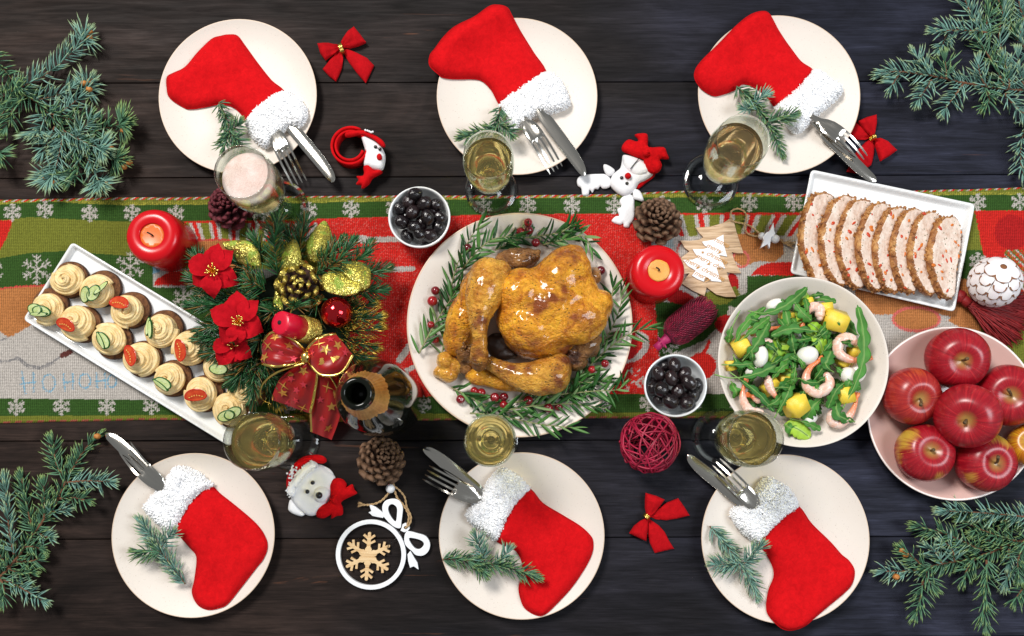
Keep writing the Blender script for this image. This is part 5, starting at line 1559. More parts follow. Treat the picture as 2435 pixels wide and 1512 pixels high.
for i, (x, y, s, z, rot, lab) in enumerate([(1085, 395, 205, .052, (.35, .1, -.25), 'largest mango cube at the upper right of the salad'), (1000, 280, 110, .046, (.1, .3, .2), 'mango piece behind the largest cube'), (275, 620, 165, .048, (.3, -.25, .45), 'mango cube at the left of the salad under a rocket leaf'), (742, 1125, 195, .054, (.25, .2, .5), 'mango cube at the bottom of the salad with a sharp corner up'),
    (1165, 1035, 165, .048, (.2, .1, .3), 'mango cube under the lower right rocket leaves'), (185, 785, 95, .044, (.2, .1, .2), 'small mango wedge at the far left rim of the salad'), (530, 960, 150, .044, (.1, .2, .7), 'mango piece behind the lower left shrimps'), (665, 370, 120, .046, (.2, .2, .2), 'mango piece at the upper left between leaves'), (1150, 745, 110, .042, (.3, .1, .9), 'mango piece under the curled shrimp'), (1250, 665, 110, .044, (.2, .2, .2), 'mango piece inside the curl of the right shrimp'), (400, 480, 100, .042, (.2, .3, .5), 'mango piece behind the left shrimp'), (645, 900, 105, .046, (.4, .2, .1), 'mango piece in the middle of the salad'), (850, 230, 90, .044, (.1, .1, .4), 'mango scrap at the top of the salad')]):
    mango(x, y, s, z, rot, 30 + i, lab)
# mozzarella
def mozz():
    x = N('mozzarella')
    v = x.voro(260); pr = x.noise(60, 2)
    sp = x.math('MULTIPLY', x.ramp(v, [(.07, 1.0), (.13, 0.0)]), x.ramp(pr, [(.52, 0.0), (.56, 1.0)]))
    x.set(color=x.mix(sp, (.86, .84, .77), (.05, .025, .012)), rough=.30, sss=.2, ssss=.3)
    x.b.inputs['Subsurface Radius'].default_value = (.01, .009, .006)
    x.bump(x.noise(60, 3), .15, .001)
    return x.m
M_MOZ = mozz()
for i, (x, y, a, b, h, z, ang, lab) in enumerate([(568, 262, 84, 58, .010, .047, -12, 'mozzarella ball at the upper left of the salad'), (842, 696, 92, 80, .014, .056, -25, 'mozzarella ball in the middle of the salad'), (435, 706, 64, 96, .013, .054, 8, 'tall mozzarella ball left of the lettuce'), (1200, 870, 80, 72, .012, .050, 30, 'mozzarella ball at the right of the salad'), (1270, 840, 75, 90, .011, .043, 10, 'mozzarella ball tucked behind another at the right rim'), (365, 838, 62, 45, .009, .048, 0, 'mozzarella piece at the left under a rocket rib'), (765, 530, 38, 50, .008, .046, 0, 'mozzarella piece peeking below the upper rocket leaf'), (850, 1240, 80, 55, .011, .042, -20, 'mozzarella ball at the lower edge behind the mango')]):
    k = UC * .97
    V, F = ball((0, 0, 0), (a * k, b * k, h), Matrix.Rotation(-math.radians(ang), 3, 'Z'), 30, 18)
    V = [v * (1 + .035 * noise.noise((v.x * 60 + i, v.y * 60, v.z * 60))) for v in V]
    o = put('mozzarella_ball', mesh('cheese', V, F, M_MOZ), None, tuple(C3(x, y, z + .005)))
    tag(o, lab, 'mozzarella', 'mozzarella balls in the shrimp salad')
# shrimps
def shrimpmat():
    x = N('cooked_shrimp')
    at = x.n('Attribute'); at.attribute_name = 'tail'
    n = x.noise(130, 5, .6, None, .8)
    c = x.ramp(n, [(.34, (.80, .40, .27)), (.5, (.82, .56, .46)), (.68, (.84, .68, .60))])
    c = x.mix(x.ramp(at.outputs['Fac'], [(.55, 0.0), (.80, .8), (1.0, 1.0)]), c, (.78, .19, .045))
    x.set(color=c, rough=.28, sss=.2, ssss=.3, coat=.2); x.b.inputs['Subsurface Radius'].default_value = (.012, .006, .004)
    x.bump(n, .35, .001)
    return x.m
M_SHRIMP = shrimpmat()
def shrimp(pts, r0, z, lab, seed):
    P = resample(catmull([C3(p[0], p[1], z) for p in pts], 12, False), .0009)
    m = len(P); c = P[m // 2]
    rt = root('shrimp', tuple(c), lab, 'shrimp', 'shrimps in the salad')
    R, att = [], []
    for i in range(m):
        s = i / (m - 1)
        r = r0 * UC * float(np.interp(s, [0, .06, .25, .55, .78, .88, 1], [.62, .88, 1.0, .86, .56, .42, .36]))
        sg = (s * 6.2) % 1.0
        r *= 1 + (.07 * (1 - sg) - .10 * math.exp(-((sg - .98) / .05) ** 2)) * (s < .86)
        R.append(r)
    V, F = tube(P, R, 18, flat=.92)
    tip = len(V)
    me = mesh('body', [v - c for v in V], F, M_SHRIMP)
    add_attr(me, 'tail', [min(1, (i // 18) / (m - 1)) for i in range(len(V))])
    put('body', me, rt)
    # rounded head end
    V, F = ball(P[0] - c, R[0] * .97, None, 16, 10); hm = mesh('head_end', V, F, M_SHRIMP); add_attr(hm, 'tail', [0] * len(V)); put('head_end', hm, rt)
    t = (P[-1] - P[-4]).normalized(); b = t.cross(Vector((0, 0, 1))).normalized()
    for k, a in enumerate((-.32, .02, .34)):
        d = t * math.cos(a) + b * math.sin(a)
        L = r0 * UC * 1.35
        o2 = [P[-1] + (d * (L * u) + (d.cross(Vector((0, 0, 1)))) * (L * .24 * w)) for u, w in ((-.15, -.5), (.3, -1), (.75, -.85), (1.0, -.15), (.92, .4), (.6, 1), (.2, .85), (-.15, .5))]
        V, F = slab([(p.x, p.y) for p in o2], .0012, lambda x, y, dd: z + .0008 * k + .0012 * np.clip(dd / .001, 0, 1), lambda x, y, dd: z + .0008 * k - .0006 + 0 * dd)
        fm = mesh('tail_fin', [Vector(v) - c for v in V], F, M_SHRIMP); add_attr(fm, 'tail', [1] * len(V)); put('tail_fin', fm, rt)
for i, (pts, r, z, lab) in enumerate([([(1255, 580), (1190, 545), (1115, 580), (1110, 670), (1190, 725), (1290, 740), (1345, 725)], 52, .058, 'curled shrimp at the right of the salad, tail to the rim'), ([(1010, 870), (1025, 955), (930, 1015), (845, 970), (830, 880), (865, 800), (935, 745)], 52, .060, 'curled shrimp in the middle of the salad with a bright orange tail'),
    ([(950, 370), (940, 290), (870, 280), (815, 350), (800, 410)], 48, .052, 'shrimp at the top of the salad beside the large mango cube'), ([(520, 580), (440, 560), (420, 500), (500, 470), (590, 455)], 40, .052, 'shrimp at the upper left of the salad under rocket'), ([(440, 1185), (350, 1175), (290, 1090), (285, 1000), (305, 930)], 42, .050, 'shrimp standing at the lower left rim, tail upward'),
    ([(1060, 1180), (1045, 1255), (1120, 1285), (1200, 1220), (1250, 1130), (1265, 1060)], 44, .050, 'shrimp at the lower right rim, tail upward'), ([(500, 890), (515, 970), (560, 1040), (590, 1075)], 40, .054, 'straight shrimp left of the lower mango cube'), ([(440, 1080), (390, 1060), (350, 1045)], 42, .050, 'greyish shrimp body by the lower left rim'), ([(500, 790), (570, 790), (640, 800)], 32, .050, 'small shrimp under the rocket in the middle left')]):
    shrimp(pts, r * .92, z + .005, lab, i)

# ------------------------------------------------------------------ apple bowl
def applebowl():
    z = .031
    c = W(2268, 982, z); R = 207 * K(982, z)
    prof = [(0, .0075), (R * .50, .0075), (R * .66, .011), (R * .82, .0225), (R * .93, .0355), (R * .975, .0410), (R * .992, .0424), (R, .0412), (R * .985, .0380), (R * .92, .029), (R * .80, .0155), (R * .64, .0058), (R * .54, .003), (R * .52, 0), (R * .48, 0), (R * .47, .003), (0, .003)]
    prof = [(r_, z_ * .65) for r_, z_ in prof]
    x = N('dusty_pink_glaze'); x.set(color=x.ramp(x.noise(6, 3), [(.3, (.60, .385, .335)), (.7, (.64, .42, .37))]), rough=.22, coat=.3); M1 = x.m
    M2 = plain('pale_glaze_edge', (.80, .69, .64), .2)
    V, F = lathe(prof[::-1], 112)
    me = mesh('bowl', V, F, [M1, M2])
    for p in me.polygons:
        if math.hypot(p.center.x, p.center.y) > R * .976: p.material_index = 1
    o = put('fruit_bowl', me, None, (c.x, c.y, .0035)); tag(o, 'dusty pink bowl of red apples at the right edge of the table', 'bowl')
applebowl()
def applemat(name, yellow, ycol, red=(.31, .006, .015)):
    x = N(name)
    co = x.n('TexCoord'); sp = x.n('SeparateXYZ'); x.l(co.outputs['Object'], sp.inputs[0])
    ang = x.math('ARCTAN2', sp.outputs[1], sp.outputs[0])
    cb = x.n('CombineXYZ'); x.l(x.math('MULTIPLY', ang, 9.0), cb.inputs[0]); x.l(x.math('MULTIPLY', sp.outputs[2], 26), cb.inputs[1])
    st = x.noise(1.4, 6, .6, cb.outputs[0], .3)
    c = x.ramp(st, [(.28, tuple(k * .62 for k in red)), (.5, red), (.72, (red[0] * 1.65, red[1] * 3.5, red[2] * 1.8))])
    cl = x.noise(22, 3, .5); yl = x.noise(17, 2, .5, x.coord('Object', (1, 1, .7)))
    c = x.mix(x.ramp(x.math('ADD', yl, x.math('MULTIPLY', st, .25)), [(.86 - yellow * .34, 0.0), (.96 - yellow * .30, .9)]), c, ycol)
    r2 = x.n('VectorMath'); r2.operation = 'LENGTH'
    mp = x.n('Mapping'); mp.inputs['Scale'].default_value = (1, 1, 0); x.l(co.outputs['Object'], mp.inputs[0]); x.l(mp.outputs[0], r2.inputs[0])
    cav = x.math('ADD', r2.outputs['Value'], x.math('MULTIPLY', st, .006))
    cavf = x.math('MULTIPLY', x.ramp(x.math('MULTIPLY', cav, 30), [(.22, .75), (.52, 0.0)]), x.math('GREATER_THAN', sp.outputs[2], 0))
    c = x.mix(cavf, c, (.36, .24, .06))
    v = x.voro(420); c = x.mix(x.ramp(v, [(.06, .75), (.10, 0.0)]), c, (.62, .40, .26))
    x.set(color=c, rough=.30, coat=0.0, spec=.5, sss=.03); x.b.inputs['Coat Roughness'].default_value = .22
    return x.m
M_AP = [applemat('red_apple_skin', 0, (.62, .22, .03)), applemat('blush_apple_skin', .52, (.60, .40, .05)), applemat('orange_red_apple_skin', .3, (.55, .10, .02), (.34, .018, .018)), applemat('orange_skin', 0, (.55, .22, .01), (.50, .17, .012))]
M_STEM = mottled('apple_stem', (.055, .030, .012), (.16, .10, .035), 300, .7)
def apple(px, py, rpx, z, sx, sy, mat, seed, lab, name='apple', cat='apple', stemL=.016, lean=(0, 0)):
    z -= .003
    c = W(px, py, z); R = rpx * K(py, z)
    rs = np.random.RandomState(seed)
    prof = []
    for i in range(29):
        th = math.pi * i / 28
        q = 1 - .36 * math.exp(-((th) / .40) ** 2) - .22 * math.exp(-((math.pi - th) / .25) ** 2)
        r = R * math.sin(th) * (1 + .05 * math.sin(th) * math.cos(th)) ; zc = R * .93 * math.cos(th) * q
        prof.append((max(r, 0) if 0 < i < 28 else 0, zc))
    V, F = lathe(prof[::-1], 56)
    V = [(x * (1 + .03 * noise.noise((x * 14 + seed, y * 14, z_ * 10)) + .007 * math.cos(5 * math.atan2(y, x) + seed)), y * (1 + .03 * noise.noise((x * 14 + seed, y * 14, z_ * 10)) + .007 * math.cos(5 * math.atan2(y, x) + seed)), z_) for x, y, z_ in V]
    s = W(sx, sy, z + R * .6) - c
    ax = Vector((s.x, s.y, 0)); L = min(ax.length / (R * .62), .8)
    axis = Vector((ax.x, ax.y, 0)).normalized() * L + Vector((0, 0, math.sqrt(1 - L * L))) if ax.length > 1e-5 else Vector((0, 0, 1))
    rt = root(name, tuple(c), lab, cat, 'apples in the pink bowl' if cat == 'apple' else None)
    rt.rotation_mode = 'QUATERNION'; rt.rotation_quaternion = axis.to_track_quat('Z', 'Y') @ Quaternion((0, 0, 1), seed * 1.3)
    put('skin', mesh('skin', V, F, mat), rt)
    zt = R * .93 * .64
    P = [Vector((0, 0, zt - .002)), Vector((lean[0] * .25, lean[1] * .25, zt + stemL * .4)), Vector((lean[0], lean[1], zt + stemL))]
    P = catmull(P, 5, False)
    V, F = tube(P, [.0016 + .0012 * abs(i / (len(P) - 1) - .25) for i in range(len(P))], 8)
    put('stem', mesh('stem', V, F, M_STEM), rt)
for i, a in enumerate([(2275.5, 851, 73, .047, 2288, 857, M_AP[0], 'red apple at the top of the pink bowl, its brown stem upright', .020, (.004, .004)), (2167, 941, 68, .046, 2187, 948, M_AP[2], 'orange red apple at the left of the pink bowl', .020, (.006, .008)), (2397, 940, 72, .047, 2405, 940, M_AP[0], 'red apple at the right of the bowl with a streaked crown', .018, (.010, -.002)),
    (2300, 989, 76, .078, 2300, 998, M_AP[0], 'deep red apple lying on top of the others in the bowl', .011, (.003, 0)), (2197, 1076, 68, .046, 2213, 1071, M_AP[1], 'red apple with a green yellow cheek at the lower left of the bowl', .010, (0, 0)), (2341, 1097, 70, .046, 2366, 1101, M_AP[1], 'red apple with a yellow blush at the bottom of the bowl', .022, (.014, -.002))]):
    apple(a[0], a[1], a[2], a[3], a[4], a[5], a[6], i + 1, a[7], stemL=a[8], lean=a[9])
apple(2452, 1058, 52, .046, 2452, 1050, M_AP[3], 9, 'orange fruit at the right edge of the pink bowl, cut by the picture edge', 'orange', 'orange', .004)
# ------------------------------------------------------------------ rectangular porcelain dishes
def dish(corners, zr, lab, name='serving_dish', rim=.010, rad=.010):
    P = [W(x, y, zr) for x, y in corners]
    # rounded corners
    out = []
    n = len(P)
    for i in range(n):
        a, b, c = P[i - 1], P[i], P[(i + 1) % n]
        u, v = (a - b).normalized(), (c - b).normalized()
        s, e = b + u * rad, b + v * rad
        for k in range(7):
            t = k / 6
            out.append(s * (1 - t) ** 2 + b * (2 * t * (1 - t)) + e * t * t)
    base = W(sum(c[0] for c in corners) / 4, sum(c[1] for c in corners) / 4, 0)
    base.z = .0035
    fl = .0062
    def top(x, y, d):
        q = np.clip((d - .002) / (rim - .002), 0, 1)
        q = q * q * (3 - 2 * q)
        e = 1 - np.clip(d / .0022, 0, 1)
        return zr * (1 - q) + fl * q - .0012 * e * e
    def bot(x, y, d):
        q = np.clip(d / (rim * 1.6), 0, 1)
        return (zr - .0035) * (1 - q) ** 1.5 + .0012 - .0010 * (d > rim * 2)
    V, F = slab(out, .0026, top, bot)
    V = [(v[0] - base.x, v[1] - base.y, v[2]) for v in V]
    o = put(name, mesh('dish', V, F, M_CHINA), None, tuple(base))
    tag(o, lab, 'dish')
    return base.z + fl
ZD_ = dish([(173, 576), (57, 760), (548, 1062), (660, 872)], .017, 'long white porcelain tray of canapes slanting across the left of the runner', 'canape_tray', .007, .007)
ZM_ = dish([(1927, 404), (2316, 486), (2267, 742), (1877, 650)], .017, 'white rectangular dish holding the sliced meatloaf', 'meatloaf_dish', .010, .007)

# ------------------------------------------------------------------ canapes
M_BREAD = mottled('rye_bread', (.085, .030, .010), (.22, .090, .030), 190, .9, bump=.9, bscale=420, bdist=.002)
M_CRUST = mottled('dark_rye_crust', (.030, .011, .005), (.075, .028, .011), 160, .85, bump=.7, bscale=350)
def patemat():
    x = N('piped_pate')
    c = x.ramp(x.noise(90, 6, .65), [(.30, (.66, .43, .16)), (.50, (.82, .62, .30)), (.72, (.88, .73, .43))])
    v = x.voro(330); pr = x.noise(70, 2)
    c = x.mix(x.math('MULTIPLY', x.ramp(v, [(.08, 1.0), (.16, 0.0)]), x.ramp(pr, [(.52, 0.0), (.58, .8)])), c, (.55, .20, .03))
    x.set(color=c, rough=.50, sss=.12, ssss=.2, spec=.4); x.b.inputs['Subsurface Radius'].default_value = (.008, .005, .002)
    x.bump(x.noise(420, 5, .65), .6, .0012)
    return x.m
M_PATE = patemat()
def pate_mesh(seed, bite=None):
    """a fluted rope of spread piped in a rising spiral over a low mound"""
    rs = np.random.RandomState(seed)
    R, H = .0195, .0205
    turns = rs.uniform(2.7, 3.2); dr = 1 if seed % 2 else -1; ph = rs.uniform(0, 6.28)
    cx, cy = rs.uniform(-.003, .003, 2)
    n = 210; NK = 28; ridges = 7; tw = rs.uniform(5, 9)
    P, rad = [], []
    for i in range(n + 1):
        q = i / n
        a = ph + dr * 6.283 * turns * (1 - (1 - q) ** 1.25)
        r = R * (1 - q) ** .80 * (1 + .05 * noise.noise((q * 9, seed, 0)))
        P.append(Vector((cx * q + r * math.cos(a), cy * q + r * math.sin(a), .0040 + (H - .0045) * q ** .85 + .0007 * noise.noise((q * 14, seed, 4)))))
        rad.append((.0066 - .0016 * q) * (1 if q < .96 else 1 - .75 * (q - .96) / .04) * (1 + .05 * noise.noise((q * 22, seed, 8))))
    fr = frames(P)
    V, F = [], []
    for i, (p, r, (t, nn, b)) in enumerate(zip(P, rad, fr)):
        q = i / n
        for k in range(NK):
            a = 6.283 * k / NK
            rr = r * (1 + .15 * math.cos(ridges * a + tw * q * 6.283) + .05 * noise.noise((q * 60, a, seed)))
            V.append(p + b * (rr * math.cos(a)) + nn * (rr * math.sin(a) * .9))
    for i in range(n):
        for k in range(NK):
            k2 = (k + 1) % NK
            F.append([i * NK + k, i * NK + k2, (i + 1) * NK + k2, (i + 1) * NK + k])
    F.append(list(range(NK))[::-1]); F.append([n * NK + k for k in range(NK)])
    m = lathe([(0, 0), (.0225, 0), (.0230, .0025), (.019, .0075), (.011, .0125), (0, .0150)], 40)
    V, F = join([(V, F), m])
    if bite is not None:
        V = [(x, y, z if math.hypot(x - bite[0], y - bite[1]) > bite[2] else max(.0, z * .35)) for x, y, z in V]
    return mesh('pate', [(x, y, max(z, -.0008)) for x, y, z in V], F, M_PATE)
PATES = [pate_mesh(i) for i in range(5)] + [pate_mesh(9, (-.012, .019, .012))]
def bread_mesh(seed):
    R = .0272
    V, F = lathe([(0, 0), (R * .94, 0), (R, .0015), (R * 1.01, .006), (R * .97, .0092), (0, .0095)], 56)
    V = [(x * (1 + .018 * noise.noise((x * 90, y * 90, seed))), y * (1 + .018 * noise.noise((x * 90, y * 90, seed))), z + .0006 * noise.noise((x * 300, y * 300, seed))) for x, y, z in V]
    me = mesh('bread', V, F, [M_BREAD, M_CRUST])
    for p in me.polygons:
        if math.hypot(p.center.x, p.center.y) > R * .93 and p.center.z > .0002 and abs(p.normal.z) < .75: p.material_index = 1
    return me
BREADS = [bread_mesh(i) for i in range(3)]
M_CUCSKIN = mottled('cucumber_skin', (.010, .065, .012), (.030, .13, .020), 300, .3)
def cucflesh():
    x = N('cucumber_flesh')
    x.set(color=x.ramp(x.noise(160, 4), [(.35, (.52, .62, .20)), (.65, (.66, .73, .36))]), rough=.22, sss=.15, ssss=.2)
    return x.m
M_CUC = cucflesh()
M_CUCSEED = plain('cucumber_seed', (.62, .66, .38), .3)
M_TOM = plain('tomato_skin', (.50, .016, .006), .18, coat=.4)
M_TOMF = mottled('tomato_flesh', (.46, .025, .008), (.60, .08, .018), 120, .2)
M_TSEED = plain('tomato_seed', (.72, .42, .08), .3)
def cuc_slice_mesh():
    R, t = .0125, .0022
    V, F = lathe([(0, 0), (R, 0), (R, t), (R * .86, t + .00005), (0, t)], 36)
    me = mesh('cucumber_slice', V, F, [M_CUC, M_CUCSKIN])
    for p in me.polygons:
        if math.hypot(p.center.x, p.center.y) > R * .88: p.material_index = 1
    return me
CUC = cuc_slice_mesh()
SEEDC = mesh('seed', *ball((0, 0, 0), (.0016, .0006, .0003), n=10, m=6), M_CUCSEED)
SEEDT = mesh('seed', *ball((0, 0, 0), (.0012, .0007, .0005), n=10, m=6), M_TSEED)
def tomato_mesh():
    """half of a lengthwise wedge: curved skin below, flat cut face with core"""
    L, Wd = .0138, .0100
    P = []
    n = 28
    V, F = [], []
    out = [(L * math.cos(2 * math.pi * k / 40), Wd * math.sin(2 * math.pi * k / 40) * (1 if math.sin(2 * math.pi * k / 40) > 0 else .55)) for k in range(40)]
    V, F = slab(out, .0012, lambda x, y, d: .0004 - .0005 * np.exp(-((d - .0028) / .0009) ** 2) + 0 * d, lambda x, y, d: -.0055 * np.sqrt(np.clip(d / .006, 0, 1)))
    me = mesh('tomato_wedge', V, F, [M_TOMF, M_TOM])
    for p in me.polygons:
        c = p.center
        e = (c.x / L) ** 2 + (c.y / (Wd if c.y > 0 else Wd * .55)) ** 2
        if p.normal.z < .5 or e > .80: p.material_index = 1
    return me
TOM = tomato_mesh()
def canape(bx, by, sx, sy, kind, lab, seed, g):
    b = W(bx, by, ZD_ + .004); c = W(sx, sy, ZD_ + .016)
    r = root('canape', (b.x, b.y, ZD_ + .0002), lab, 'canape', 'canapes on the white tray')
    put('bread', BREADS[seed % 3], r, (0, 0, 0), (0, 0, seed * 1.7))
    s = Vector((c.x - b.x, c.y - b.y, 0))
    if s.length > .009: s *= .009 / s.length
    pm = PATES[5] if kind == 'torn' else PATES[seed % 5]
    pt = put('pate_swirl', pm, r, (s.x, s.y, .0092), (0, 0, 0 if kind == 'torn' else seed * 2.3), (1.0 + .06 * math.sin(seed * 3), 1.0 + .05 * math.cos(seed * 5), 1))
    for (gx, gy, ang, kd, tilt) in g:
        q = W(gx, gy, ZD_ + .022) - Vector((c.x, c.y, ZD_))
        q = Vector((s.x + q.x * .86, s.y + q.y * .86, 0))
        rr = min(1, math.hypot(q.x - s.x, q.y - s.y) / .026)
        z = .0092 + .0225 * (1 - rr ** 2) ** .62 + .0022
        Rm = Matrix.Rotation(math.radians(-ang), 4, 'Z')
        d = Vector((q.x - s.x, q.y - s.y, 0)); d = d.normalized() if d.length > 1e-5 else Vector((0, 1, 0))
        Tm = Matrix.Rotation(tilt, 4, Vector((-d.y, d.x, 0)))
        Mx = Matrix.Translation((q.x, q.y, z)) @ Tm @ Rm
        if kd == 't':
            o = put('tomato_wedge', TOM, r, M=Matrix.Translation((0, 0, .003)) @ Mx @ Matrix.Scale(1.2, 4))
            for i in range(6): put('seed', SEEDT, o, ((i - 2.5) * .0031, .0016 - .0003 * (i - 2.5) ** 2, .0004), (0, 0, i * .6))
        else:
            w = {'c': (1, 1, 1), 'h': (1, .62, 1), 'n': (1.05, .24, 1.6)}[kd]
            o = put('cucumber_slice', CUC, r, M=Mx @ Matrix.Diagonal((*w, 1)) @ Matrix.Scale(1.05, 4))
            if kd != 'n':
                for i in range(7): put('seed', SEEDC, o, (.0055 * math.cos(i * .9), .0055 * math.sin(i * .9), .0023), (0, 0, i * .9))
q = lambda x, y: zz('D', (x, y))[0]
def cz(b, s, kind, lab, seed, g):
    canape(*q(*b), *q(*s), kind, lab, seed, [(*q(x, y), a, k, t) for x, y, a, k, t in g])
cz((450, 600), (425, 590), 'torn', 'canape at the top corner of the tray, its spread torn away on one side', 3, [])
cz((655, 655), (610, 675), 'c', 'canape with two crossed cucumber halves, second in the upper row', 1, [(555, 700, 115, 'h', .5), (615, 690, 120, 'h', .3), (660, 655, 130, 'n', .4)])
cz((838, 790), (802, 795), 't', 'canape with a tomato wedge, third in the upper row', 2, [(768, 752, 15, 't', .35)])
cz((1045, 905), (1015, 915), 'n', 'canape with upright cucumber slivers, fourth in the upper row', 4, [(945, 895, 95, 'n', .2), (965, 915, 88, 'n', .3)])
cz((1225, 1020), (1195, 1035), 't', 'canape with a tall tomato wedge, beside the lowest red poinsettia', 5, [(1140, 1050, 82, 't', .3)])
cz((1400, 1150), (1385, 1145), 'c', 'canape partly hidden under the floral arrangement, cucumber showing', 6, [(1395, 1165, 5, 'h', .3)])
cz((1580, 1285), (1545, 1290), 'c', 'canape almost hidden behind the red ribbon of the arrangement', 7, [])
cz((325, 765), (300, 780), 'c', 'canape with cucumber at the left end of the lower row', 8, [(240, 790, 8, 'h', .35), (290, 805, 12, 'h', .3), (270, 822, 0, 'n', .4)])
cz((530, 880), (490, 868), 't', 'canape with a tomato wedge, second in the lower row', 9, [(430, 900, 20, 't', .4)])
cz((725, 985), (685, 975), 'n', 'canape with one curved cucumber sliver, third in the lower row', 10, [(675, 985, 62, 'h', .2), (662, 985, 70, 'n', .3)])
cz((912, 1098), (885, 1095), 't', 'canape with a tomato wedge, fourth in the lower row', 11, [(828, 1080, 66, 't', .3)])
cz((1100, 1220), (1065, 1225), 'c', 'canape with folded cucumber, fifth in the lower row', 12, [(1045, 1255, 25, 'h', .3), (1030, 1265, 40, 'n', .5)])
cz((1298, 1315), (1265, 1315), 't', 'canape with a wide tomato wedge, second from the lower end of the tray', 13, [(1255, 1340, -6, 't', .35)])
cz((1475, 1415), (1448, 1418), 'c', 'canape at the lower end of the tray behind the champagne glass, cucumber on top', 14, [(1440, 1460, -20, 'h', .4), (1485, 1440, -28, 'h', .4)])

# ------------------------------------------------------------------ sliced meatloaf
def loafmat():
    x = N('meatloaf_crumb')
    n = x.noise(70, 7, .68); n2 = x.noise(230, 4)
    c = x.ramp(n, [(.32, (.48, .28, .19)), (.44, (.72, .54, .43)), (.62, (.85, .72, .62))])
    v = x.voro(170); c = x.mix(x.math('MULTIPLY', x.ramp(v, [(.14, 1.0), (.22, 0.0)]), x.ramp(x.noise(60, 2), [(.47, 0.0), (.53, .9)])), c, (.10, .13, .05))
    v2 = x.voro(120, x.coord('Object', (1, 2.2, 1))); c = x.mix(x.math('MULTIPLY', x.ramp(v2, [(.10, .9), (.16, 0.0)]), x.ramp(x.noise(40, 2), [(.50, 0.0), (.55, 1.0)])), c, (.20, .14, .05))
    x.set(color=c, rough=.45, spec=.4); x.bump(x.mix(.5, n, n2), .8, .002)
    return x.m
M_LOAF = loafmat()
def loafcrust():
    x = N('meatloaf_crust')
    n = x.noise(75, 7, .7, None, .5)
    x.set(color=x.ramp(n, [(.32, (.080, .022, .006)), (.46, (.31, .110, .026)), (.62, (.58, .30, .095))]), rough=.42, spec=.5)
    x.bump(x.mix(.4, n, x.noise(260, 4)), 1.0, .0035)
    return x.m
M_LCRUST = loafcrust()
M_PEP = plain('red_pepper', (.58, .055, .012), .3)
M_PEPO = plain('orange_pepper', (.66, .17, .02), .3)
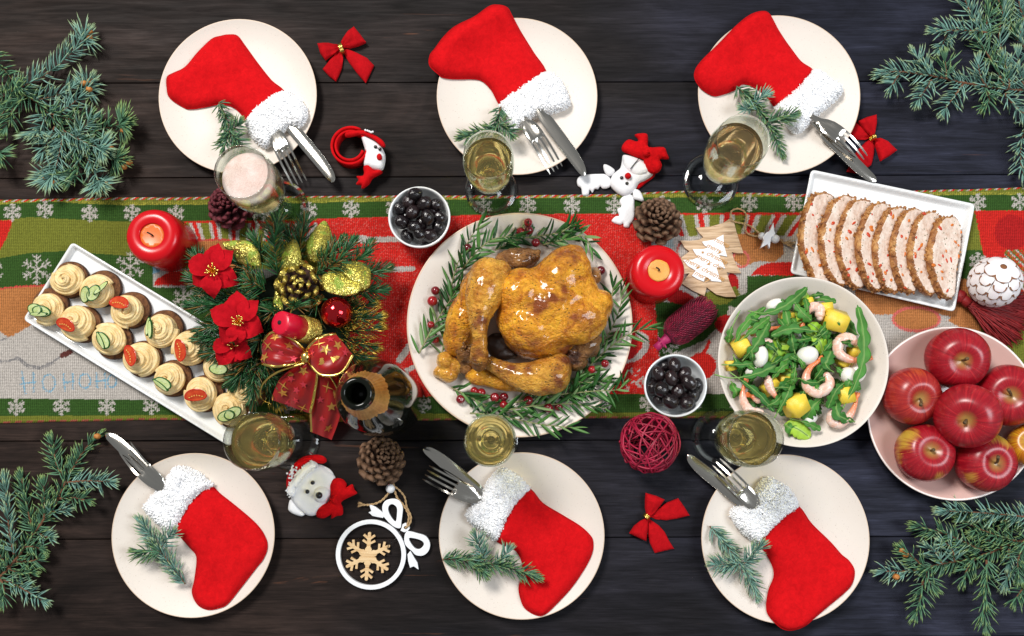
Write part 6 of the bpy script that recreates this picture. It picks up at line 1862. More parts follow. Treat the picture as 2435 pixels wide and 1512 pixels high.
def loaf():
    o8 = zz('F', (690, 290), (720, 255), (780, 236), (850, 238), (895, 280), (908, 340), (905, 430), (885, 540), (850, 660), (840, 760), (825, 850), (780, 895), (740, 890), (690, 862), (650, 800), (620, 730), (595, 650), (585, 570), (600, 480), (630, 400), (655, 340))
    P = [W(x, y, ZM_ + .03) for x, y in o8]
    cx = sum(p.x for p in P) / len(P); cy = sum(p.y for p in P) / len(P)
    tilt = math.radians(27)
    loc = [((p.x - cx) / math.cos(tilt), p.y - cy) for p in P]
    xmin, xmax = min(p[0] for p in loc), max(p[0] for p in loc)
    names = ['leftmost meatloaf slice, its browned side towards the wooden tree', 'second meatloaf slice from the left end of the dish', 'third meatloaf slice from the left end of the dish', 'fourth meatloaf slice from the left end of the dish', 'fourth meatloaf slice from the right end of the dish', 'third meatloaf slice from the right end of the dish', 'second meatloaf slice from the right, beneath the front one', 'front meatloaf slice at the right end, its whole cut face in view']
    f8 = (2243, 607)
    for i in range(8):
        k = 7 - i
        rs = np.random.RandomState(60 + i)
        px, py = f8[0] - k * 41.5 - (k > 5) * (k - 5) * 4 + (rs.uniform(-5, 5) if 0 < k < 7 else 0), f8[1] - k * 6.6 + (rs.uniform(-3, 3) if 0 < k < 7 else 0)
        sc = 1 + .018 * k
        out = catmull([(x * sc * (1 + rs.uniform(-.02, .02)), y * sc * (1 + rs.uniform(-.015, .015)), 0) for x, y in loc], 5)
        out = [(p.x * (1 + .018 * noise.noise((p.x * 160 + i * 7, p.y * 160, 1))), p.y * (1 + .018 * noise.noise((p.x * 160 + i * 7, p.y * 160, 5)))) for p in out]
        t = .0130
        V, F = slab(out, .0021, lambda x, y, d: t * .5 - .0022 * (1 - np.clip(d / .003, 0, 1)) ** 2, lambda x, y, d: -t * .5 + .0022 * (1 - np.clip(d / .003, 0, 1)) ** 2)
        V = [(x, y, z + (.0006 * noise.noise((x * 260, y * 260, i)) if abs(z) > t * .4 else 0)) for x, y, z in V]
        # mid ring for a rough side
        me = mesh('cut_slice', V, F, [M_LOAF, M_LCRUST])
        D = edge_dist([out], np.array([p.center.x for p in me.polygons]), np.array([p.center.y for p in me.polygons]))
        for p, d in zip(me.polygons, D):
            if abs(p.normal.z) < .6 or d < .0024 + .0024 * noise.noise((p.center.x * 90, p.center.y * 90, i)): p.material_index = 1
        zc = ZM_ + math.sin(tilt) * (xmax - xmin) * .5 * sc * .92 + t * .5
        q = W(px, py, zc)
        r = root('meatloaf_slice', (q.x, q.y, ZM_), names[i], 'meatloaf slice', 'meatloaf slices on the white dish')
        Mx = Matrix.Translation((0, 0, zc - ZM_)) @ Matrix.Rotation(rs.uniform(-.05, .05), 4, 'Z') @ Matrix.Rotation(tilt + rs.uniform(-.03, .03), 4, 'Y')
        o = put('cut_slice', me, r, M=Mx)
        # browned crumbs on the crust side, pepper in the crumb
        parts = []
        for j in range(80):
            p = out[rs.randint(len(out))]
            parts.append(ball((p[0] * 1.0, p[1] * 1.0, rs.uniform(-.5, .5) * t), (rs.uniform(.001, .0036), rs.uniform(.001, .0034), rs.uniform(.0008, .0024)), Matrix.Rotation(rs.uniform(0, 3), 3, 'Z'), 7, 5))
        Vc, Fc = join(parts)
        tag(put('crust_crumbs', mesh('crust_crumbs', Vc, Fc, M_LCRUST), o), kind='stuff')
        n = 0
        for j in range(200):
            if n >= (15 if i == 7 else 8): break
            x, y = rs.uniform(xmin, xmax), rs.uniform(-.062, .062)
            if not inside(out, np.array([x]), np.array([y]))[0]: continue
            if i < 7 and x > xmin + (xmax - xmin) * .5: continue
            n += 1
            a, b = rs.uniform(.0018, .0055), rs.uniform(.0014, .0032)
            Vp, Fp = ball((0, 0, 0), (a, b, .0009), None, 7, 4)
            Vp = [v * (1 + .3 * noise.noise(v * 700 + Vector((j, i, 0)))) for v in Vp]
            put('pepper_piece', mesh('pepper_piece', Vp, Fp, M_PEP if rs.rand() < .65 else M_PEPO), o, (x, y, t * .5), (0, 0, rs.uniform(0, 3.1)))
loaf()
# ------------------------------------------------------------------ Christmas arrangement
UB = .36952 / 1600
def B3(x, y, z):
    p = zz('B', (x, y))[0]; return W(p[0], p[1], z)
def plastic_needle():
    x = N('plastic_pine_needle'); g = x.n('NewGeometry')
    c = x.ramp(g.outputs['Random Per Island'], [(0, (.008, .050, .016)), (.5, (.022, .11, .032)), (.84, (.055, .20, .075)), (.88, (.20, .10, .022)), (1, (.27, .15, .035))])
    x.set(color=c, rough=.32, spec=.5); return x.m
M_PNEED = plastic_needle()
def gold_needle():
    x = N('gold_tipped_needle'); g = x.n('NewGeometry'); at = x.n('Attribute'); at.attribute_name = 'tip'
    c = x.ramp(g.outputs['Random Per Island'], [(0, (.008, .05, .016)), (1, (.025, .10, .030))])
    f = x.ramp(at.outputs['Fac'], [(.55, 0.0), (.75, 1.0)])
    c = x.mix(f, c, (.62, .42, .06)); x.set(color=c, rough=.3); x.l(x.math('MULTIPLY', f, .8), x.b.inputs['Metallic']); return x.m
M_GNEED = gold_needle()
M_WIRE = plain('dark_wire_stem', (.012, .020, .008), .6)
def glitter(name, a, b, green=0.0):
    x = N(name)
    vec = x.coord('Object')
    v = x.n('TexVoronoi'); v.inputs['Scale'].default_value = 1300; x.l(vec, v.inputs['Vector'])
    c = x.mix(x.ramp(v.outputs['Color'], [(.2, 0.0), (.8, 1.0)]), a, b)
    met = .85
    if green:
        f = x.ramp(x.noise(55, 3), [(.56 - green * .2, 0.0), (.62 - green * .2, 1.0)])
        gl = x.ramp(x.noise(900, 1), [(.5, 1.0), (.56, .35)])
        c = x.mix(x.math('MULTIPLY', f, gl), c, (.20, .34, .02))
        x.l(x.math('SUBTRACT', .9, x.math('MULTIPLY', f, .8)), x.b.inputs['Metallic'])
    else: x.set(metal=met)
    x.set(color=c, rough=.38)
    # every flake faces its own way
    nm = x.n('NormalMap'); nm.inputs['Strength'].default_value = .55
    mixc = x.mix(.75, (.5, .5, 1.0), v.outputs['Color'])
    geo = x.n('NewGeometry')
    sub = x.n('VectorMath'); sub.operation = 'SUBTRACT'; x.l(v.outputs['Color'], sub.inputs[0]); sub.inputs[1].default_value = (.5, .5, .5)
    sc = x.n('VectorMath'); sc.operation = 'SCALE'; x.l(sub.outputs[0], sc.inputs[0]); sc.inputs['Scale'].default_value = 1.0
    ad = x.n('VectorMath'); ad.operation = 'ADD'; x.l(geo.outputs['Normal'], ad.inputs[0]); x.l(sc.outputs[0], ad.inputs[1])
    no = x.n('VectorMath'); no.operation = 'NORMALIZE'; x.l(ad.outputs[0], no.inputs[0]); x.l(no.outputs[0], x.b.inputs['Normal'])
    return x.m
M_GLIT = glitter('gold_glitter', (.42, .30, .03), (.85, .70, .20))
M_GLITG = glitter('gold_glitter_on_green', (.42, .34, .03), (.80, .72, .20), .10)
M_PETAL = felt('red_velvet_petal', (.36, .003, .008), (.52, .006, .014))
M_GOLD = N('shiny_gold').set(color=(.83, .60, .16), metal=1.0, rough=.22).m

arr = root('floral_arrangement', tuple(B3(720, 720, .0)), 'Christmas arrangement of artificial pine, poinsettias, golden leaves, a cone, bauble and starry red bow', 'floral arrangement')
AO = arr.location
def aobj(name, V, F, mat, parent=None, **kw):
    return obj(name, V, F, mat, parent or arr, off=AO, **kw)
# foam base that holds the picks
V, F = ball(B3(700, 720, .018), (.085, .075, .018)); aobj('moss_base', V, F, plain('dark_moss', (.006, .014, .006), .95))
PICKS = [((600, 420), (575, 200), (600, 30), .07), ((720, 330), (745, 200), (775, 70), .06), ((700, 350), (690, 220), (650, 120), .05), ((840, 420), (980, 330), (1080, 210), .08), ((860, 330), (930, 290), (1010, 200), .075), ((930, 420), (1100, 330), (1190, 230), .06), ((980, 480), (1120, 430), (1290, 380), .055), ((1000, 520), (1130, 530), (1270, 520), .05),
    ((520, 480), (420, 400), (330, 330), .06), ((480, 560), (300, 560), (110, 540), .05), ((460, 620), (250, 620), (40, 615), .05), ((420, 700), (270, 720), (110, 770), .045), ((430, 760), (260, 810), (90, 830), .04), ((440, 860), (300, 900), (150, 920), .04), ((460, 900), (390, 1000), (330, 1120), .04), ((500, 930), (450, 1060), (440, 1230), .04),
    ((400, 960), (360, 1040), (300, 1100), .035), ((520, 520), (430, 470), (350, 440), .07), ((200, 420), (120, 360), (60, 290), .05), ((240, 470), (130, 480), (40, 430), .045), ((700, 610), (720, 625), (740, 635), .085), ((560, 560), (540, 640), (500, 700), .05), ((560, 900), (520, 1000), (560, 1150), .035), ((500, 350), (480, 250), (440, 180), .04),
    ((620, 640), (560, 660), (520, 640), .075), ((860, 560), (850, 600), (840, 640), .06), ((1000, 900), (1080, 940), (1180, 960), .03), ((520, 780), (480, 840), (420, 880), .06), ((780, 480), (800, 540), (790, 600), .06), ((1040, 560), (1060, 620), (1120, 660), .04), ((480, 1000), (560, 1080), (640, 1120), .03), ((400, 600), (360, 660), (240, 680), .06), ((560, 700), (600, 860), (640, 900), .04), ((900, 640), (820, 740), (860, 820), .04)]
for i, (a, b, c, z) in enumerate(PICKS):
    P = resample(catmull([B3(*a, z), B3(*b, z + .012), B3(*c, z * .75 + .008)], 8, False), .004)
    V, F = tube(P, .0011, 5); s = aobj('pine_twig', V, F, M_WIRE)
    nv, nf, tt = needle_set(P, .0225, 1500, 700 + i, fwd=(.35, .9), zmin=.004, tipburst=30, w=.0009)
    o = aobj('needles', nv, nf, M_PNEED, s); tag(o, kind='stuff')
for i, (a, b, c, z) in enumerate([((960, 700), (1120, 700), (1230, 690), .055), ((960, 760), (1100, 780), (1220, 760), .05), ((950, 800), (1080, 850), (1200, 880), .04), ((1000, 640), (1110, 630), (1190, 600), .05), ((960, 860), (1060, 920), (1150, 960), .035), ((920, 900), (960, 1000), (1000, 1060), .03), ((600, 1050), (560, 1150), (590, 1230), .022), ((720, 1050), (760, 1150), (800, 1230), .02)]):
    P = resample(catmull([B3(*a, z), B3(*b, z + .010), B3(*c, z + .004)], 8, False), .004)
    V, F = tube(P, .0011, 5); s = aobj('gilded_twig', V, F, M_WIRE)
    nv, nf, tt = needle_set(P, .026, 1100, 760 + i, fwd=(.5, 1.3), zmin=.004, tipburst=40, w=.0006)
    o = aobj('needles', nv, nf, M_GNEED, s); add_attr(o.data, 'tip', tt); tag(o, kind='stuff')
# glittered leaves
for i, (pl, z, sl) in enumerate([([(245, 210), (330, 195), (410, 205), (465, 250), (487, 310), (480, 362), (400, 352), (340, 340), (305, 290), (262, 250)], .075, .2), ([(620, 415), (620, 330), (640, 250), (680, 205), (712, 192), (740, 240), (755, 310), (740, 370), (680, 400)], .080, .25), ([(900, 70), (935, 130), (945, 210), (905, 290), (850, 340), (800, 320), (785, 260), (800, 190), (850, 110)], .075, .2),
    ([(990, 375), (1030, 335), (1100, 327), (1160, 345), (1190, 390), (1190, 480), (1160, 510), (1120, 520), (1060, 450)], .082, .2), ([(882, 430), (930, 395), (1000, 392), (1060, 405), (1110, 440), (1135, 500), (1095, 545), (1000, 550), (920, 530), (890, 490)], .090, .2), ([(600, 450), (612, 560), (625, 640), (590, 648), (562, 640), (560, 590), (575, 520)], .070, .1)]):
    o2 = catmull([B3(x, y, z) for x, y in pl], 5)
    cx = sum(p.x for p in o2) / len(o2); cy = sum(p.y for p in o2) / len(o2)
    rip = lambda x, y, d, sd=i: .006 * np.clip(d / .012, 0, 1) + .004 * np.sin((x - cx) * 90 + sd) + .003 * np.sin((y - cy) * 110 + sd) 
    V, F = slab(o2, .003, lambda x, y, d: z + rip(x, y, d) + .0007, lambda x, y, d: z + rip(x, y, d) - .0004)
    lf = aobj('golden_leaf', V, F, M_GLITG)
    a, b = o2[0], Vector((2 * cx - o2[0].x, 2 * cy - o2[0].y, z))
# poinsettias
def poinsettia(cx, cy, z, petals, stam, seed):
    rs = np.random.RandomState(seed)
    rt = bpy.data.objects.new('poinsettia', None); COL.objects.link(rt); rt.parent = arr
    c = B3(cx, cy, z); rt.location = c - AO
    for j, (px, py, w) in enumerate(petals):
        e = B3(px, py, z - .010)
        d = e - c; L = d.length; t = d.normalized(); s = t.cross(Vector((0, 0, 1))).normalized(); up = s.cross(t)
        n = 12; V, F = [], []
        ww = w * UB * 1.22
        for i in range(n + 1):
            q = i / n
            h = ww * (math.sin(math.pi * (q ** .72)) ** 1.15 * 1.06 + .03) * (1 if i < n else .05)
            arch = .010 * math.sin(math.pi * q) + (.004 if j % 2 else 0)
            for u in (-1, -.5, 0, .5, 1):
                V.append(t * (L * 1.06 * q) + s * (h * u) + up * (arch + h * .28 * abs(u) + .0012 * math.sin(q * 26) * abs(u) + .0010 * noise.noise((q * 6, u * 3, j + seed))))
        m = 5
        for i in range(n):
            for k in range(m - 1): F.append([i * m + k, (i + 1) * m + k, (i + 1) * m + k + 1, i * m + k + 1])
        k0 = len(V); V2 = [v - up * .0008 for v in V]; F2 = [[q + k0 for q in f[::-1]] for f in F]
        put('petal', mesh('petal', V + V2, F + F2, M_PETAL), rt)
    for j in range(stam):
        a = 2 * math.pi * j / stam + rs.uniform(-.3, .3); r = rs.uniform(.004, .010)
        P = catmull([Vector((0, 0, .006)), Vector((r * .4 * math.cos(a), r * .4 * math.sin(a), .014)), Vector((r * math.cos(a), r * math.sin(a), .016 + rs.uniform(0, .004)))], 4, False)
        V, F = join([tube(P, .0006, 6), ball(P[-1], .0016, None, 8, 6)])
        put('stamen', mesh('stamen', V, F, M_GOLD), rt)
poinsettia(195, 398, .082, [(215, 222, 48), (308, 275, 50), (345, 478, 52), (195, 560, 48), (60, 475, 52), (42, 335, 52), (265, 500, 44), (110, 380, 40)], 15, 1)
poinsettia(362, 725, .095, [(335, 530, 58), (470, 595, 46), (498, 780, 58), (345, 855, 46), (240, 845, 50), (182, 650, 52), (440, 640, 40)], 13, 2)
poinsettia(322, 880, .070, [(355, 975, 40), (425, 940, 40), (222, 992, 46), (195, 880, 36), (300, 985, 36), (400, 830, 36)], 4, 3)
# gilded cone
M_CONEB = mottled('dark_cone_scale', (.020, .008, .006), (.060, .022, .015), 150, .7, bump=.5)
def scale_mesh(mats, L=.020, w=.0062, thick=.0022, tipz=.003):
    n = 8; V, F = [], []
    for i in range(n + 1):
        q = i / n
        ww = w * (.38 + .62 * math.sin(math.pi * min(1, q * .62 + .02)) ** 1.0) * (1 if i < n else .72)
        th = thick * (.55 + .9 * q ** 3)
        z = tipz * q * q
        V += [(L * q, -ww, z), (L * q, 0, z + th), (L * q, ww, z), (L * q, 0, z - th * .6)]
    for i in range(n):
        a = i * 4
        for k, k2 in ((0, 1), (1, 2), (2, 3), (3, 0)): F.append([a + k, a + 4 + k, a + 4 + k2, a + k2])
    F.append([0, 1, 2, 3]); F.append([n * 4 + 3 - k for k in range(4)])
    me = mesh('scale', V, F, mats)
    if isinstance(mats, (list, tuple)):
        for p in me.polygons:
            if p.center.x > L * .80: p.material_index = 1
    return me
def cone(parent, c, R, H, n, sm, axis=(0, 0, 1), seed=0, core=None, open_=1.0, s0=1.0, skip=0.0):
    """scales in a spiral round an axis, opened out towards the base"""
    rs = np.random.RandomState(seed)
    Q = Vector(axis).normalized().to_track_quat('Z', 'Y').to_matrix().to_4x4()
    for i in range(n):
        q = (i + .5) / n                      # 0 base .. 1 tip
        a = i * 2.39996 + seed
        h = H * (.10 + .85 * q)
        el = math.radians(-12 + 92 * q ** 1.25 * open_) + rs.uniform(-.12, .12)
        r0 = R * .16 * (1 - .5 * q)
        L = R * (1.0 - .42 * q) * s0
        d = Vector((math.cos(a) * math.cos(el), math.sin(a) * math.cos(el), math.sin(el)))
        y = Vector((-math.sin(a), math.cos(a), 0)); zu = d.cross(y)
        b = Vector((math.cos(a) * r0, math.sin(a) * r0, h * .62))
        k = L / .020
        wk = k * rs.uniform(.85, 1.1) * (1 - .35 * q)
        Mx = Q @ Matrix(((d.x * k, y.x * wk, -zu.x * -k, b.x), (d.y * k, y.y * wk, zu.y * k, b.y), (d.z * k, y.z * wk, zu.z * k, b.z), (0, 0, 0, 1)))
        Mx = Matrix.Translation(c) @ Mx
        put('scale', sm, parent, M=Mx)
    V, F = ball((0, 0, H * .38), (R * .34, R * .34, H * .42), None, 14, 10)
    V = [Vector(c) + (Q.to_3x3() @ v) for v in V]
    put('core', mesh('core', V, F, core), parent)
cr = bpy.data.objects.new('gilded_cone', None); COL.objects.link(cr); cr.parent = arr; cr.location = B3(750, 490, .070) - AO
SG = scale_mesh([M_CONEB, M_GLIT], w=.0088, thick=.003)
cone(cr, (0, 0, 0), .0315, .034, 24, SG, (.10, -.05, 1), 2, M_CONEB)
# bauble
def baub():
    x = N('red_mirror_bauble'); x.set(color=(.55, .006, .012), metal=.9, rough=.07, coat=.5)
    v = x.noise(34, 2); x.bump(v, .35, .004); return x.m
V, F = ball(B3(975, 660, .075), .0222, None, 40, 24); bb = aobj('bauble', V, F, baub())
# little candle leaning to the left
ca, cb_ = B3(612, 725, .118), B3(745, 762, .082)
M_PINKWAX = N('pink_red_wax').set(color=(.66, .004, .030), rough=.32, sss=.15, ssss=.3).m
cd_ = (ca - cb_).normalized()
V, F = join([tube([cb_, cb_.lerp(ca, .5), cb_.lerp(ca, .97), ca, ca + cd_ * .001], [.0165, .0165, .0165, .0152, .010], 32)])
cw = aobj('small_candle', V, F, M_PINKWAX)
V, F = tube([ca + cd_ * .0005, ca + cd_ * .002], .0030, 12); aobj('wick_hole', V, F, plain('soot', (.01, .01, .01), .9), cw)
parts = []
for k in range(12):
    a = 2 * math.pi * k / 12; u = cd_.orthogonal().normalized(); v = cd_.cross(u)
    if k % 3 == 0: parts.append(ball(ca + (u * math.cos(a) + v * math.sin(a)) * .0155 - cd_ * .002, (.002, .002, .003), None, 8, 6))
V, F = join(parts); tag(aobj('wax_drips', V, F, M_PINKWAX, cw), kind='stuff')
V, F = tube([cb_ - cd_ * .028, cb_ - cd_ * .02, cb_ + cd_ * .001, cb_ + cd_ * .003], [.0150, .0186, .0188, .0172], 32)
P = []
for k in range(200):
    a = k * .5; u = cd_.orthogonal().normalized(); v = cd_.cross(u)
    P.append(cb_ + cd_ * (.002 - .026 * k / 200) + (u * math.cos(a) + v * math.sin(a)) * .0186)
V2, F2 = tube(P, .0011, 5); V, F = join([(V, F), (V2, F2)]); aobj('glitter_cord', V, F, M_GLIT)
# starry organza bow
def organza():
    x = N('red_organza')
    tr = x.n('BsdfTransparent'); tr.inputs['Color'].default_value = (.85, .10, .08, 1)
    mx = x.n('MixShader'); mx.inputs[0].default_value = .66
    x.set(color=(.50, .010, .012), rough=.35, sheen=.3)
    x.l(tr.outputs[0], mx.inputs[1]); x.l(x.b.outputs[0], mx.inputs[2]); x.l(mx.outputs[0], x.out.inputs['Surface'])
    x.bump(x.noise(60, 3), .4, .002)
    return x.m
M_ORG = organza()
bow = bpy.data.objects.new('organza_bow', None); COL.objects.link(bow); bow.parent = arr; bow.location = B3(770, 950, .075) - AO
BO = AO + bow.location
def bpatch(name, A, B, bulge, z0, z1, seed, nseg=26):
    """ribbon between two edges (crop B pixels), bulging upward"""
    a = catmull([B3(x, y, z0 + (z1 - z0) * k / (len(A) - 1)) for k, (x, y) in enumerate(A)], 8, False)
    b = catmull([B3(x, y, z0 + (z1 - z0) * k / (len(B) - 1)) for k, (x, y) in enumerate(B)], 8, False)
    def at(P, s):
        f = s * (len(P) - 1); i = min(int(f), len(P) - 2); return P[i].lerp(P[i + 1], f - i)
    M_ = 14; V, F = [], []
    def pt(s, u):
        p = at(a, s).lerp(at(b, s), u)
        p.z += bulge * math.sin(math.pi * s) * (.6 + .4 * math.sin(math.pi * u)) + .0032 * math.sin(u * 13 + s * 3 + seed) * (.35 + s * .4) + .003 * noise.noise((s * 4, u * 4, seed))
        return p
    for i in range(nseg + 1):
        for k in range(M_ + 1): V.append(pt(i / nseg, k / M_) - BO)
    for i in range(nseg):
        for k in range(M_):
            q = i * (M_ + 1) + k; F.append([q, q + M_ + 1, q + M_ + 2, q + 1])
    o = put(name, mesh(name, V, F, M_ORG), bow)
    return o, pt
def edge(pt, u, o, n=40, w=.0021):
    P = [pt(i / n, u) - BO + Vector((0, 0, .0006)) for i in range(n + 1)]
    V, F = tube(P, [w * (1 + .16 * (i % 2)) for i in range(n + 1)], 8, flat=.45); put('gold_edge', mesh('gold_edge', V, F, M_GOLD), o)
M_STARG = N('gold_star_print').set(color=(.80, .42, .10), metal=.7, rough=.3).m
M_STARR = N('pink_star_print').set(color=(.75, .06, .09), metal=.5, rough=.35).m
def star(r, pts=5, inner=.42):
    o = [(r * (1 if k % 2 == 0 else inner) * math.sin(math.pi * k / pts), r * (1 if k % 2 == 0 else inner) * math.cos(math.pi * k / pts)) for k in range(pts * 2)]
    n = len(o)
    V = [(x, y, 0) for x, y in o] + [(0, 0, .0004)] + [(x, y, -.0004) for x, y in o]
    F = [[k, (k + 1) % n, n] for k in range(n)][::1]
    F = [f[::-1] for f in F] + [[n + 1 + k for k in range(n)]]
    return V, F
STARS = [mesh('star', *star(.0080), M_STARG, False), mesh('star', *star(.0064), M_STARR, False), mesh('star', *star(.0098, 4, .16), M_STARG, False)]
TREE_ = mesh('printed_tree', *(lambda o: ([(x * .001, y * .001, 0) for x, y in o] + [(0, 0, .0004)], [[(k + 1) % len(o), k, len(o)][::-1] for k in range(len(o))]))([(0, 7), (-3, 3), (-1.5, 3), (-4, -1), (-2, -1), (-5, -5), (5, -5), (2, -1), (4, -1), (1.5, 3), (3, 3)]), M_STARG, False)
def stars(pt, o, lst, seed):
    rs = np.random.RandomState(seed)
    for s, u, k in lst:
        p = pt(s, u); du = (pt(min(s + .02, 1), u) - p).normalized(); dv = (pt(s, min(u + .03, 1)) - p).normalized()
        n = du.cross(dv).normalized()
        if n.z < 0: n = -n
        Mx = Matrix.Translation(p - BO + n * .0009) @ n.to_track_quat('Z', 'Y').to_matrix().to_4x4() @ Matrix.Rotation(rs.uniform(0, 6), 4, 'Z')
        put('printed_star' if k < 3 else 'printed_tree', STARS[k] if k < 3 else TREE_, o, M=Mx)
o, pt = bpatch('left_loop', [(775, 905), (700, 835), (580, 790), (497, 850)], [(765, 975), (680, 1000), (580, 1008), (490, 985)], .020, .075, .078, 1); edge(pt, 0, o); edge(pt, 1, o); stars(pt, o, [(.35, .3, 0), (.5, .6, 1), (.75, .4, 2), (.85, .75, 0), (.62, .15, 0), (.25, .75, 1), (.9, .2, 1)], 1)
o, pt = bpatch('right_loop', [(765, 935), (830, 860), (900, 815), (970, 797)], [(790, 965), (880, 1060), (1010, 1050), (1078, 930)], .020, .075, .080, 2); edge(pt, 0, o); edge(pt, 1, o); stars(pt, o, [(.3, .3, 1), (.45, .6, 3), (.6, .35, 0), (.7, .65, 3), (.85, .4, 0), (.9, .75, 1), (.5, .15, 2), (.78, .15, 1)], 2)
o, pt = bpatch('left_tail', [(745, 985), (640, 1060), (590, 1130), (555, 1220)], [(860, 985), (850, 1100), (830, 1220), (805, 1310)], .010, .072, .040, 3); edge(pt, 1, o); stars(pt, o, [(.2, .5, 0), (.4, .3, 1), (.45, .7, 1), (.6, .2, 2), (.75, .25, 0), (.6, .55, 1), (.8, .6, 1), (.92, .4, 1), (.3, .2, 3), (.9, .8, 2)], 3)
o, pt = bpatch('right_tail', [(850, 985), (835, 1150), (815, 1300), (815, 1430)], [(900, 1000), (980, 1120), (1005, 1300), (945, 1480)], .008, .070, .012, 4); edge(pt, 0, o); stars(pt, o, [(.15, .4, 0), (.35, .6, 2), (.5, .3, 1), (.6, .7, 0), (.75, .4, 1), (.85, .7, 0), (.45, .85, 3)], 4)
V, F = tube(catmull([B3(770, 985, .085) - BO, B3(600, 1040, .080) - BO, B3(500, 1120, .06) - BO, B3(490, 1210, .045) - BO, B3(560, 1250, .035) - BO], 10, False), .0017, 8, flat=.5); put('gold_edge', mesh('gold_edge', V, F, M_GOLD), bow)
V, F = tube(catmull([B3(880, 1010, .08) - BO, B3(940, 1080, .07) - BO, B3(975, 1140, .055) - BO, B3(1000, 1200, .045) - BO], 10, False), .0016, 8, flat=.5); put('gold_edge', mesh('gold_edge', V, F, M_GOLD), bow)
V, F = ball(B3(775, 945, .088) - BO, (.0075, .009, .006), None, 16, 10); put('knot', mesh('knot', V, F, M_GOLD), bow)
# ------------------------------------------------------------------ velvet bows
M_VELVET = felt('red_velvet', (.34, .003, .006), (.47, .005, .009))
def velvet_bow(k, loops, tails, knot, lab, ring):
    c = W(*zz(k, knot)[0], .004)
    r = root('ribbon_bow', (c.x, c.y, .0006), lab, 'bow', 'small red velvet bows')
    for nm, L, z0, th in [('tail', t, .001, .006) for t in tails] + [('loop', l, .004, .0105) for l in loops]:
        P = [W(x, y, .006) for x, y in zz(k, *L)]
        kn = Vector((c.x, c.y))
        def top(x, y, d, z0=z0, th=th):
            rr = np.hypot(x - kn.x, y - kn.y); a = np.arctan2(y - kn.y, x - kn.x)
            return z0 + th * np.clip(rr / .025, .25, 1) * (.45 + .55 * np.sqrt(np.clip(d / .010, 0, 1))) + .0016 * np.sin(a * 13) * np.clip(1 - rr / .034, 0, 1)
        V, F = slab(P, .0022, top, lambda x, y, d, z0=z0: z0 + 0 * d)
        me = mesh(nm, [(x - r.location.x, y - r.location.y, z) for x, y, z in V], F, M_VELVET); autosmooth(me, 60)
        put(nm, me, r)
    a, b = [W(*p, .012) for p in zz(k, *ring)]
    u = (b - a).normalized(); L = (b - a).length
    m = (a + b) / 2
    for s in (-.28, .0, .28):
        P = []
        for i in range(17):
            t = 2 * math.pi * i / 16
            side = u.cross(Vector((0, 0, 1)))
            P.append(m + u * (L * .55 * math.cos(t)) + Vector((0, 0, .0068 * math.sin(t))) + side * (s * .007) - r.location - Vector((0, 0, .003)))
        V, F = tube(P, .0012, 7); put('gold_tie', mesh('gold_tie', V, F, M_GOLD), r)
velvet_bow('10', [[(700, 195), (745, 250), (786, 305), (730, 330), (670, 345), (612, 338), (596, 320), (620, 270), (660, 225)], [(440, 315), (520, 308), (590, 318), (602, 338), (570, 375), (530, 405), (495, 432), (460, 385)]],
    [[(610, 340), (640, 340), (720, 375), (790, 410), (840, 462), (810, 525), (780, 588), (720, 520), (660, 440), (625, 380)], [(585, 345), (615, 350), (618, 420), (610, 480), (590, 530), (567, 577), (520, 540), (473, 490), (520, 430), (560, 385)]], (606, 338), 'small red velvet bow with a gold tie, between the two left upper plates', [(596, 310), (616, 372)])
velvet_bow('30', [[(768, 822), (774, 880), (768, 940), (758, 968), (740, 975), (690, 930), (640, 868), (700, 840)], [(760, 985), (800, 985), (850, 1010), (885, 1045), (915, 1075), (870, 1110), (800, 1152), (780, 1090), (766, 1040)]],
    [[(740, 975), (700, 993), (640, 992), (580, 968), (600, 920), (632, 870), (690, 920)], [(745, 980), (768, 990), (765, 1060), (752, 1130), (740, 1175), (650, 1235), (565, 1222), (600, 1150), (640, 1070), (700, 1010)]], (755, 975), 'red velvet bow half under the fork of the upper right plate', [(748, 962), (758, 992)])
velvet_bow('22', [[(952, 490), (1030, 512), (1086, 538), (1050, 590), (1005, 640), (978, 664), (962, 655), (948, 600), (948, 545)], [(955, 672), (972, 680), (970, 740), (962, 790), (955, 835), (900, 810), (835, 778), (870, 725), (915, 690)]],
    [[(980, 660), (1040, 610), (1110, 560), (1187, 530), (1230, 590), (1268, 653), (1180, 675), (1100, 688), (1030, 680)], [(970, 675), (1000, 690), (1050, 725), (1090, 770), (1120, 830), (1157, 890), (1090, 905), (1020, 922), (985, 850), (970, 760)]], (966, 665), 'red velvet bow lying between the two right lower plates', [(945, 645), (978, 672)])

# ------------------------------------------------------------------ felt novelties
M_FELT_W = N('white_felt')
M_FELT_W.set(color=(.86, .86, .88), rough=.95, spec=.1); M_FELT_W.bump(M_FELT_W.noise(260, 5), .45, .001); M_FELT_W = M_FELT_W.m
M_EYE = plain('black_bead', (.004, .004, .004), .08, coat=.6)
M_NOSE = felt('red_pompom', (.48, .006, .008), (.60, .010, .012))
def pad(rt, k, name, outl, z0, th, r=.006, mat=None, smooth=4, edge=.35, bump=.0, kind=None):
    P = catmull([W(x, y, z0 + th) for x, y in zz(k, *outl)], smooth) if smooth else [W(x, y, z0 + th) for x, y in zz(k, *outl)]
    V, F = puff(P, .0028, z0, th, r, edge=edge, bumps=bump, bs=60)
    return obj(name, V, F, mat, rt, off=rt.location)
def bead(rt, k, name, x, y, z, r, mat):
    p = W(*zz(k, (x, y))[0], z)
    V, F = ball(p, r, None, 18, 12); return obj(name, V, F, mat, rt, off=rt.location)
